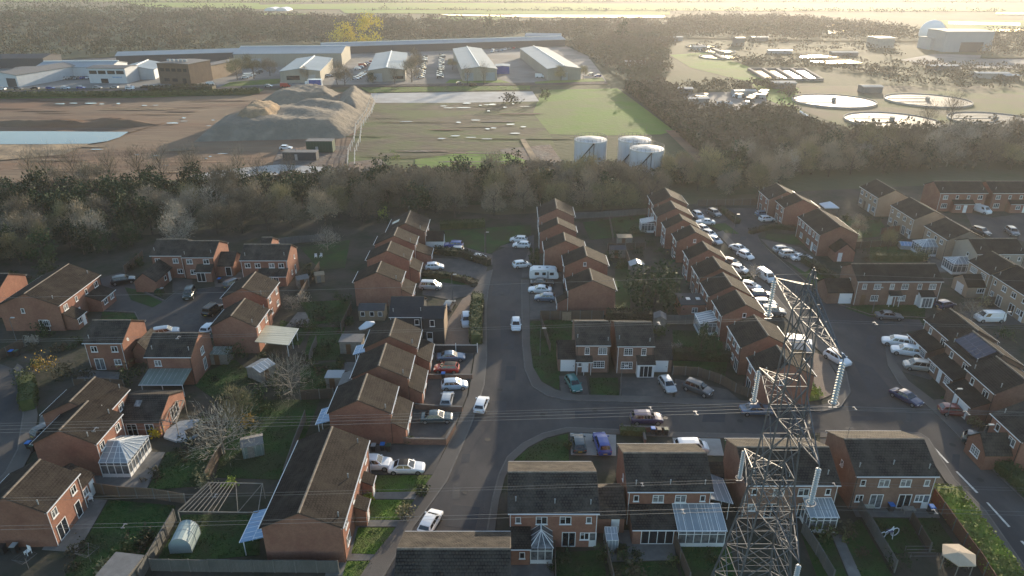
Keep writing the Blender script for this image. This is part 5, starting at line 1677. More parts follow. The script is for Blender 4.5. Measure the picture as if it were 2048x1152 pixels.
q = MB()
q.box(-3.6, -1.25, 1.0, 3.6, 1.25, 4.2)
q.box(-5.2, -1.15, .5, -3.7, 1.15, 3.0)
for xx in (-4.5, 1.4, 2.6):
    q.box(xx - .5, -1.2, 0, xx + .5, 1.2, .95)
ob("body", q.mesh("body", "paint_white"), o)
q = MB()
q.box(-3.0, -1.29, 1.3, 3.3, -1.252, 3.95)
ob("side_panel", q.mesh("side_panel", "sign_blue"), o)


# ------------------------------------------------------------------ trees, shrubs and hedges
def leaf_cloud(centers, spread, n, size, rs, flat=.55):
    """n leaf-clump quads gaussian-scattered about the given centres."""
    c = centers[rs.integers(0, len(centers), n)] + rs.normal(0, 1, (n, 3)) * spread
    a = rs.normal(0, 1, (n, 3))
    a /= np.linalg.norm(a, axis=1, keepdims=True)
    b = np.cross(a, rs.normal(0, 1, (n, 3)))
    b /= np.linalg.norm(b, axis=1, keepdims=True) + 1e-9
    s = size * rs.uniform(.55, 1.3, (n, 1))
    a, b = a * s * .5, b * s * flat * .5
    v = np.stack([c - a - b * .6, c + a * .2 - b, c + a + b * .5, c - a * .3 + b], 1).reshape(-1, 3)
    return v, np.arange(n * 4).reshape(-1, 4)


def twig_cloud(tips, root, n, length, width, rs):
    """Fine twigs: long thin slivers fanning up and out."""
    c = tips[rs.integers(0, len(tips), n)] + rs.normal(0, 1, (n, 3)) * length * .75
    d = c - root + rs.normal(0, 1, (n, 3)) * np.linalg.norm(c - root, axis=1, keepdims=True) * .55
    d[:, 2] += .4 * np.abs(d[:, 2])
    d /= np.linalg.norm(d, axis=1, keepdims=True)
    s = np.cross(d, rs.normal(0, 1, (n, 3)))
    s /= np.linalg.norm(s, axis=1, keepdims=True) + 1e-9
    l = length * rs.uniform(.5, 1.4, (n, 1))
    w = width * rs.uniform(.6, 1.4, (n, 1))
    v = np.stack([c - s * w, c + s * w, c + d * l], 1).reshape(-1, 3)
    return v, np.arange(n * 3).reshape(-1, 3)


def trunk_mesh(name, hgt, spread, rs, mat, limbs=9, base=.22, first=.25, droop=0.0):
    mb = MB()
    pts = [Vector((0, 0, -.1))]
    for k in range(1, 5):
        pts.append(Vector((rs.normal(0, .04) * hgt * .3, rs.normal(0, .04) * hgt * .3, hgt * .8 * k / 4)))
    for k in range(4):
        mb.beam(pts[k], pts[k + 1], base * (1 - .2 * k), n=6, r2=base * (1 - .2 * (k + 1)))
    tips = []
    for i in range(limbs):
        t = first + (1 - first) * (i + .5) / limbs
        k = min(3, int(t * 4))
        p = pts[k].lerp(pts[k + 1], t * 4 - k)
        ang = i * 2.4 + rs.normal(0, .3)
        out = spread * (1.05 - .6 * abs(t - .45)) * rs.uniform(.65, 1.0)
        q = p + Vector((math.cos(ang) * out * .55, math.sin(ang) * out * .55, hgt * rs.uniform(.10, .2)))
        e = q + Vector((math.cos(ang) * out * .45, math.sin(ang) * out * .45, hgt * rs.uniform(.08, .2) - droop))
        mb.beam(p, q, base * .38, n=4, r2=base * .24)
        mb.beam(q, e, base * .24, n=4, r2=base * .07)
        tips += [q, e, (q + e) / 2]
        for j in range(3):
            s = q.lerp(e, rs.uniform(0, .8))
            f = s + Vector((rs.normal(0, .2) * out, rs.normal(0, .2) * out, rs.uniform(.05, .18) * hgt))
            mb.beam(s, f, base * .13, n=3, r2=base * .04)
            tips.append(f)
    return mb.mesh(name, mat), np.array([tuple(t) for t in tips])


TREE = {}


def tree_kind(kind, n):
    """n variants of (trunk mesh, crown mesh)."""
    if kind in TREE:
        return TREE[kind]
    out = []
    for i in range(n):
        rs = np.random.default_rng(hash((kind == 'bare', len(kind), i)) % 1000 + 17 * i)
        if kind in ('bare', 'olive', 'pale'):
            tm, tips = trunk_mesh("trunk", 6.2, 2.8, rs, "bark_pale" if kind == 'pale' else "bark", 12, .16, .15)
            # twigs fill a lumpy dome, thickest near its skin
            lob = []
            for k in range(11):
                a, z = rs.uniform(0, 6.28), rs.uniform(.30, .92)
                rr = 2.7 * math.sqrt(max(.06, 1 - ((z - .42) / .62) ** 2)) * rs.uniform(.55, .8)
                lob.append((rr * math.cos(a), rr * math.sin(a), 7.0 * z))
            lob = np.array(lob)
            n = 2600 if kind != 'pale' else 1500
            d = rs.normal(0, 1, (n, 3))
            d /= np.linalg.norm(d, axis=1, keepdims=True)
            d[:, 2] = np.abs(d[:, 2]) * 1.1 - .25
            pts = lob[rs.integers(0, len(lob), n)] + d * 1.25 * rs.uniform(.45, 1, (n, 1)) ** .5
            v, f = twig_cloud(pts, np.array([0, 0, 1.5]), n, .60, .034, rs)
            # clump quads added inside each lobe to block light and deepen its shade
            q, _ = leaf_cloud(lob, .42, 420 if kind != 'pale' else 160, .42, rs)
            qf = np.arange(len(q)).reshape(-1, 4) + len(v)
            f = np.concatenate([f, qf[:, [0, 1, 2]], qf[:, [0, 2, 3]]])
            v = np.concatenate([v, q])
            cm = numpy_mesh("crown", v, f, {"bare": "twig_brown", "olive": "twig_olive", "pale": "twig_pale"}[kind], 3)
        elif kind == 'tall':
            tm, tips = trunk_mesh("trunk", 11.5, 3.6, rs, "bark", 14, .24, .25)
            v, f = twig_cloud(tips, np.array([0, 0, 3.0]), 1100, 1.3, .032, rs)
            cm = numpy_mesh("crown", v, f, "twig_brown", 3)
        elif kind == 'garden_bare':
            tm, tips = trunk_mesh("trunk", 5.0, 3.8, rs, "bark_pale", 16, .17, .15, .3)
            v, f = twig_cloud(tips, np.array([0, 0, 1.2]), 1000, .9, .024, rs)
            cm = numpy_mesh("crown", v, f, "twig_pale", 3)
        elif kind in ('ivy', 'evergreen', 'willow'):
            hgt, R = {"ivy": (7.2, 2.7), "evergreen": (6.5, 3.2), "willow": (11, 6.0)}[kind]
            tm, tips = trunk_mesh("trunk", hgt * .8, R * .7, rs, "bark", 7, .2, .2)
            cc = []
            for k in range(20):
                a, z = rs.uniform(0, 6.28), rs.uniform(.18, .95)
                rr = R * math.sqrt(max(.05, 1 - ((z - .45) / .58) ** 2)) * rs.uniform(.45, .95)
                cc.append((rr * math.cos(a), rr * math.sin(a), hgt * z))
            v, f = leaf_cloud(np.array(cc), R * .19, 950 if kind != 'willow' else 1300, .50 if kind != 'willow' else .75, rs)
            cm = numpy_mesh("crown", v, f, {"ivy": "ivy_leaf", "evergreen": "evergreen_leaf", "willow": "willow_leaf"}[kind], 4)
        elif kind == 'conifer':
            tm, tips = trunk_mesh("trunk", 6.0, .8, rs, "bark", 5, .14, .2)
            cc = []
            for k in range(34):
                z = rs.uniform(.04, .98)
                a = rs.uniform(0, 6.28)
                rr = 1.5 * (1 - z) ** .7 * rs.uniform(.5, 1)
                cc.append((rr * math.cos(a), rr * math.sin(a), 6.4 * z))
            v, f = leaf_cloud(np.array(cc), .22, 900, .36, rs)
            cm = numpy_mesh("crown", v, f, "evergreen_leaf", 4)
        out.append((tm, cm))
    TREE[kind] = out
    return out


def tree(kind, x, y, s, label, group=None, name=None, sz=None):
    vs = tree_kind(kind, 6)
    tm, cm = rng.choice(vs)
    nm = name or {"bare": "bare_tree", "olive": "bare_tree", "pale": "pale_bare_tree", "tall": "tall_bare_tree", "garden_bare": "bare_tree", "ivy": "ivy_clad_tree", "evergreen": "evergreen_tree", "willow": "yellow_willow_tree", "conifer": "conifer_tree"}[kind]
    o = thing(nm, label, "tree", (x, y, 0), rng.uniform(0, 6.28), group)
    o.scale = (s, s, sz or s * rng.uniform(.9, 1.1))
    ob("trunk", tm, o)
    ob("crown", cm, o)
    return o


def inside(p, poly):
    x, y = p
    r = False
    for k in range(len(poly)):
        (x1, y1), (x2, y2) = poly[k - 1], poly[k]
        if (y1 > y) != (y2 > y) and x < (x2 - x1) * (y - y1) / (y2 - y1) + x1:
            r = not r
    return r


def scatter(pix, n, dmin, seed, have=None):
    """Random ground points inside an outline measured in the photograph, kept dmin apart."""
    r = random.Random(seed)
    poly = [G(*p) for p in pix]
    xs, ys = [p[0] for p in poly], [p[1] for p in poly]
    pts = [] if have is None else have
    out = []
    for _ in range(n * 40):
        if len(out) >= n:
            break
        p = (r.uniform(min(xs), max(xs)), r.uniform(min(ys), max(ys)))
        if inside(p, poly) and all((p[0] - q[0]) ** 2 + (p[1] - q[1]) ** 2 > dmin * dmin for q in pts):
            pts.append(p)
            out.append(p)
    return out


BELT = []
TL = {"bare": "bushy leafless grey brown tree in the wooded belt behind the houses", "olive": "leafless olive brown tree in the wooded belt behind the houses",
      "pale": "pale leafless tree with visible limbs in the wooded belt behind the houses", "ivy": "dark ivy clad tree in the wooded belt behind the houses",
      "evergreen": "dense evergreen tree in the wooded belt behind the houses", "tall": "tall thin leafless tree standing against the muddy building site"}
TGRP = {"bare": "grey brown belt trees", "olive": "olive belt trees", "pale": "pale belt trees", "ivy": "ivy clad belt trees", "evergreen": "evergreen belt trees", "tall": "tall trees before the site"}


def belt(pix, n, dmin, seed, kinds, smin=.85, smax=1.2):
    r = random.Random(seed + 100)
    for x, y in scatter(pix, n, dmin, seed, BELT):
        k = r.choice(kinds)
        tree(k, x, y, r.uniform(smin, smax), TL[k], TGRP[k])


# front rank on the left, then the dark band, then the right-hand belt
belt([(-160, 560), (0, 515), (60, 500), (230, 492), (310, 470), (300, 440), (-160, 455)], 20, 6.2, 1, ['bare', 'bare', 'olive', 'ivy', 'evergreen', 'pale', 'bare', 'ivy'], 1.1, 1.5)
belt([(-140, 610), (0, 545), (120, 520), (250, 505), (300, 482), (330, 470), (60, 496), (-140, 540)], 18, 4.6, 12, ['ivy', 'evergreen', 'bare', 'olive', 'ivy'], .75, 1.1)
belt([(300, 470), (470, 470), (600, 462), (745, 450), (760, 425), (300, 432)], 24, 5.6, 2, ['bare', 'bare', 'olive', 'pale', 'bare'], 1.0, 1.35)
belt([(-160, 440), (300, 428), (760, 420), (760, 398), (300, 396), (-160, 408)], 46, 5.4, 3, ['ivy', 'ivy', 'evergreen', 'evergreen', 'ivy', 'bare'], 1.0, 1.45)
belt([(860, 442), (1080, 424), (1100, 404), (860, 410)], 12, 5.8, 4, ['bare', 'olive', 'bare'], 1.05, 1.35)
belt([(760, 430), (860, 440), (1100, 404), (1080, 372), (760, 388)], 26, 5.6, 5, ['ivy', 'bare', 'evergreen', 'bare', 'ivy'], 1.0, 1.35)
belt([(1080, 422), (1160, 430), (1300, 424), (1330, 378), (1120, 372)], 26, 5.6, 6, ['bare', 'bare', 'olive', 'bare', 'ivy'], 1.0, 1.4)
belt([(1330, 382), (1540, 402), (1560, 362), (1480, 350), (1310, 352)], 24, 6.0, 7, ['bare', 'olive', 'bare', 'ivy'], 1.0, 1.4)
belt([(1560, 362), (1720, 352), (1900, 345), (2150, 345), (2150, 315), (1560, 330)], 34, 6.6, 8, ['bare', 'olive', 'bare', 'ivy', 'pale'], 1.0, 1.45)
belt([(1420, 350), (1560, 330), (2150, 315), (2150, 285), (1700, 290), (1520, 318)], 34, 8.0, 11, ['bare', 'olive', 'bare', 'pale'], 1.0, 1.4)
belt([(-160, 405), (0, 398), (400, 385), (400, 372), (0, 380), (-160, 388)], 14, 6.5, 9, ['tall'], .8, 1.0)
belt([(400, 392), (620, 384), (620, 374), (400, 376)], 4, 7, 10, ['tall'], .65, .85)


def hedge(name, label, px, width, hgt, mat="hedge_leaf", cat="hedge", dens=26, size=.30, group=None):
    """A clipped or shaggy hedge along a ground line measured in the photograph."""
    pts = [Vector((*G(*p), 0)) for p in px]
    core = MB()
    for a, b in zip(pts[:-1], pts[1:]):
        d = (b - a).normalized()
        nn = Vector((-d.y, d.x, 0)) * (width * .40)
        core.prism([tuple((a + nn).xy), tuple((a - nn).xy), tuple((b - nn).xy), tuple((b + nn).xy)], 0, hgt * .86 + rng.uniform(-.03, .03))
    o = ob(name, core.mesh("hedge_core", mat))
    tag(o, label, cat, group)
    vs, off = [], 0
    rs = np.random.default_rng(int(abs(px[0][0]) + px[0][1]))
    for a, b in zip(pts[:-1], pts[1:]):
        L = (b - a).length
        d = (b - a) / L
        nn = Vector((-d.y, d.x, 0))
        n = int(L * (width + 2 * hgt) * dens)
        t = rs.uniform(0, L, n)
        per = rs.uniform(0, width + 2 * hgt, n)
        w = np.where(per < hgt, -width / 2, np.where(per > hgt + width, width / 2, per - hgt - width / 2))
        z = np.where(per < hgt, per, np.where(per > hgt + width, width + 2 * hgt - per, hgt + .10 * np.sin(t * 1.7) + .06 * np.sin(t * 4.1)))
        c = np.stack([a.x + d.x * t + nn.x * w, a.y + d.y * t + nn.y * w, z], 1)
        v, f = leaf_cloud(c, .07, n, size, rs)
        vs.append(v)
    v = np.concatenate(vs)
    ob("foliage", numpy_mesh("foliage", v, np.arange(len(v)).reshape(-1, 4), mat, 4), o)
    return o


def shrub(label, px, py, r, hgt, mat, name="shrub", n=260, size=.34, cat="shrub", group=None):
    x, y = G(px, py)
    rs = np.random.default_rng(int(px * 3 + py))
    cc = []
    for k in range(12):
        a, z = rs.uniform(0, 6.28), rs.uniform(.2, .95)
        rr = r * math.sqrt(max(.08, 1 - (z - .3) ** 2)) * rs.uniform(.3, .85)
        cc.append((rr * math.cos(a), rr * math.sin(a), hgt * z))
    v, f = leaf_cloud(np.array(cc), r * .22, n, size, rs)
    o = ob(name, numpy_mesh("foliage", v, f, mat, 4), None, (x, y, 0))
    return tag(o, label, cat, group)


hedge("hedge", "tall clipped green hedge with pale top between the block paved drive and the main road", [(956, 605), (951, 645), (952, 690)], 2.0, 2.3)
hedge("hedge", "dark brown clipped hedge curving to a point by the road's head", [(868, 506), (930, 514), (978, 531)], 1.6, 1.6, "hedge_brown")
hedge("hedge", "long low brown hedge along the grass patch under the curved drive", [(842, 552), (900, 556), (935, 566), (950, 574)], 1.3, 1.2, "hedge_brown")
hedge("hedge", "broad bright yellow green hedge along the lower right road", [(1884, 990), (1935, 1060), (1985, 1130), (2035, 1205)], 3.2, 1.6, "hedge_bright", dens=34, size=.34)
hedge("hedge", "dark hedge beside the pavement at the far left curve", [(58, 772), (62, 800), (58, 822)], 2.0, 2.2)
hedge("hedge", "dark hedge behind the two small houses with garage doors", [(1212, 640), (1303, 642)], 1.6, 2.0, "hedge_brown")
hedge("hedge", "dark hedge line below the conifer right of the two garage houses", [(1345, 716), (1400, 717), (1460, 722)], 1.5, 1.8, "hedge_brown")
hedge("hedge", "low dark hedge around the end of the long terrace's parking", [(1600, 520), (1640, 545), (1690, 575)], 1.5, 1.5, "hedge_brown")
hedge("hedge", "low dark hedge along the head of the right close", [(1440, 420), (1460, 436), (1475, 448)], 1.4, 1.2, "hedge_brown")
hedge("hedge", "low brown hedge edging the grey forecourt at the far end of the close", [(1500, 468), (1545, 456), (1600, 462)], 1.2, 1.1, "hedge_brown")
hedge("hedge", "shaggy dark hedge along the kerb at the lower right edge", [(1995, 935), (2030, 965), (2075, 1005)], 2.2, 1.6, "hedge_leaf")
hedge("hedge", "trimmed olive hedge below the bushes right of the long terrace", [(1750, 520), (1800, 522), (1850, 520)], 1.6, 1.6, "hedge_leaf")
hedge("hedge", "dark hedge along the green lawn at the top of the main road", [(880, 458), (925, 455), (970, 453)], 2.0, 1.8, "hedge_leaf")
hedge("hedge", "low hedge beside the walled bin store on the side road", [(1240, 866), (1290, 869)], 1.2, 1.0, "hedge_leaf")
hedge("hedge", "roadside hedge below the industrial units on the left", [(-60, 196), (90, 194), (220, 194), (300, 192), (430, 190), (520, 186)], 4.0, 2.4, "hedge_leaf", dens=3, size=1.0)
hedge("hedge", "dark mounded hedge in front of the brown brick office block", [(300, 190), (370, 186), (430, 186)], 6.0, 4.0, "hedge_brown", dens=3, size=1.0)
hedge("hedge", "overgrown dark hedge line along the right side of the green field", [(1262, 180), (1310, 215), (1370, 265), (1430, 315), (1450, 345)], 7.0, 4.5, "hedge_brown", dens=3, size=1.0)

for lab, x, y, r, hgt, mat in [
    ("yellow flowering shrub beside the curved patio by the pergola", 312, 872, 1.1, 1.5, "flower_yellow"), ("orange flowering shrub by the far left road bend", 92, 740, 2.2, 2.2, "flower_orange"),
    ("rounded green bush left of the orange flowering shrub", 48, 765, 1.6, 2.0, "hedge_leaf"), ("dark rounded bush right of the orange flowering shrub", 128, 752, 1.6, 1.8, "hedge_brown"),
    ("tall green shrub against the left wall of the green canopy house", 266, 766, 2.0, 3.6, "hedge_leaf"), ("loose green shrub in the garden beside the pale yellow canopy", 474, 722, 1.8, 3.2, "hedge_leaf"),
    ("dark bush at the foot of the long pair's end wall in the left close", 82, 668, 1.6, 2.0, "evergreen_leaf"), ("grey green bush beside the street lamp at the far left", 60, 690, 1.3, 1.6, "twig_pale"),
    ("olive shrub climbing over the timber garden fence", 415, 972, 1.5, 2.2, "twig_olive"), ("bright green low shrub right of the fence climber", 462, 972, .9, 1.0, "hedge_bright"),
    ("orange tipped shrub beside the bare garden tree", 500, 852, 1.1, 1.8, "flower_orange"), ("pale shrub by the lit fence below the broad gable", 608, 605, 1.5, 1.9, "twig_pale"),
    ("grey shrub in the middle of the shaded left gardens", 640, 632, 1.9, 2.0, "ivy_leaf"), ("dark shrub near the lawn beside the tall garden fence", 672, 655, 1.6, 2.0, "ivy_leaf"),
    ("tan pampas grass clump on the verge of the right close", 1508, 560, 1.1, 3.0, "twig_pale"), ("small green bush at the foot of the pampas grass", 1492, 562, 1.0, 1.0, "hedge_leaf"),
    ("bright lime shrub right of the pylon by the brick paving", 1632, 795, 1.1, 1.6, "hedge_bright"), ("yellow green bush in the gardens above the georgian terrace", 1742, 516, 2.4, 3.0, "hedge_leaf"),
    ("brown bush beside the conservatories above the georgian terrace", 1842, 518, 2.2, 2.6, "twig_olive"), ("pale dome shrub in the garden right of the garage houses", 1354, 706, 1.3, 1.5, "twig_pale"),
    ("dark shrub by the low wall of the lowest drive", 818, 884, .7, .8, "evergreen_leaf"), ("small shrub row end beside the upper front lawn", 845, 985, .9, .9, "hedge_leaf"),
    ("planting along the edge of the middle front lawn", 815, 1030, 1.2, 1.0, "twig_olive"), ("small bush at the corner of the middle front lawn", 735, 1005, .7, 1.2, "hedge_bright"),
    ("low shrubs dividing the pale drive and lawn above the dark roofs", 1136, 895, .6, .8, "hedge_leaf"), ("dark laurel on the small lawn by the left close", 320, 590, 1.0, 1.0, "evergreen_leaf"),
    ("bushy shrub in front of the bottom centre conservatory", 1126, 1118, .9, .9, "ivy_leaf"), ("greenery at the foot of the fence by the glazed lean-to", 1240, 1100, .7, .7, "ivy_leaf"),
    ("dark shrub beside the tilted clothes dryer", 292, 1085, 1.2, 1.2, "ivy_leaf"), ("green shrub at the corner of the bottom left shed", 212, 1140, .9, .9, "twig_olive"),
    ("bush near the right edge below the buff garage wing", 1965, 612, 1.6, 1.8, "twig_olive"), ("dark bush by the white panel van", 2010, 680, 1.8, 1.8, "evergreen_leaf"),
    ("lime shrub at the base of the close row by the pampas", 1528, 660, 1.0, 1.2, "hedge_bright"), ("dark shrubs beneath the far end house of the left row", 770, 450, 2.0, 2.2, "ivy_leaf"),
    ("yellow leaved bush behind the farthest row house on the left", 766, 440, 1.8, 3.4, "hedge_bright"), ("dark mound of scrub on the concrete apron edge", 1022, 207, 5.0, 3.0, "hedge_brown"),
    ("yellow gorse bush on the lower building site", 790, 322, 1.6, 3.4, "hedge_bright"),
    ("brown shrub beside the lower right driveway wall", 1950, 850, 1.0, 1.0, "twig_olive"), ("dark shrub beside the timber summerhouse door", 700, 650, 1.2, 1.3, "evergreen_leaf")]:
    shrub(lab, x, y, r, hgt, mat, size=.34 if r < 4 else 1.0)

for kind, x, y, s, lab in [
    ('garden_bare', 448, 908, 1.15, "big sprawling leafless tree over the shed in the lower left gardens"), ('olive', 482, 850, .78, "olive leafed round tree above the sprawling bare one in the left gardens"),
    ('garden_bare', 583, 790, .95, "leafless tree with blue green foliage beside the slatted shed roof"), ('garden_bare', 656, 500, .8, "leafless tree in the garden behind the white framed seat"),
    ('evergreen', 1308, 620, 1.45, "great round evergreen tree filling the gardens right of the main road houses"), ('evergreen', 1285, 600, 1.1, "smaller evergreen at the left of the great round one"),
    ('conifer', 1400, 718, 1.0, "dark conifer right of the two garage houses"), ('conifer', 1424, 722, .9, "dark conifer closest to the brown roofed row house, right of its twin"),
    ('conifer', 1062, 532, .62, "small dark conifer, left of the two by the caravan"), ('conifer', 1073, 533, .62, "small dark conifer, right of the two by the caravan"),
    ('garden_bare', 862, 1190, .62, "leafless treetop in front of the dark roof at the bottom edge"), ('garden_bare', 1940, 640, .6, "pale leafless street tree near the white panel van"),
    ('pale', 360, 495, 1.15, "pale branching bare tree right behind the left close houses"), ('pale', 190, 500, 1.1, "pale branching bare tree above the black car of the left close"),
    ('bare', 1715, 470, .62, "leafless garden tree by the white gazebo"), ('olive', 1775, 500, .6, "olive leafless garden tree between gazebo and georgian terrace"),
    ('garden_bare', 585, 620, .5, "small bare tree by the lit fence under the broad gable"), ('ivy', 620, 560, .5, "small dark tree beside the lit fence top in the left gardens"),
    ('olive', 130, 470, 1.0, "olive tree on the left behind the long pair"), ('ivy', 100, 560, .7, "dark tree behind the long semi-detached pair of the left close"), ('ivy', 20, 520, 1.0, "dark ivy tree behind the house cut by the left edge")]:
    x, y = G(x, y)
    tree(kind, x, y, s, lab)

# individual trees among the industrial units and works
for kind, x, y, s, lab in [
    ('willow', 688, 93, 1.7, "yellow willow, left of the bright pair beyond the grey sheds"), ('willow', 740, 93, 2.0, "yellow willow, right of the bright pair beyond the grey sheds"),
    ('olive', 475, 160, 1.8, "round olive tree left of the big beige shed"), ('olive', 508, 158, 1.7, "round olive tree against the big beige shed's wall"), ('bare', 540, 152, 1.6, "brown tree at the corner of the first grey shed"),
    ('bare', 612, 165, 1.1, "bare tree against the front of the first grey shed"), ('bare', 690, 172, 1.7, "bare tree between the first and second grey sheds"), ('tall', 675, 170, 1.0, "thin bare tree in front of the lot between grey sheds"),
    ('bare', 824, 165, 1.9, "bare tree at the right corner of the second grey shed"), ('bare', 832, 140, 1.7, "bare tree along the right side of the second grey shed"), ('evergreen', 745, 166, .9, "dark bush at the left corner of the second grey shed"),
    ('tall', 790, 170, .8, "thin bare tree before the second grey shed's front"), ('tall', 935, 170, .8, "thin bare tree before the left of the third grey shed's front"), ('tall', 968, 170, .8, "thin bare tree before the right of the third grey shed's front"),
    ('olive', 1122, 162, 1.2, "brown tree at the front of the fourth grey shed"), ('olive', 905, 140, 1.0, "low tree on the verge left of the third grey shed"), ('olive', 1166, 160, 1.0, "small green tree at the fourth grey shed's right corner"),
    ('tall', 1895, 262, 1.1, "tall dark bare tree before the lower round settling tank"), ('tall', 1850, 268, .9, "bare tree left of the tall dark one by the settling tanks"), ('ivy', 1245, 82, 2.2, "dark tree standing above the far brown wood"),
    ('evergreen', 1090, 200, .8, "dark bush at the left corner of the green field"), ('ivy', 975, 62, 1.8, "lone dark tree beyond the long strip roof")]:
    x, y = G(x, y)
    tree(kind, x, y, s, lab)


# low planting along the garden edges
BG = "low dark shrubs along the shaded garden edges"
r_ = random.Random(21)
for reg, n in (([(295, 985), (450, 890), (640, 800), (700, 720), (590, 690), (420, 800), (330, 880)], 16), ([(600, 600), (700, 590), (690, 780), (600, 790)], 12), ([(1110, 1105), (1450, 1095), (1480, 1152), (1110, 1160)], 10),
               ([(1170, 440), (1310, 430), (1440, 700), (1345, 715), (1225, 640)], 26), ([(1640, 430), (1860, 430), (1860, 525), (1700, 525)], 18), ([(110, 1000), (340, 1010), (270, 1150), (120, 1150)], 5), ([(1620, 1060), (1870, 1050), (1930, 1150), (1660, 1160)], 7),
               ([(60, 650), (180, 690), (160, 780), (60, 740)], 8), ([(400, 680), (520, 690), (560, 780), (400, 800)], 9), ([(0, 540), (110, 520), (60, 560), (0, 600)], 5), ([(230, 520), (300, 500), (280, 545), (240, 560)], 4)):
    for x, y in scatter(reg, n, 1.6, int(reg[0][0]), None):
        if any(abs((x - h.c[0]) * math.cos(-h.rz) - (y - h.c[1]) * math.sin(-h.rz)) < h.hx + 1 and abs((x - h.c[0]) * math.sin(-h.rz) + (y - h.c[1]) * math.cos(-h.rz)) < h.hy + 1.4 for h in HOUSES.values()):
            continue
        rs = np.random.default_rng(int(x * 31 + y * 7) % 9999)
        key = ("low", r_.randrange(5), r_.choice(["ivy_leaf", "evergreen_leaf", "hedge_brown", "hedge_leaf"]))
        if key not in TREE:
            cc = np.array([(rs.normal(0, .4), rs.normal(0, .4), rs.uniform(.15, .9)) for _ in range(9)])
            v, f = leaf_cloud(cc, .22, 170, .26, rs)
            v[:, 2] = np.abs(v[:, 2])
            TREE[key] = numpy_mesh("foliage", v, f, key[2], 4)
        o = ob("low_shrub", TREE[key], None, (x, y, 0), r_.uniform(0, 6))
        s = r_.uniform(.8, 1.7)
        o.scale = (s, s, s * r_.uniform(.7, 1.2))
        tag(o, "low dark shrub growing at the edge of a shaded garden", "shrub", BG)


# ------------------------------------------------------------------ fences, walls
def fence(label, px, hgt=1.75, mat="fence_wood", name="garden_fence", step=2.4, post="fence_grey", cat="fence", posts=True, group=None):
    pts = [Vector((*G(*p), 0)) for p in px]
    o = thing(name, label, cat, pts[0], 0, group)
    pm = MB()
    pm.box(-.06, -.06, 0, .06, .06, hgt + .08)
    pme = pm.mesh("post", post)
    mb = MB()
    for a, b in zip(pts[:-1], pts[1:]):
        d = b - a
        L = d.length
        d.normalize()
        nn = Vector((-d.y, d.x, 0))
        k = max(1, int(round(L / step)))
        for i in range(k):
            p, q = a + d * (L * i / k + .05) - pts[0], a + d * (L * (i + 1) / k - .05) - pts[0]
            h2 = hgt + rng.uniform(-.05, .05)
            c = [tuple((p + nn * .02).xy), tuple((p - nn * .02).xy), tuple((q - nn * .02).xy), tuple((q + nn * .02).xy)]
            mb.prism(c, .04, h2)
            mb.prism([tuple((p + nn * .045).xy), tuple((p - nn * .045).xy), tuple((q - nn * .045).xy), tuple((q + nn * .045).xy)], h2, h2 + .04)
            if posts:
                ob("post", pme, o, a + d * (L * i / k) - pts[0])
    if posts:
        ob("post", pme, o, pts[-1] - pts[0])
    ob("panel", mb.mesh("panel", mat), o)
    return o


def wall(label, px, hgt=1.0, mat="brick_brown", name="garden_wall", th=.12, cat="wall"):
    pts = [Vector((*G(*p), 0)) for p in px]
    mb = MB()
    for a, b in zip(pts[:-1], pts[1:]):
        d = (b - a).normalized()
        nn = Vector((-d.y, d.x, 0)) * th
        mb.prism([tuple((a + nn - d * th).xy), tuple((a - nn - d * th).xy), tuple((b - nn).xy), tuple((b + nn).xy)], -.05, hgt, 0)
        n2 = nn * 1.3
        mb.prism([tuple((a + n2 - d * th).xy), tuple((a - n2 - d * th).xy), tuple((b - n2).xy), tuple((b + n2).xy)], hgt, hgt + .06, 1)
    return tag(ob(name, mb.mesh(name, [mat, "kerb_stone"])), label, cat)


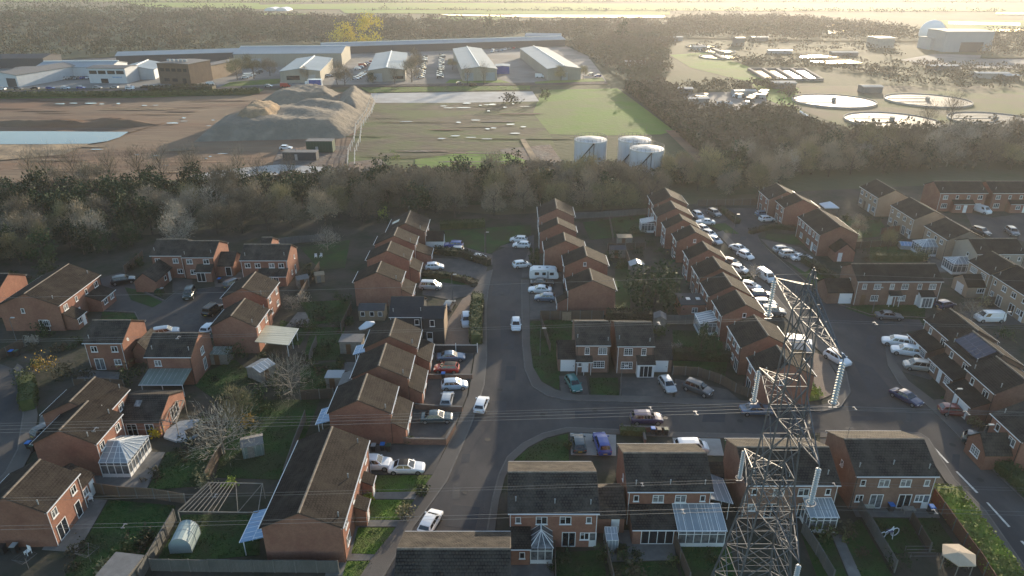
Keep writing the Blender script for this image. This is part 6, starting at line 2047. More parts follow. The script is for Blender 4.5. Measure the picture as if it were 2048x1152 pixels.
for lab, px, mat, hgt in [
    ("long grey board fence along the bottom below the brick end gable", [(305, 1142), (420, 1144), (550, 1145), (678, 1146)], "fence_grey", 1.7),
    ("grey slanting fence between the two lower left lawns", [(352, 1042), (318, 1100), (282, 1165)], "fence_grey", 1.7),
    ("weathered fence rising past the sprawling bare tree", [(446, 905), (430, 930), (413, 965)], "fence_wood", 1.6),
    ("low brown fence between the conservatory garden and the bottom left lawn", [(178, 984), (240, 993), (310, 998), (372, 1008)], "fence_wood", 1.5),
    ("grey fence left of the garden holding the toy climbing frame", [(1716, 1022), (1750, 1080), (1788, 1145)], "fence_grey", 1.7),
    ("grey fence right of the garden path behind the pylon foot", [(1603, 1066), (1632, 1110), (1664, 1165)], "fence_grey", 1.7),
    ("thin fence splitting the gardens of the pair beside the bright hedge", [(1820, 1040), (1838, 1070), (1858, 1104)], "fence_wood", 1.3),
    ("red brown fence along the inside of the bright roadside hedge", [(1862, 1000), (1905, 1062), (1950, 1125), (1985, 1180)], "fence_red", 1.8),
    ("fence right of the bottom centre pair's garden", [(1209, 1092), (1216, 1125), (1226, 1170)], "fence_wood", 1.5),
    ("timber fence right of the wide conservatory's neighbour patio", [(1346, 1085), (1360, 1125), (1378, 1170)], "fence_wood", 1.7),
    ("short fence dividing the gardens of the bottom centre pair", [(1109, 1100), (1110, 1130), (1111, 1170)], "fence_wood", 1.3),
    ("brown fence behind the left garage house with one pale new panel", [(1080, 640), (1120, 640), (1160, 639), (1206, 640)], "fence_wood", 1.8),
    ("side fence along the grass strip beside the main road", [(1080, 642), (1090, 672), (1100, 704)], "fence_wood", 1.6),
    ("curved brown fence round the corner garden on the side road", [(1345, 750), (1395, 752), (1440, 768), (1470, 785), (1520, 803)], "fence_wood", 1.6),
    ("long fence at the wood's edge behind the right road row", [(1150, 438), (1225, 434), (1305, 428)], "fence_grey", 1.6),
    ("board fence closing the head of the right close", [(1395, 412), (1450, 411), (1500, 410), (1545, 409)], "fence_wood", 1.7),
    ("grey fence below the trees behind the carport houses", [(550, 492), (600, 486), (650, 482)], "fence_grey", 1.7),
    ("sunlit fence climbing beside the broad lit gable", [(598, 605), (618, 572), (640, 538)], "fence_wood", 1.7),
    ("fence between the two shaded lawns left of the summerhouse", [(683, 665), (694, 642), (704, 620)], "fence_wood", 1.7),
    ("short fence beside the lower shaded lawn left of the row", [(620, 728), (627, 706), (634, 690)], "fence_grey", 1.7),
    ("garden fence behind the black car of the left close", [(250, 548), (270, 532), (288, 516)], "fence_wood", 1.8),
    ("fence along the far left pavement by the street lamp", [(-20, 730), (15, 712), (50, 694)], "fence_wood", 1.6),
    ("fence right of the small gardens above the great round tree", [(1226, 482), (1222, 460), (1218, 438)], "fence_grey", 1.6),
    ("fence crossing the gardens under the third row house right of the road", [(1215, 500), (1250, 500), (1290, 498)], "fence_wood", 1.6),
    ("dark fence below the roof lit extension of the close row", [(1325, 648), (1370, 649), (1410, 648)], "fence_grey", 1.8),
    ("fence beside the shed behind the great round tree", [(1262, 545), (1256, 525), (1250, 508)], "fence_wood", 1.6),
    ("fence across the gardens above the georgian terrace", [(1700, 498), (1760, 494), (1840, 490)], "fence_wood", 1.6),
    ("red fence beside the gazebo garden of the right estate", [(1760, 470), (1785, 466), (1812, 462)], "fence_red", 1.7),
    ("fence behind the low front block houses at the right", [(1915, 690), (1890, 660), (1868, 640)], "fence_wood", 1.6),
    ("pale fence between the deep lawns left of the long mossy roof", [(570, 960), (590, 900), (612, 840)], "fence_grey", 1.6),
    ("fence along the back of the row's middle gardens", [(602, 800), (640, 798), (668, 796)], "fence_wood", 1.7),
    ("timber fence between the pergola garden and the slatted shed", [(375, 880), (420, 862), (455, 846)], "fence_wood", 1.6),
    ("fence below the small house with orange gable", [(150, 776), (200, 775), (250, 778)], "fence_wood", 1.6),
    ("brown fence beside the white panel van", [(1925, 622), (1960, 612), (2000, 606)], "fence_wood", 1.6)]:
    fence(lab, px, hgt, mat)
p = [Vector((*G(*q), 0)) for q in ((1124, 641), (1142, 641))]
mb = MB()
mb.box(0, -.05, .05, (p[1] - p[0]).x, 0, 1.75)
tag(ob("new_fence_panel", mb.mesh("new_fence_panel", "timber_pale"), None, p[0] - Vector((0, .12, 0))), "pale new timber panel set in the brown fence behind the left garage house", "fence panel")
wall("low brick wall around the lowest drive left of the road", [(744, 886), (800, 884), (820, 889), (892, 890), (910, 858)], 1.0)
wall("low brick wall between the lowest two drives left of the road", [(832, 818), (880, 822), (925, 824)], .9)
wall("brick wall of the bin store on the side road", [(1240, 862), (1285, 864), (1336, 866)], .9)
wall("small brick wall beside the second drive with the pale blue hatchback", [(850, 758), (900, 758), (945, 758)], .8)
wall("brick wall dividing the bin store from the drives", [(1285, 866), (1290, 888)], .7)
# white post and dark panel fence
pts = [Vector((*G(*q), 0)) for q in ((868, 706), (912, 706), (955, 706))]
o = thing("post_fence", "dark panel fence with tall white posts above the slate blue saloon", "fence", pts[0])
mb = MB()
mb.box(0, -.04, .1, (pts[2] - pts[0]).x, .0, 1.5)
ob("panel", mb.mesh("panel", "cladding_dark"), o)
for q in pts:
    pm = MB()
    pm.box(-.06, -.12, 0, .06, -.041, 1.9)
    ob("post", pm.mesh("post", "upvc_white"), o, q - pts[0])
mb = MB()
mb.beam((0, -.08, 1.55), ((pts[2] - pts[0]).x, -.08, 1.55), .04)
ob("rail", mb.mesh("rail", "upvc_white"), o)

# ------------------------------------------------------------------ garden things
def at(px, py, z=0.0):
    x, y = G(px, py, z)
    return (x, y, 0)


def shed(label, px, py, w, d, hgt, rz=0, wallm="timber_weathered", roofm="felt_grey", pitch=.5, name="garden_shed", flat=False, door=True, win=False):
    o = thing(name, label, "shed", at(px, py), math.radians(rz))
    mb = MB()
    if flat:
        mb.box(-w / 2, -d / 2, 0, w / 2, d / 2, hgt)
    else:
        x0, x1, y0, y1 = -w / 2, w / 2, -d / 2, d / 2
        mb.poly([(x0, y0, 0), (x1, y0, 0), (x1, y0, hgt), (x0, y0, hgt)])
        mb.poly([(x1, y1, 0), (x0, y1, 0), (x0, y1, hgt), (x1, y1, hgt)])
        mb.poly([(x1, y0, 0), (x1, y1, 0), (x1, y1, hgt), (x1, 0, hgt + pitch), (x1, y0, hgt)])
        mb.poly([(x0, y1, 0), (x0, y0, 0), (x0, y0, hgt), (x0, 0, hgt + pitch), (x0, y1, hgt)])
    ob("wall", mb.mesh("wall", wallm), o)
    rb = MB()
    if flat:
        rb.box(-w / 2 - .12, -d / 2 - .12, hgt + .002, w / 2 + .12, d / 2 + .12, hgt + .10)
    else:
        for sg in (-1, 1):
            e = d / 2 + .12
            zl = hgt + .03 - pitch * .12 / (d / 2)
            t = [(-w / 2 - .1, sg * e, zl), (w / 2 + .1, sg * e, zl), (w / 2 + .1, 0, hgt + pitch + .04), (-w / 2 - .1, 0, hgt + pitch + .04)]
            b = [(x, y, z - .035) for x, y, z in t]
            rb.poly(t)
            rb.poly(b[::-1])
            for i in range(4):
                j = (i + 1) % 4
                rb.poly([b[i], b[j], t[j], t[i]])
    ob("roof", rb.mesh("roof", roofm), o)
    if door:
        panel_door(o, -.1 * w, -d / 2, .03, 0, .8, min(1.8, hgt - .1), "timber_weathered" if wallm != "timber_weathered" else "door_brown")
    if win:
        for u in (-.34, .02, .34):
            put_window(o, u * w, -d / 2, .9 if u else .1, 0, .8, .95 if u else 1.8, 1, 'patio')
    return o


shed("timber summerhouse with pale walls, dark roof and dark windows in the row gardens", 747, 634, 4.6, 3.0, 2.1, 0, "timber_pale", "felt_dark", .6, "summerhouse", door=False, win=True)
shed("flat grey roofed shed beside the row house's rear, below the white parasol", 706, 700, 3.6, 2.6, 2.2, 0, "timber_weathered", "felt_grey", flat=True)
shed("flat felt roofed shed at the bottom edge left of the grey fence", 250, 1162, 3.0, 3.0, 2.1, -8, "timber_weathered", "felt_grey", flat=True)
mb = MB()
mb.prism([G(*q) for q in ((328, 878), (333, 865), (360, 846), (398, 842), (402, 868), (382, 883), (353, 886))], .05, .35)
tag(ob("garden_deck", mb.mesh("garden_deck", "metal_sheet")), "pale grey curved deck between the pergola and the sprawling bare tree", "deck")
shed("small green sided shed under the sprawling bare tree", 508, 905, 2.6, 2.2, 1.9, 20, "poly_green", "felt_grey", .4)
shed("shed with a pale slatted roof near the leafless blue green tree", 525, 752, 3.0, 3.0, 1.9, 60, "timber_weathered", "poly_clear", .5)
shed("grey gabled garden shed left of the great round tree", 1272, 545, 2.4, 3.0, 2.0, 90, "timber_weathered", "metal_sheet", .6)
shed("small grey shed by the dark fence under the great round tree", 1318, 652, 2.2, 2.0, 2.0, 80, "timber_weathered", "felt_grey", .5)
shed("low pale shed with orange tinted flat roof in the gardens of the close row", 1248, 488, 3.2, 2.2, 1.9, 0, "timber_weathered", "timber_pale", flat=True)
shed("dark garden shed between the shed and the third row house gardens", 1234, 512, 3.4, 2.4, 2.0, 0, "timber_weathered", "felt_dark", .5)
shed("small timber shed beside the lit fence, lower one", 606, 572, 2.2, 1.8, 1.9, 30, "timber_weathered", "felt_grey", .5)
shed("small tan roofed shed right of the lit fence", 640, 562, 1.8, 1.8, 1.7, 20, "timber_pale", "timber_pale", .4)
shed("green roofed store behind the green shrub of the canopy house", 445, 722, 2.8, 2.4, 1.9, 0, "timber_weathered", "poly_green", flat=True)
shed("low store with pale roof on the lower left patio by the row", 672, 770, 2.4, 2.0, 1.9, 0, "timber_weathered", "metal_sheet", flat=True)
shed("pale blue covered pool shelter in the gardens above the georgian terrace", 1818, 496, 4.6, 2.6, 1.0, -8, "plastic_grey", "poly_blue", .5, "pool_shelter", door=False)

# pale blue grey arched greenhouse
o = thing("polytunnel", "pale blue grey arched polytunnel on the lawn above the grey bottom fence", "greenhouse", at(372, 1088), math.radians(4))
mb = MB()
n = 8
arc = [(1.15 * math.cos(math.pi * k / n), .9 + 1.25 * math.sin(math.pi * k / n)) for k in range(n + 1)]
arc = [(1.15, 0)] + arc + [(-1.15, 0)]
for (x0, z0), (x1, z1) in zip(arc[:-1], arc[1:]):
    mb.poly([(x0, -1.4, z0), (x0, 1.4, z0), (x1, 1.4, z1), (x1, -1.4, z1)])
mb.poly([(x, -1.4, z) for x, z in arc])
mb.poly([(x, 1.4, z) for x, z in arc[::-1]])
ob("cover", mb.mesh("cover", "tarp_teal"), o)
mb = MB()
for y in (-1.42, 0, 1.42):
    for (x0, z0), (x1, z1) in zip(arc[:-1], arc[1:]):
        mb.beam((x0 * 1.01, y, z0), (x1 * 1.01, y, z1), .025)
ob("hoop", mb.mesh("hoop", "plastic_grey"), o)
# small glasshouse beside the wide conservatory
o = thing("glasshouse", "small white framed glasshouse left of the wide lean-to conservatory", "greenhouse", at(1221, 1092))
mb, gb = MB(), MB()
for x in (-.65, 0, .65):
    for y in (-.9, .9):
        mb.beam((x, y, 0), (x, y, 1.7), .025)
    mb.beam((x, -.9, 1.7), (x, .9, 1.9), .025)
for y, z in ((-.9, 1.7), (.9, 1.9), (-.9, .02), (.9, .02)):
    mb.beam((-.65, y, z), (.65, y, z), .025)
for x in (-.65, .65):
    mb.beam((x, -.9, .02), (x, .9, .02), .025)
gb.poly([(-.64, -.89, 0), (.64, -.89, 0), (.64, -.89, 1.68), (-.64, -.89, 1.68)])
gb.poly([(-.64, -.89, 1.68), (.64, -.89, 1.68), (.64, .89, 1.88), (-.64, .89, 1.88)])
for x in (-.64, .64):
    gb.poly([(x, -.89, 0), (x, .89, 0), (x, .89, 1.88), (x, -.89, 1.68)])
ob("frame", mb.mesh("frame", "upvc_white"), o)
ob("glazing", gb.mesh("glazing", "poly_clear"), o)


def pergola(label, corners, hgt, nb, beams=(), mat="timber_weathered"):
    P_ = [Vector((*G(*c, hgt), hgt)) for c in corners]
    o = thing("pergola", label, "pergola", (P_[0].x, P_[0].y, 0))
    off = Vector((P_[0].x, P_[0].y, 0))
    mb = MB()
    for p in P_:
        pb = MB()
        pb.beam((0, 0, 0), (0, 0, hgt), .06)
        ob("post", pb.mesh("post", mat), o, (p.x - off.x, p.y - off.y, 0))
    for k in range(4):
        mb.beam(P_[k] - off, P_[(k + 1) % 4] - off, .06)
    ob("frame", mb.mesh("frame", mat), o)
    mb = MB()
    for k in range(nb):
        t = beams[0] + (beams[1] - beams[0]) * k / (nb - 1)
        mb.beam(P_[0].lerp(P_[1], t) - off + Vector((0, 0, .1)), P_[3].lerp(P_[2], t) - off + Vector((0, 0, .1)), .045)
    for a, b, c, d in ((0.5, 0, .75, 1), (1, 0, .75, 1)):
        mb.beam(P_[0].lerp(P_[1], a) - off, P_[3].lerp(P_[2], c) - off, .04)
    ob("rafters", mb.mesh("rafters", mat), o)


pergola("large weathered pergola with rafters over the left half, on the lower left lawn", [(418, 965), (525, 967), (516, 1025), (356, 1023)], 2.3, 9, (.0, .5))
pergola("small open timber pergola at the end of the skylit extension", [(336, 806), (368, 800), (352, 846), (322, 840)], 2.3, 5, (.05, .95))

# gazebos and parasol
o = thing("gazebo", "white pointed garden gazebo in the upper right gardens", "gazebo", at(1655, 428))
mb = MB()
mb.lathe([(2.6, 2.1), (2.6, 2.3), (.05, 3.4)], 0, 0, 4)
ob("canopy", mb.mesh("canopy", "canvas_white"), o, rz=.785)
for sx in (-1, 1):
    for sy in (-1, 1):
        pb = MB()
        pb.beam((0, 0, 0), (0, 0, 2.15), .04)
        ob("leg", pb.mesh("leg", "steel_galvanised"), o, (sx * 1.7, sy * 1.7, 0))
o = thing("gazebo", "beige six sided flat topped shelter in the lower right corner garden", "gazebo", at(1908, 1138))
mb = MB()
mb.lathe([(1.75, 1.9), (1.75, 2.02), (.2, 2.35)], 0, 0, 6)
ob("canopy", mb.mesh("canopy", "canvas_beige"), o)
for k in range(6):
    pb = MB()
    pb.beam((0, 0, 0), (0, 0, 1.95), .05)
    ob("leg", pb.mesh("leg", "timber_weathered"), o, (1.5 * math.cos(k * math.pi / 3), 1.5 * math.sin(k * math.pi / 3), 0))
o = thing("parasol", "white tilted parasol on the lawn below the timber summerhouse", "parasol", at(735, 664))
mb = MB()
for k in range(8):
    a, b = k * math.pi / 4, (k + 1) * math.pi / 4
    c = lambda t: (1.5 * math.cos(t), 1.5 * math.sin(t) * .85, 1.35 + .5 * math.cos(t))
    mb.poly([c(a), c(b), (-.1, 0, 2.1)])
    p, q = c(a), c(b)
    mb.poly([p, (p[0], p[1], p[2] - .15), (q[0], q[1], q[2] - .15), q])
ob("canopy", mb.mesh("canopy", "canvas_white"), o)
pb = MB()
pb.beam((.2, 0, 0), (-.1, 0, 2.1), .03)
ob("pole", pb.mesh("pole", "steel_galvanised"), o)

# rotary dryers, chairs, toys, bins
for lab, x, y in (("folded silver rotary clothes dryer on the bottom left lawn", 182, 1125), ("rotary clothes dryer lying open near the bottom left corner", 58, 1138)):
    o = thing("rotary_dryer", lab, "clothes dryer", at(x, y), .4)
    mb = MB()
    mb.beam((0, 0, 0), (0, 0, 1.5), .025)
    ob("pole", mb.mesh("pole", "steel_galvanised"), o)
    mb = MB()
    for k in range(4):
        a = k * math.pi / 2
        mb.beam((0, 0, .95), (1.15 * math.cos(a), 1.15 * math.sin(a), 1.75), .018)
    for s in (.5, .8, 1.0):
        for k in range(4):
            a, b = k * math.pi / 2, (k + 1) * math.pi / 2
            z = .95 + .8 * s
            mb.beam((1.15 * s * math.cos(a), 1.15 * s * math.sin(a), z), (1.15 * s * math.cos(b), 1.15 * s * math.sin(b), z), .008)
    ob("arms", mb.mesh("arms", "steel_galvanised"), o)


def chair(label, px, py, rz, mat="upvc_white"):
    o = thing("garden_chair", label, "chair", at(px, py), math.radians(rz))
    mb = MB()
    mb.box(-.27, -.27, .40, .27, .27, .45)
    ob("seat", mb.mesh("seat", mat), o)
    mb = MB()
    mb.box(-.27, .23, .46, .27, .28, .98)
    ob("backrest", mb.mesh("backrest", mat), o)
    for sx in (-1, 1):
        for sy in (-1, 1):
            l = MB()
            l.box(-.03, -.03, 0, .03, .03, .40)
            ob("leg", l.mesh("leg", mat), o, (sx * .23, sy * .23, 0))


chair("white plastic garden chair by the patio door at the bottom left", 182, 1002, 30)
chair("white plastic chair beside the bins at the bottom left edge", 57, 1108, -20)
chair("white framed seat on the lawn above the lit fence", 632, 516, 10)
chair("second white seat right of the other on the lawn above the lit fence", 642, 515, -15)


def bin_(label, px, py, lid="plastic_blue", body="plastic_black", rz=0):
    o = thing("wheelie_bin", label, "bin", at(px, py), math.radians(rz))
    mb = MB()
    b, t = [(-.24, -.26), (.24, -.26), (.24, .26), (-.24, .26)], [(-.29, -.33), (.29, -.33), (.29, .36), (-.29, .36)]
    for i in range(4):
        j = (i + 1) % 4
        mb.poly([(*b[i], .05), (*b[j], .05), (*t[j], 1.0), (*t[i], 1.0)])
    mb.poly([(*p, .05) for p in b[::-1]])
    ob("body", mb.mesh("body", body), o)
    mb = MB()
    mb.box(-.31, -.38, 1.0, .31, .38, 1.05)
    mb.box(-.25, -.30, 1.05, .25, .30, 1.09)
    ob("lid", mb.mesh("lid", lid), o)
    for sx in (-1, 1):
        wb_ = MB()
        wb_.beam((sx * .20, .30, .1), (sx * .27, .30, .1), .1, n=8)
        ob("wheel", wb_.mesh("wheel", "tyre_rubber"), o)


for lab, x, y, lid in [
    ("blue lidded bin on the pavement at the far left road bend", 60, 897, "plastic_blue"), ("dark green bin beside the blue lidded one at the far left bend", 68, 902, "plastic_green"),
    ("blue lidded bin against the wall above the sleek white car", 766, 900, "plastic_blue"), ("teal lidded bin right of the blue one above the sleek white car", 778, 902, "plastic_green"),
    ("grey lidded bin left of the blue one above the sleek white car", 748, 902, "plastic_grey"), ("blue lidded bin behind the small wall above the pale blue hatchback", 887, 757, "plastic_blue"),
    ("blue lidded bin in the walled store on the side road", 1305, 868, "plastic_blue"), ("black bin in the middle of the walled bin store", 1317, 870, "plastic_black"), ("green bin at the right end of the walled bin store", 1331, 870, "plastic_green"),
    ("blue lidded bin by the patio doors right of the pylon", 1780, 1022, "plastic_blue"), ("blue lidded bin in the corner by the bright hedge", 1860, 1026, "plastic_blue"),
    ("green bin on the small lawn edge of the left close", 318, 588, "plastic_green"), ("grey bin right of the green one in the left close", 325, 586, "plastic_grey"), ("blue lidded bin beside the carport of the left close", 440, 566, "plastic_blue"),
    ("blue lidded bin by the far left lamp post fence", 25, 712, "plastic_blue"), ("green bin next to the far left lamp post fence", 35, 712, "plastic_green"), ("black bin by the end wall at the bottom left edge", 8, 1106, "plastic_black"),
    ("grey water butt like bin at the bottom left end wall", 32, 1104, "plastic_grey")]:
    bin_(lab, x, y, lid)
# recycling boxes on the low wall's far side
for x, m, lab in ((826, "plastic_grey", "grey recycling box on the low wall, left of three"), (834, "plastic_blue", "blue recycling box on the low wall, middle of three"), (844, "canvas_beige", "tan recycling box on the low wall, right of three")):
    mb = MB()
    mb.box(-.25, -.2, .08, .25, .2, .40)
    mb.box(-.28, -.23, .40, .28, .23, .44)
    tag(ob("recycling_box", mb.mesh("recycling_box", m), None, at(x, 882)), lab, "box")
# toy climbing frame with hoops, white
o = thing("play_frame", "white and purple toy climbing frame on the lawn right of the pylon", "toy", at(1776, 1075), .3)
mb = MB()
for cx, r in ((-.9, .45), (.8, .55)):
    for k in range(10):
        a, b = k * .628, (k + 1) * .628
        mb.beam((cx + r * math.cos(a), 0, .6 + r * math.sin(a)), (cx + r * math.cos(b), 0, .6 + r * math.sin(b)), .05)
mb.beam((-.5, 0, .9), (.5, 0, 1.2), .07)
mb.beam((.2, -.4, 0), (.4, 0, 1.5), .05)
mb.beam((.2, .4, 0), (.4, 0, 1.5), .05)
ob("frame", mb.mesh("frame", "canvas_white"), o)
mb = MB()
mb.box(-.3, -.25, .95, .3, .25, 1.03)
ob("platform", mb.mesh("platform", "paint_purple"), o)
# yellow green sandpit lid & planters
for lab, x, y, w, d, m in (("yellow green rectangular mat by the patio right of the pylon", 1732, 1020, 1.6, .8, "poly_roof"), ("pale garden table by the patio doors right of the pylon", 1815, 1026, 1.4, .8, "timber_weathered")):
    o = thing("garden_table", lab, "table", at(x, y))
    mb = MB()
    mb.box(-w / 2, -d / 2, .66, w / 2, d / 2, .72)
    ob("table_top", mb.mesh("table_top", m), o)
    for sx in (-1, 1):
        for sy in (-1, 1):
            l = MB()
            l.box(-.03, -.03, 0, .03, .03, .66)
            ob("leg", l.mesh("leg", "timber_weathered"), o, (sx * (w / 2 - .1), sy * (d / 2 - .1), 0))
# greenhouse staging frames at the lower right
o = thing("frame_rack", "low pale metal frames beside the beige shelter", "rack", at(1840, 1112))
mb = MB()
for k in range(4):
    mb.beam((-1.5, -.5 + .35 * k, .5 + .12 * k), (1.5, -.5 + .35 * k, .5 + .12 * k), .03)
for x in (-1.4, 1.4):
    for y in (-.5, .55):
        mb.beam((x, y, 0), (x, y, .9), .03)
ob("rail", mb.mesh("rail", "steel_galvanised"), o)


# ------------------------------------------------------------------ street lamps and poles
def lamp(label, px, py, hgt=5.0, arm=(.6, 0), mat="steel_galvanised"):
    o = thing("street_lamp", label, "street lamp", at(px, py))
    mb = MB()
    mb.beam((0, 0, 0), (0, 0, 1.2), .08, n=8)
    mb.beam((0, 0, 1.2), (0, 0, hgt), .055, n=8, r2=.04)
    mb.beam((0, 0, hgt), (arm[0], arm[1], hgt + .15), .035, n=6)
    ob("pole", mb.mesh("pole", mat), o)
    mb = MB()
    mb.box(arm[0] - .32, arm[1] - .13, hgt + .10, arm[0] + .32, arm[1] + .13, hgt + .24)
    ob("lantern", mb.mesh("lantern", "plastic_grey"), o)


for lab, x, y in [("street lamp beside the fence at the far left bend", 36, 690), ("street lamp on the grass strip right of the main road", 1080, 712), ("street lamp between the two small garage houses", 1240, 792),
                  ("street lamp by the dark red car at the right", 1892, 840), ("street lamp before the lower right dark teal car", 1951, 915), ("street lamp in front of the georgian windowed terrace", 1744, 626),
                  ("street lamp right of the white panel van", 1994, 678), ("street lamp by the lawn at the top of the main road", 970, 508), ("street lamp at the head of the right close", 1466, 470), ("street lamp beside the silver people carrier", 905, 598)]:
    lamp(lab, x, y)
for lab, x, y, h_ in (("tall wooden flag pole behind the timber summerhouse", 782, 655, 5.5), ("slim pole in the tree belt at the right", 1528, 352, 9), ("telegraph pole in the sewage works scrub", 1290, 300, 8)):
    o = thing("pole", lab, "pole", at(x, y))
    mb = MB()
    mb.beam((0, 0, 0), (0, 0, h_), .07, n=6, r2=.05)
    ob("shaft", mb.mesh("shaft", "timber_weathered"), o)

# ------------------------------------------------------------------ pylon
PX, PY = 22.4, 47.8
py_ = thing("electricity_pylon", "tall grey lattice electricity pylon standing in the lower right gardens", "pylon", (PX, PY, 0))
LEV = [(0, 3.3), (4.5, 2.75), (8.5, 2.25), (12, 1.85), (15.8, 1.45), (19, 1.28), (22, 1.15), (25, 1.02), (28, .92), (31, .82), (34, .72)]
HT = 37.6


def hw(z):
    for (z0, w0), (z1, w1) in zip(LEV[:-1], LEV[1:]):
        if z <= z1:
            return w0 + (w1 - w0) * (z - z0) / (z1 - z0)
    return LEV[-1][1] * max(0.06, (HT - z) / (HT - 34))


for sx in (-1, 1):
    for sy in (-1, 1):
        mb = MB()
        for (z0, w0), (z1, w1) in zip(LEV[:-1], LEV[1:]):
            mb.beam((sx * w0, sy * w0, z0), (sx * w1, sy * w1, z1), .115 - z0 * .0017)
        mb.beam((sx * .72, sy * .72, 34), (sx * .08, sy * .08, HT), .06)
        ob("leg", mb.mesh("leg", "steel_galvanised"), py_)
for ax in range(4):
    mb = MB()

    def fp(t, z):      # point on face ax, t in -1..1
        w = hw(z)
        return {0: (t * w, -w, z), 1: (w, t * w, z), 2: (-t * w, w, z), 3: (-w, -t * w, z)}[ax]
    for (z0, w0), (z1, w1) in zip(LEV[:-1], LEV[1:]):
        mb.beam(fp(-1, z0), fp(1, z1), .044)
        mb.beam(fp(1, z0), fp(-1, z1), .044)
        mb.beam(fp(-1, z1), fp(1, z1), .042)
        if z0 < 16:
            zm = (z0 + z1) / 2
            mb.beam(fp(-1, zm), fp(0, zm), .024)
            mb.beam(fp(0, zm), fp(1, zm), .024)
            mb.beam(fp(-1, zm), fp(-.5, z0 + (z1 - z0) * .25), .03)
            mb.beam(fp(1, zm), fp(.5, z0 + (z1 - z0) * .25), .03)
            mb.beam(fp(-1, zm), fp(-.5, z0 + (z1 - z0) * .75), .03)
            mb.beam(fp(1, zm), fp(.5, z0 + (z1 - z0) * .75), .03)
    mb.beam(fp(-1, 34), fp(.6, 35.8), .04)
    mb.beam(fp(1, 34), fp(-.6, 35.8), .04)
    ob("lattice_face", mb.mesh("lattice_face", "steel_galvanised"), py_)
ARM = 6.8
STR = 3.85
for zt, ln in ((33.9, ARM), (25.0, ARM), (15.8, ARM + .3)):
    for sy in (-1, 1):
        mb = MB()
        w0, w1 = hw(zt - .1), hw(zt + 2.3)
        tip = Vector((0, sy * ln, zt + .05))
        lo = [Vector((sx * w0, sy * w0, zt)) for sx in (-1, 1)]
        hi = [Vector((sx * w1, sy * w1, zt + 2.3)) for sx in (-1, 1)]
        for k in (0, 1):
            mb.beam(lo[k], tip, .062, r2=.05)
            mb.beam(hi[k], tip, .056, r2=.045)
        N = 4
        for j in range(N):
            a, b = j / N, (j + 1) / N
            for k in (0, 1):
                mb.beam(lo[k].lerp(tip, a), hi[k].lerp(tip, b), .020)
                mb.beam(hi[k].lerp(tip, b), lo[k].lerp(tip, b), .018)
            mb.beam(lo[0].lerp(tip, a), lo[1].lerp(tip, b), .026)
            mb.beam(lo[1].lerp(tip, a), lo[0].lerp(tip, b), .026)
            mb.beam(lo[0].lerp(tip, b), lo[1].lerp(tip, b), .026)
            mb.beam(hi[0].lerp(tip, b), hi[1].lerp(tip, b), .034)
            mb.beam(hi[0].lerp(tip, a), hi[1].lerp(tip, b), .024)
        ob("cross_arm", mb.mesh("cross_arm", "steel_galvanised"), py_)
        st = ob("insulator_string", None, py_, (0, sy * ln, zt))
        mb = MB()
        prof = [(.03, -STR + .35)]
        nd = 15
        for k in range(nd):
            z = -STR + .42 + (STR - .75) * k / (nd - 1)
            prof += [(.06, z - .075), (.215, z - .045), (.205, z - .01), (.06, z + .045)]
        prof += [(.03, -.12)]
        mb.lathe(prof, 0, 0, 10)
        st.data = None
        ob("insulator_discs", mb.mesh("insulator_discs", "insulator_glass"), st)
        mb = MB()
        mb.beam((0, 0, -.14), (0, 0, .06), .04)
        mb.beam((0, 0, -STR), (0, 0, -STR + .42), .04)
        mb.beam((-.3, 0, -STR), (.3, 0, -STR), .05)
        for k in range(10):
            a, b = k * .628, (k + 1) * .628
            mb.beam((.36 * math.cos(a), .36 * math.sin(a), -STR + .38), (.36 * math.cos(b), .36 * math.sin(b), -STR + .38), .022)
        ob("fittings", mb.mesh("fittings", "insulator_steel"), st)
mb = MB()
for k in range(3):
    mb.box(-.06 + .1 * k, -.5, HT - .6, 0 + .1 * k, .5, HT - .5)
mb.beam((0, 0, HT - .8), (0, 0, HT + .2), .06)
ob("peak", mb.mesh("peak", "steel_galvanised"), py_)

# conductors: two wires a phase with spacers, from span to span through the tower
def wire_z(z0, dx):
    dx = abs(dx)
    return z0 - .040 * dx + .000115 * dx * dx


def power_line(label, y, z0, twin=True):
    o = thing("power_line" if twin else "earth_wire", label, "power line", (PX, y, z0))
    for s in ((-.2, .2) if twin else (0,)):
        mb = MB()
        for sg in (-1, 1):
            prev = (0, s, 0)
            for k in range(1, 41):
                x = k * 8.0
                cur = (sg * x, s, wire_z(z0, x) - z0)
                mb.beam(prev, cur, .010, n=5)
                prev = cur
        ob("conductor", mb.mesh("conductor", "aluminium_wire"), o)
    if twin:
        for dx in (-140, -96, -52, -9.5, 9.5, 52, 96):
            mb = MB()
            z = wire_z(z0, dx) - z0
            mb.beam((dx, -.22, z), (dx, .22, z), .03)
            for s in (-.2, .2):
                mb.beam((dx - .14, s, z - .07), (dx + .14, s, z - .07), .045)
            ob("spacer_damper", mb.mesh("spacer_damper", "insulator_steel"), o)


for (zt, nm) in ((33.9, "top"), (25.0, "middle"), (15.8, "bottom")):
    for sy, side in ((1, "far"), (-1, "near")):
        power_line("twin overhead wires of the %s arm level on the %s side of the pylon" % (nm, side), PY + sy * (ARM + (.3 if nm == "bottom" else 0)), zt - STR - .05)
power_line("single thin earth wire running through the pylon's peak", PY, HT - .3, False)


# ------------------------------------------------------------------ industrial estate
GZ = .25


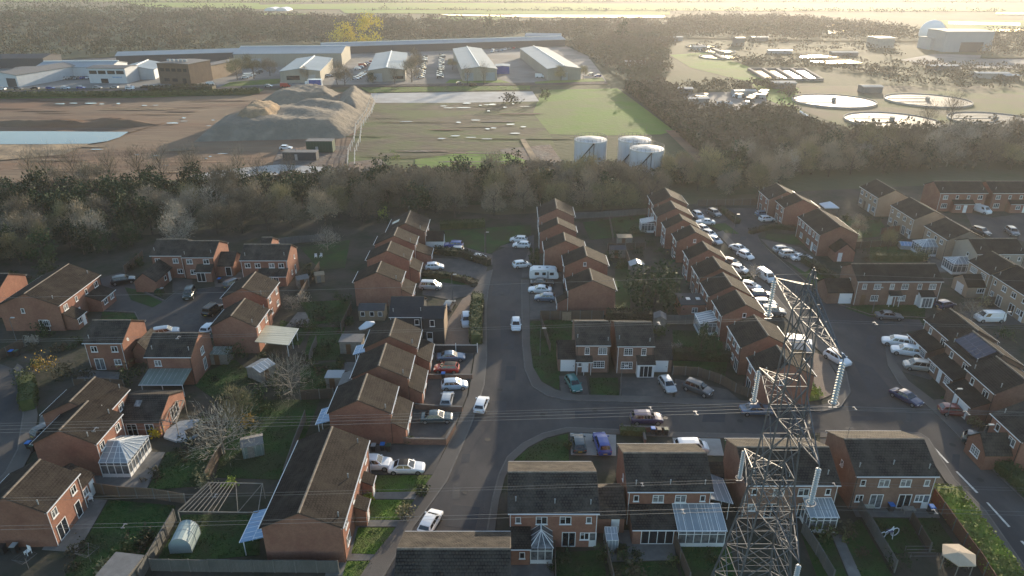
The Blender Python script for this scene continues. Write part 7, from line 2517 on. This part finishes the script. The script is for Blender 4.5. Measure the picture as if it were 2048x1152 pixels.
def ibuilding(name, label, px, py_front, w, d, ze, zr, wallm="metal_sheet", roofm="roof_sheet", ridge='y', rz=0.0, strip=True, doors=(), skew=None, cat="industrial building", group=None, band=None):
    """Portal frame shed: px the middle of its front edge at the ground."""
    x, y = G(px, py_front)
    o = thing(name, label, cat, (x, y, 0), math.radians(rz), group)
    mb = MB()
    x0, x1, y0, y1 = -w / 2, w / 2, 0, d
    if ridge == 'y':
        mb.poly([(x0, y0, 0), (x1, y0, 0), (x1, y0, ze), (0, y0, zr), (x0, y0, ze)])
        mb.poly([(x1, y1, 0), (x0, y1, 0), (x0, y1, ze), (0, y1, zr), (x1, y1, ze)])
        mb.poly([(x1, y0, 0), (x1, y1, 0), (x1, y1, ze), (x1, y0, ze)])
        mb.poly([(x0, y1, 0), (x0, y0, 0), (x0, y0, ze), (x0, y1, ze)])
        e = .4
        sl = (zr - ze) / (w / 2)
        R = [[(x0 - e, y0 - e, ze - sl * e + .05), (0, y0 - e, zr + .05), (0, y1 + e, zr + .05), (x0 - e, y1 + e, ze - sl * e + .05)],
             [(0, y0 - e, zr + .05), (x1 + e, y0 - e, ze - sl * e + .05), (x1 + e, y1 + e, ze - sl * e + .05), (0, y1 + e, zr + .05)]]
        cap = ((0, y0 - e, zr + .12), (0, y1 + e, zr + .12))
    else:
        ym = d / 2
        mb.poly([(x0, y0, 0), (x1, y0, 0), (x1, y0, ze), (x0, y0, ze)])
        mb.poly([(x1, y1, 0), (x0, y1, 0), (x0, y1, ze), (x1, y1, ze)])
        mb.poly([(x1, y0, 0), (x1, y1, 0), (x1, y1, ze), (x1, ym, zr), (x1, y0, ze)])
        mb.poly([(x0, y1, 0), (x0, y0, 0), (x0, y0, ze), (x0, ym, zr), (x0, y1, ze)])
        e = .4
        sl = (zr - ze) / (d / 2)
        R = [[(x0 - e, y0 - e, ze - sl * e + .05), (x1 + e, y0 - e, ze - sl * e + .05), (x1 + e, ym, zr + .05), (x0 - e, ym, zr + .05)],
             [(x0 - e, ym, zr + .05), (x1 + e, ym, zr + .05), (x1 + e, y1 + e, ze - sl * e + .05), (x0 - e, y1 + e, ze - sl * e + .05)]]
        cap = ((x0 - e, ym, zr + .12), (x1 + e, ym, zr + .12))
    ob("wall", mb.mesh("wall", wallm), o)
    rb = MB()
    for q in R:
        rb.poly(q)
        b = [(x_, y_, z_ - .25) for x_, y_, z_ in q]
        rb.poly(b[::-1])
        for i in range(4):
            j = (i + 1) % 4
            rb.poly([b[i], b[j], q[j], q[i]])
    ro = ob("roof", rb.mesh("roof", roofm), o)
    if strip:
        sb = MB()
        sb.beam(*cap, .42)
        ob("ridge_strip", sb.mesh("ridge_strip", "upvc_white"), ro)
    for u, z, ww, hh, m, nm in doors:
        db = MB()
        db.box(u - ww / 2, -.12, z, u + ww / 2, 0, z + hh)
        ob(nm, db.mesh(nm, m), o)
    return o


SG = "grey portal sheds of the industrial estate"
# depths measured on the ground from front edge to back edge
def ridged_shed(label, r_front, r_back, e_left, e_right, ze, zr, doors):
    a, b = G(*r_front, zr), G(*r_back, zr)
    p, q = G(*e_left, ze), G(*e_right, ze)
    d = math.hypot(b[0] - a[0], b[1] - a[1])
    w = math.hypot(q[0] - p[0], q[1] - p[1])
    ang = math.degrees(math.atan2(b[1] - a[1], b[0] - a[0])) - 90
    w *= math.cos(math.radians(ang))
    o = ibuilding("warehouse_shed", label, 1024, 300, w, d, ze, zr, "corrugated_beige", doors=doors, group=SG)
    o.location = (a[0], a[1], 0)
    o.rotation_euler = (0, 0, math.radians(ang))
    return o


ridged_shed("first grey shed from the left with dark window band, beyond the blue signed lorry", (599, 137), (629, 112), (561, 142), (638, 143), 6.3, 7.6, [(-4, 1.6, 7, 2.2, "glass_dark", "window"), (6, 0, 4, 4.2, "plastic_grey", "shutter_door")])
ridged_shed("second grey shed from the left with pale end wall, left of the central drive's tree", (773, 135), (783, 102), (737, 138), (810, 137), 6.3, 7.6, [(-5, 0, 4.5, 4.5, "metal_sheet", "shutter_door"), (6, 1.4, 6, 1.6, "glass_dark", "window")])
ridged_shed("third grey shed from the left, longest one right of the central drive", (959, 133), (934, 93), (924, 137), (994, 137), 6.6, 7.9, [(-6, 0, 5, 4.6, "metal_sheet", "shutter_door"), (6, 0, 5, 4.6, "metal_sheet", "shutter_door")])
ridged_shed("fourth grey shed from the left, turned toward the green field", (1129, 132), (1067, 92), (1096, 137), (1161, 135), 6.6, 7.9, [(0, 0, 4, 4.4, "metal_sheet", "shutter_door")])
ibuilding("warehouse", "broad beige warehouse with a shallow roof behind the first grey shed", 578, 133, 68, 40, 8.0, 10.5, "corrugated_beige", ridge='x', rz=4, strip=True, doors=[(-20, 0, 6, 5, "metal_sheet", "shutter_door"), (15, 0, 6, 5, "metal_sheet", "shutter_door")])
ibuilding("warehouse", "very long low strip warehouse stretching behind all the grey sheds", 900, 101, 190, 17, 5.5, 7.2, "felt_dark", ridge='x', rz=18, strip=True)
ibuilding("warehouse", "long low pale roofed warehouse behind the brown office block", 392, 124, 96, 22, 5.5, 7.0, "felt_dark", "roof_sheet", ridge='x', rz=17, strip=False)
ibuilding("warehouse", "white roofed shed beyond the long strip warehouse near the brown wood", 1085, 84, 30, 16, 5, 6.5, "metal_sheet", ridge='x', rz=-8, strip=False)
ibuilding("industrial_unit", "white industrial building behind the full car park, roof lights along its roof", 150, 156, 42, 22, 6.0, 8.0, "white_wall", "roof_sheet", ridge='x', rz=3)
ibuilding("industrial_unit", "pale blue roofed unit joining the white office front on its right", 275, 160, 19, 30, 5.5, 7.5, "white_wall", "roof_sheet", ridge='y', rz=12)
o = ibuilding("office_building", "white two storey office front with a dark band of windows by the car park", 218, 167, 21, 13, 8.2, 8.8, "white_wall", "felt_grey", ridge='x', rz=-3, strip=False, doors=[(-7.6, 5.0, 4.2, 1.8, "glass_dark", "window"), (-2.6, 5.0, 4.2, 1.8, "glass_dark", "window"), (2.6, 5.0, 4.2, 1.8, "glass_dark", "window"), (7.6, 5.0, 4.2, 1.8, "glass_dark", "window"), (5.5, 3.0, 5.5, .8, "poly_blue", "sign_band"), (-2, .2, 4, 2.4, "glass_dark", "entrance")])
ibuilding("industrial_unit", "white wall unit with a dark panel as its open bay at the far left edge", 8, 174, 20, 42, 6.5, 7.8, "white_wall", "felt_grey", ridge='y', rz=-14, strip=False, doors=[(6, .1, 6, 4.6, "felt_dark", "dark_bay_panel")])  # flat dark panel painted for the shade inside the bay
ibuilding("industrial_unit", "low wing with a dark panel as its loading bay right of the far left unit", 52, 160, 14, 16, 5.5, 6.0, "felt_dark", "felt_grey", ridge='x', rz=10, strip=False, doors=[(0, .1, 12, 4.4, "glass_dark", "dark_bay_panel")])  # bay is a dark sheet on the wall, its shade in the colour
ibuilding("industrial_unit", "dark roofed unit behind the far left white wall building", 8, 137, 50, 22, 6.0, 7.6, "felt_dark", "felt_dark", ridge='x', rz=4, strip=False)
o = ibuilding("office_block", "brown brick office block with flat grey roof and sunlit side", 352, 169, 19.5, 19, 11.0, 11.3, "brick_dark", "felt_grey", ridge='y', rz=-14, strip=False, doors=[(-7, 6.8, 2.6, 1.6, "glass_dark", "window"), (-3.4, 6.8, 2.6, 1.6, "glass_dark", "window"), (.2, 6.8, 2.6, 1.6, "glass_dark", "window"), (3.8, 6.8, 2.6, 1.6, "glass_dark", "window"), (7.2, 6.8, 2.0, 1.6, "glass_dark", "window"), (6, 0, 2.2, 3.4, "glass_dark", "entrance"), (-5, 1.6, 3.2, 1.6, "glass_dark", "window"), (0, 1.6, 3.2, 1.6, "glass_dark", "window")])
for k in range(5):
    mb = MB()
    mb.box(-7 + 2.6 * k, 5, 11.36, -5.3 + 2.6 * k, 6.5, 12.5)
    ob("roof_plant", mb.mesh("roof_plant", "metal_sheet"), o)
ibuilding("annex", "lower beige annex right of the brown office block", 412, 160, 7, 30, 8.0, 8.5, "brick_buff", "felt_grey", ridge='y', rz=-14, strip=False, doors=[(0, 4.5, 5, 1.5, "glass_dark", "window")])
ibuilding("container_unit", "small blue flat roofed unit beside the third grey shed's end", 1005, 148, 8, 10, 4.5, 4.8, "sign_blue", "roof_sheet", ridge='y', strip=False)
ibuilding("hut", "small pale roofed hut in the scrub right of the fourth shed", 1270, 136, 12, 9, 3.6, 4.2, "white_wall", "concrete_pale", ridge='x', rz=-4, strip=False)
for lab, px, py, w, d, hh, m in [("dark site cabin on the lower building site yard", 600, 322, 11, 3.5, 2.8, "felt_dark"), ("dark green container behind the site cabin", 640, 306, 9, 4, 4.0, "plastic_green"),
                                 ("blue grey cabin beside the dark site cabin", 578, 318, 3, 3, 2.6, "sign_blue")]:
    x, y = G(px, py)
    o = thing("site_cabin", lab, "cabin", (x, y, 0))
    mb = MB()
    mb.box(-w / 2, 0, .2, w / 2, d, hh)
    for k in range(int(w)):
        mb.box(-w / 2 + k + .4, -.05, .25, -w / 2 + k + .6, -.001, hh - .05)
    ob("wall", mb.mesh("wall", m), o)
    mb = MB()
    mb.box(-w / 2 - .1, -.1, hh + .002, w / 2 + .1, d + .1, hh + .12)
    ob("roof", mb.mesh("roof", "felt_grey"), o)
    db = MB()
    db.box(-w * .1 - .45, -.08, .25, -w * .1 + .45, -.051, 2.2)
    ob("door", db.mesh("door", "plastic_grey"), o)


# ------------------------------------------------------------------ spoil heaps on the site
def heap(px_outline, peaks, hgt, mat, steep=1.0, seed=1, name="earth_mound"):
    poly = [G(*p) for p in px_outline]
    xs, ys = [p[0] for p in poly], [p[1] for p in poly]
    nx, ny = 46, 40
    x0, x1, y0, y1 = min(xs) - 2, max(xs) + 2, min(ys) - 2, max(ys) + 2
    segs = list(zip(poly, poly[1:] + poly[:1]))

    def dist(p):
        best = 1e9
        for (ax, ay), (bx, by) in segs:
            dx, dy = bx - ax, by - ay
            t = max(0, min(1, ((p[0] - ax) * dx + (p[1] - ay) * dy) / (dx * dx + dy * dy)))
            best = min(best, math.hypot(p[0] - ax - dx * t, p[1] - ay - dy * t))
        return best if inside(p, poly) else -best
    r = random.Random(seed)
    ph = [(r.uniform(.1, .35), r.uniform(.1, .35), r.uniform(0, 6)) for _ in range(5)]
    mb = MB()
    for j in range(ny + 1):
        for i in range(nx + 1):
            x, y = x0 + (x1 - x0) * i / nx, y0 + (y1 - y0) * j / ny
            d = dist((x, y))
            n = sum(math.sin(x * a + y * b + c) for a, b, c in ph) / 5
            n2 = math.sin(x * 1.1 + 2 * n) * math.sin(y * .9 + seed)
            h = min(hgt * (1 + .10 * n), d * .62 * steep) + ((.25 * n2 + .5 * n + r.uniform(-.22, .22)) if d > 1.2 else 0)
            mb.v.append((x, y, max(-.4, h)))
    for j in range(ny):
        for i in range(nx):
            a = j * (nx + 1) + i
            mb.f.append((a, a + 1, a + nx + 2, a + nx + 1))
            mb.m.append(0)
    return struct(name, mb.mesh(name, mat, smooth=True))


heap([(388, 284), (420, 256), (470, 240), (560, 226), (640, 214), (712, 218), (738, 232), (712, 262), (690, 276), (560, 280)], None, 5.4, "spoil_grey", 1.0, 1)
heap([(446, 264), (478, 240), (520, 226), (568, 225), (594, 240), (566, 262), (500, 272)], None, 7.4, "spoil_brown", 1.7, 2)
heap([(505, 212), (560, 190), (640, 184), (690, 192), (690, 212), (600, 216)], None, 5.6, "spoil_grey", 1.0, 3)
heap([(660, 222), (680, 190), (712, 184), (742, 190), (752, 206), (735, 236), (700, 238)], None, 6.6, "spoil_grey", 1.1, 4)
heap([(-200, 252), (60, 247), (240, 243), (330, 250), (260, 258), (60, 257)], None, 2.2, "mud", .8, 5, "earth_bank")

# lattice fence of paired white posts across the site
pts = [Vector((*G(*q), 0)) for q in ((744, 196), (728, 228), (712, 258), (702, 285), (697, 310), (688, 340))]
for k, (dx, lab) in enumerate(((0, "left white rail fence of the double fence across the building site"), (2.2, "right white rail fence of the double fence across the building site"))):
    q = [p + Vector((dx + (1.2 if i % 2 else 0), 0, 0)) for i, p in enumerate(pts)]
    o = thing("site_fence", lab, "fence", q[0])
    mb = MB()
    pm = MB()
    pm.beam((0, 0, 0), (0, 0, 2.3), .12)
    pme = pm.mesh("post", "upvc_white")
    for a, b in zip(q[:-1], q[1:]):
        n = int((b - a).length / 3)
        for i in range(n):
            u, v = a.lerp(b, i / n) - q[0], a.lerp(b, (i + 1) / n) - q[0]
            mb.beam(u + Vector((0, 0, 1.0)), v + Vector((0, 0, 1.0)), .07)
            mb.beam(u + Vector((0, 0, 2.1)), v + Vector((0, 0, 2.1)), .07)
            if i % 2 == 0:
                ob("post", pme, o, u)
    ob("rail", mb.mesh("rail", "concrete"), o)

# ------------------------------------------------------------------ storage tanks
for lab, xl, xr, yb, yt in [("white storage tank standing apart, left of the other two", 1149, 1214, 318, 279), ("white storage tank at the back of the overlapping two", 1237, 1302, 312, 279), ("pale blue storage tank in front of the overlapping two, partly hidden by trees", 1260, 1328, 336, 297)]:
    hh = 8.6
    xa, ya = G(xl, yt, hh)
    xb, _ = G(xr, yt, hh)
    r = (xb - xa) / 2
    cx, cyy = (xa + xb) / 2, ya
    o = thing("storage_tank", lab, "storage tank", (cx, cyy, 0))
    mb = MB()
    mb.lathe([(r, 0), (r, hh)], 0, 0, 48)
    mb.f.pop()
    mb.m.pop()
    ob("shell", mb.mesh("shell", "tank_paint", smooth=True), o)
    mb = MB()
    mb.lathe([(r + .06, hh - .3), (r + .06, hh + .05), (r - .1, hh + .06), (r * .55, hh + .45), (.3, hh + .75)], 0, 0, 48)
    ob("roof", mb.mesh("roof", "tank_roof"), o)
    mb = MB()
    for k in range(24):
        a, b = k * math.pi / 12, (k + 1) * math.pi / 12
        for z in (hh + .6, hh + 1.1):
            mb.beam((r * math.cos(a), r * math.sin(a), z), (r * math.cos(b), r * math.sin(b), z), .04)
        mb.beam((r * math.cos(a), r * math.sin(a), hh), (r * math.cos(a), r * math.sin(a), hh + 1.1), .04)
    ob("railing", mb.mesh("railing", "steel_galvanised"), o)
    mb = MB()
    for k in range(22):      # spiral stair
        a = -2.7 + k * .055
        mb.box(-.1, -.1, 0, .1, .1, .1) if False else None
        p = ((r + .5) * math.cos(a), (r + .5) * math.sin(a), hh * k / 22)
        q = ((r + .5) * math.cos(a + .055), (r + .5) * math.sin(a + .055), hh * (k + 1) / 22)
        mb.beam(p, q, .22)
    ob("stair", mb.mesh("stair", "metal_black"), o)
    mb = MB()
    mb.beam((r * .1, -r - .15, 0), (r * .1, -r - .15, hh), .12, n=6)
    mb.beam((-r * .15, -r - .15, 0), (-r * .15, -r - .15, hh * .8), .10, n=6)
    ob("pipe", mb.mesh("pipe", "steel_galvanised"), o)

# ------------------------------------------------------------------ sewage works
for k, (lab, xl, xr, yc) in enumerate([("large round settling tank filled with white glare, nearest the basins", 1588, 1746, 204), ("large round settling tank behind the others at the right", 1775, 1933, 203),
                                       ("large round settling tank screened by bare trees in front", 1694, 1872, 244), ("large round settling tank cut by the right edge", 1905, 2075, 243)]):
    xa, ya = G(xl, yc)
    xb, _ = G(xr, yc)
    r = (xb - xa) / 2
    o = thing("settling_tank", lab, "settling tank", ((xa + xb) / 2, ya, 0))
    mb = MB()
    mb.lathe([(r, 0), (r, .9), (r - .35, .9), (r - .35, .2)], 0, 0, 56)
    mb.f.pop()
    mb.m.pop()
    ob("rim_wall", mb.mesh("rim_wall", "concrete"), o)
    mb = MB()
    mb.poly([((r - .45) * math.cos(t * math.pi / 28), (r - .45) * math.sin(t * math.pi / 28), .55) for t in range(56)])
    ob("water_surface", mb.mesh("water_surface", "tank_water"), o)
    mb = MB()
    mb.box(-r, -.5, 1.15, .6, .5, 1.45)
    mb.beam((0, 0, .3), (0, 0, 2.0), 1.0, n=10)
    for s in (-.5, .5):
        mb.beam((-r, s, 2.3), (.6, s, 2.3), .06)
    ob("scraper_bridge", mb.mesh("scraper_bridge", "concrete"), o)
for lab, xl, xr, yc in [("small round settling tank, farthest of three in the green patch", 1372, 1434, 94), ("small round settling tank, middle of three in the green patch", 1400, 1470, 103.5), ("small round settling tank, nearest of three in the green patch", 1399, 1478, 115)]:
    xa, ya = G(xl, yc)
    xb, _ = G(xr, yc)
    r = (xb - xa) / 2
    o = thing("settling_tank", lab, "settling tank", ((xa + xb) / 2, ya, 0))
    mb = MB()
    mb.lathe([(r, 0), (r, .9), (r - .5, .9), (r - .5, .2)], 0, 0, 40)
    mb.f.pop()
    mb.m.pop()
    ob("rim_wall", mb.mesh("rim_wall", "concrete"), o)
    mb = MB()
    mb.poly([((r - .45) * math.cos(t * math.pi / 20), (r - .45) * math.sin(t * math.pi / 20), .5) for t in range(40)])
    ob("water_surface", mb.mesh("water_surface", "water_bright"), o)
    mb = MB()
    mb.box(-1.5, -r, .95, 1.5, r, 1.4)
    ob("scraper_bridge", mb.mesh("scraper_bridge", "concrete"), o)
o = thing("aeration_basins", "row of bright rectangular basins divided by dark walls in the sewage works", "basin", (*G(1575, 152), 0))
bx, by = G(1575, 152)
for k in range(4):
    q = [(1500 + 28 * k, 141), (1521 + 28 * k, 141), (1557 + 28 * k, 161), (1534 + 28 * k, 161)]
    mb = MB()
    mb.poly([(G(*p)[0] - bx, G(*p)[1] - by, .5) for p in q])
    ob("water_surface", mb.mesh("water_surface", "water_bright"), o)
mb = MB()
for k in range(5):
    a, b = G(1497 + 28 * k, 140.5), G(1532 + 28 * k, 162)
    mb.beam((a[0] - bx, a[1] - by, .6), (b[0] - bx, b[1] - by, .6), 1.15)
for y in (140.5, 162):
    s = 0 if y < 150 else 35
    a, b = G(1497 + s, y), G(1609 + s, y)
    mb.beam((a[0] - bx, a[1] - by, .6), (b[0] - bx, b[1] - by, .6), 1.15)
ob("basin_wall", mb.mesh("basin_wall", "felt_grey"), o)
# gas dome and the big shed beside it
xa, ya = G(1834, 86)
xb, _ = G(1884, 86)
r = (xb - xa) / 2 * .93
o = thing("gas_dome", "white spherical gas holder beside the big pale works building", "gas holder", ((xa + xb) / 2, ya, 0))
mb = MB()
mb.lathe([(r * math.cos(t), r * .86 + r * math.sin(t)) for t in [-1.02 + 2.55 * k / 14 for k in range(15)]], 0, 0, 32)
ob("dome", mb.mesh("dome", "canvas_white", smooth=True), o)
mb = MB()
mb.lathe([(r * .62, 0), (r * .62, r * .12)], 0, 0, 32)
ob("base", mb.mesh("base", "concrete"), o)
x, y = G(1925, 104)
o = ibuilding("works_building", "big pale flat roofed works building right of the white gas holder", 1932, 104, 36, 26, 14.5, 15, "metal_sheet", "roof_sheet", ridge='x', strip=False, doors=[(3, 0, 17, 7, "felt_dark", "dark_bay_panel")])  # bay shade is a dark panel on the wall, no opening
ibuilding("works_building", "lower pale annex between the gas holder and the big works building", 1886, 100, 22, 18, 8.5, 9, "metal_sheet", "roof_sheet", ridge='x', strip=False)
r_ = random.Random(5)
WG = "low service buildings scattered over the sewage works"
ADJ = ["flat white", "grey", "long pale", "squat beige", "small bright"]
for k, (px, py, w, d, h_) in enumerate([(1400, 100, 14, 10, 4), (1345, 82, 26, 10, 5), (1480, 92, 10, 10, 10), (1570, 178, 16, 9, 5), (1745, 186, 14, 8, 5), (1560, 108, 24, 8, 4), (1690, 112, 26, 9, 4), (1770, 96, 20, 20, 12),
                                      (1890, 140, 26, 8, 4), (1985, 158, 26, 9, 5), (2025, 160, 12, 8, 4), (1520, 82, 20, 10, 5), (1370, 190, 10, 7, 5), (1480, 192, 8, 6, 4), (1500, 192, 7, 6, 4), (1395, 205, 16, 6, 3), (1450, 214, 9, 5, 2.6)]):
    where = ["by the three small round tanks", "beyond the green patch", "like a tower beyond the basins", "left of the glaring round tank", "between the two upper round tanks", "beyond the bright basins", "in the glittering middle of the works", "dark block left of the gas holder",
             "below the gas holder's yard", "at the right end of the works lane", "at the far right of the works lane", "under the sun glare at the top", "at the left of the machinery yard", "beside the tipper lorry yard", "next to the yard's right corner", "across the machinery yard", "low in front of the machinery yard"][k]
    ibuilding("service_building", "%s works building %s" % (ADJ[k % 5], where), px, py, w * .7, d * .8, h_ * .62, h_ * .62 + .4, r_.choice(["felt_grey", "concrete", "metal_sheet"]), r_.choice(["roof_sheet", "concrete_pale"]), ridge='x', rz=r_.uniform(-8, 8), strip=False)
for k in range(16):
    x, y = r_.uniform(1350, 1530), r_.uniform(188, 216)
    c = r_.choice(["white", "grey", "silver", "dark_grey", "dark_grey"])
    tag(ob("parked_van", far_car_mesh(c, True), None, (*G(x, y), .2), r_.uniform(0, 3)), "%s machine standing in the works machinery yard" % CNAME[c], "vehicle", "vehicles in the works machinery yard")
mb = MB()
pp = [Vector((*G(*q), .6)) for q in ((1600, 226), (1622, 240), (1640, 262), (1660, 282))]
for a, b in zip(pp[:-1], pp[1:]):
    mb.beam(a, b, .5, n=6)
tag(ob("white_pipe", mb.mesh("white_pipe", "upvc_white")), "thick white pipe running down the slope below the glaring round tank", "pipe")
for lab, x, y in [("white marquee like tunnel in the far fields, left one", 540, 22), ("white marquee like tunnel in the far fields, right one", 562, 22)]:
    gx, gy = G(x, y)
    mb = MB()
    arc = [(9 * math.cos(math.pi * k / 8), 4.5 * math.sin(math.pi * k / 8)) for k in range(9)]
    for (a, b), (c, d) in zip(arc[:-1], arc[1:]):
        mb.poly([(a, 0, b), (a, 30, b), (c, 30, d), (c, 0, d)])
    mb.poly([(a, 0, b) for a, b in arc])
    tag(ob("tunnel_shed", mb.mesh("tunnel_shed", "canvas_white"), None, (gx, gy, 0)), lab, "shed")


# ------------------------------------------------------------------ woods beyond, read as masses
def far_wood(name, label, pix, n, mat, seed, size=3.4, tall=8.0, per=70):
    poly = [G(*p) for p in pix]
    xs, ys = [p[0] for p in poly], [p[1] for p in poly]
    rs = np.random.default_rng(seed)
    C_, k = [], 0
    while len(C_) < n and k < n * 30:
        k += 1
        # even cover in the picture's depth: sample depth by log
        y = math.exp(rs.uniform(math.log(min(ys)), math.log(max(ys)))) if max(ys) / max(1, min(ys)) > 1.6 else rs.uniform(min(ys), max(ys))
        p = (rs.uniform(min(xs), max(xs)), y)
        if inside(p, poly):
            C_.append((p[0], p[1], tall * rs.uniform(.55, 1.25)))
    vs = []
    for x, y, h in C_:
        f = 1.0 + max(0.0, (y - 350) / 700)
        m = per
        # leaf clumps thick near the skin of a lumpy dome
        d = rs.normal(0, 1, (m, 3))
        d /= np.linalg.norm(d, axis=1, keepdims=True)
        d[:, 2] = np.abs(d[:, 2])
        rad = rs.uniform(.5, 1, (m, 1)) ** .35
        c = np.array([x, y, h * .30]) + d * rad * np.array([size * f, size * f, h * .68]) * (1 + .18 * np.sin(d[:, :1] * 5 + d[:, 1:2] * 4 + h))
        v, _ = leaf_cloud(c, .15, m, .95 * f, rs, .7)
        vs.append(v)
    v = np.concatenate(vs)
    if per >= 40 and mat.startswith("far"):
        sheet("woodland_floor", "scrub_ground", pix, .45 + .03 * seed)
    me = numpy_mesh(name, v, np.arange(len(v)).reshape(-1, 4), mat, 4)
    o = ob(name, me)
    return tag(o, label, "woodland", None, "stuff")


far_wood("woodland", "brown leafless wood beyond the industrial units at the top left", [(-300, 118), (-300, 42), (160, 30), (480, 32), (480, 100), (300, 112), (80, 122)], 900, "far_foliage", 1, 4.4, 9)
far_wood("woodland", "green tinged wood on the rise at the top left corner", [(-300, 60), (-300, 20), (140, 18), (500, 22), (500, 40), (200, 48)], 420, "far_foliage_green", 2, 5, 9, 40)
far_wood("woodland", "brown wood behind the long strip warehouse", [(470, 92), (470, 36), (880, 46), (1040, 50), (1320, 46), (1330, 74), (1180, 88), (1060, 74), (900, 82), (690, 92)], 1000, "far_foliage", 3, 4.6, 9)
far_wood("woodland", "mixed wood right of the fourth grey shed", [(1130, 92), (1330, 62), (1350, 84), (1330, 112), (1340, 150), (1290, 172), (1240, 160), (1190, 120)], 420, "far_foliage", 4, 3.6, 7.5)
far_wood("woodland", "rust tinted scrub wood between the green field and the works", [(1250, 182), (1320, 168), (1400, 222), (1480, 232), (1560, 222), (1640, 262), (1700, 290), (1560, 330), (1440, 330), (1360, 262)], 520, "far_foliage_warm", 5, 2.8, 5.5)
far_wood("woodland", "scrub wood below the round settling tanks at the right", [(1480, 345), (1700, 272), (1900, 268), (2250, 262), (2250, 330), (1900, 342), (1600, 350)], 560, "far_foliage", 6, 3.0, 6)
far_wood("woodland", "thin scrub around the glittering middle of the works", [(1340, 100), (1500, 80), (1800, 90), (1820, 130), (1700, 140), (1560, 136), (1480, 128)], 90, "far_foliage_warm", 7, 3.0, 3.2, 30)
far_wood("woodland", "hazy brown wood under the sun glare at the top right", [(1330, 76), (1340, 40), (1560, 38), (1900, 70), (1830, 84), (1700, 84), (1500, 80)], 800, "far_foliage_warm", 8, 5, 8, 44)
far_wood("woodland", "hazy wood right of the big works building", [(1960, 118), (1975, 72), (2300, 66), (2300, 118)], 340, "far_foliage_warm", 9, 5, 9, 44)
far_wood("woodland", "thin rows of trees along the far field boundaries", [(-400, 8), (500, 3), (790, 5), (790, 10), (500, 10), (-400, 20)], 200, "far_foliage_green", 10, 6, 9, 16)
far_wood("woodland", "far hedgerows on the bright horizon fields", [(700, 20), (1500, 21), (2300, 24), (2300, 27), (1340, 25), (700, 22)], 170, "far_foliage_green", 11, 5, 5, 14)
far_wood("woodland", "far hedgerow line beneath the topmost fields", [(-300, 3.5), (2300, 3), (2300, 6), (1340, 7.5), (-300, 6)], 220, "far_foliage_green", 13, 6, 6, 12)
far_wood("woodland", "low scrub along the foot of the tree belt", [(-200, 412), (400, 400), (760, 400), (1100, 392), (1340, 372), (1560, 360), (1560, 350), (1300, 356), (1040, 372), (760, 384), (400, 384), (-200, 396)], 420, "ivy_leaf", 12, 2.4, 3.8)
far_wood("woodland", "brush at the edge of the muddy site before the belt", [(-200, 396), (400, 378), (560, 368), (700, 352), (1000, 350), (1150, 340), (1340, 340), (1340, 360), (1040, 374), (760, 386), (400, 388), (-200, 402)], 420, "twig_brown", 14, 2.2, 3.6)

far_wood("woodland", "scrub along the lane left of the glaring round tank", [(1330, 182), (1400, 172), (1560, 166), (1592, 186), (1585, 200), (1540, 184), (1400, 185)], 110, "far_foliage", 15, 2.4, 4.0, 34)
far_wood("woodland", "scrub below the big pale works building", [(1700, 150), (1830, 128), (2200, 142), (2200, 176), (1960, 178), (1800, 172)], 170, "far_foliage_warm", 17, 3.0, 4.2, 34)
far_wood("woodland", "bushes lining the lane beyond the bright basins", [(1440, 120), (1560, 122), (1700, 136), (1800, 140), (1790, 150), (1640, 140), (1500, 132)], 90, "far_foliage", 18, 2.6, 3.6, 34)

# ------------------------------------------------------------------ the air
mb = MB()
mb.box(-2600, -60, -1, 2600, 4200, 62)
hz = ob("haze", mb.mesh("haze_box", "bark"))
hm = bpy.data.materials.new("haze_air")
hm.use_nodes = True
hn = hm.node_tree.nodes
hn.remove(hn["Principled BSDF"])
pv = hn.new("ShaderNodeVolumePrincipled")
pv.inputs["Color"].default_value = (.93, .93, .95, 1)
pv.inputs["Density"].default_value = HAZE_DENSITY
pv.inputs["Anisotropy"].default_value = .5
hm.node_tree.links.new(pv.outputs[0], hn["Material Output"].inputs["Volume"])
hz.data.materials.clear()
hz.data.materials.append(hm)
tag(hz, "thin warm evening haze over the whole view", "haze", None, "stuff")
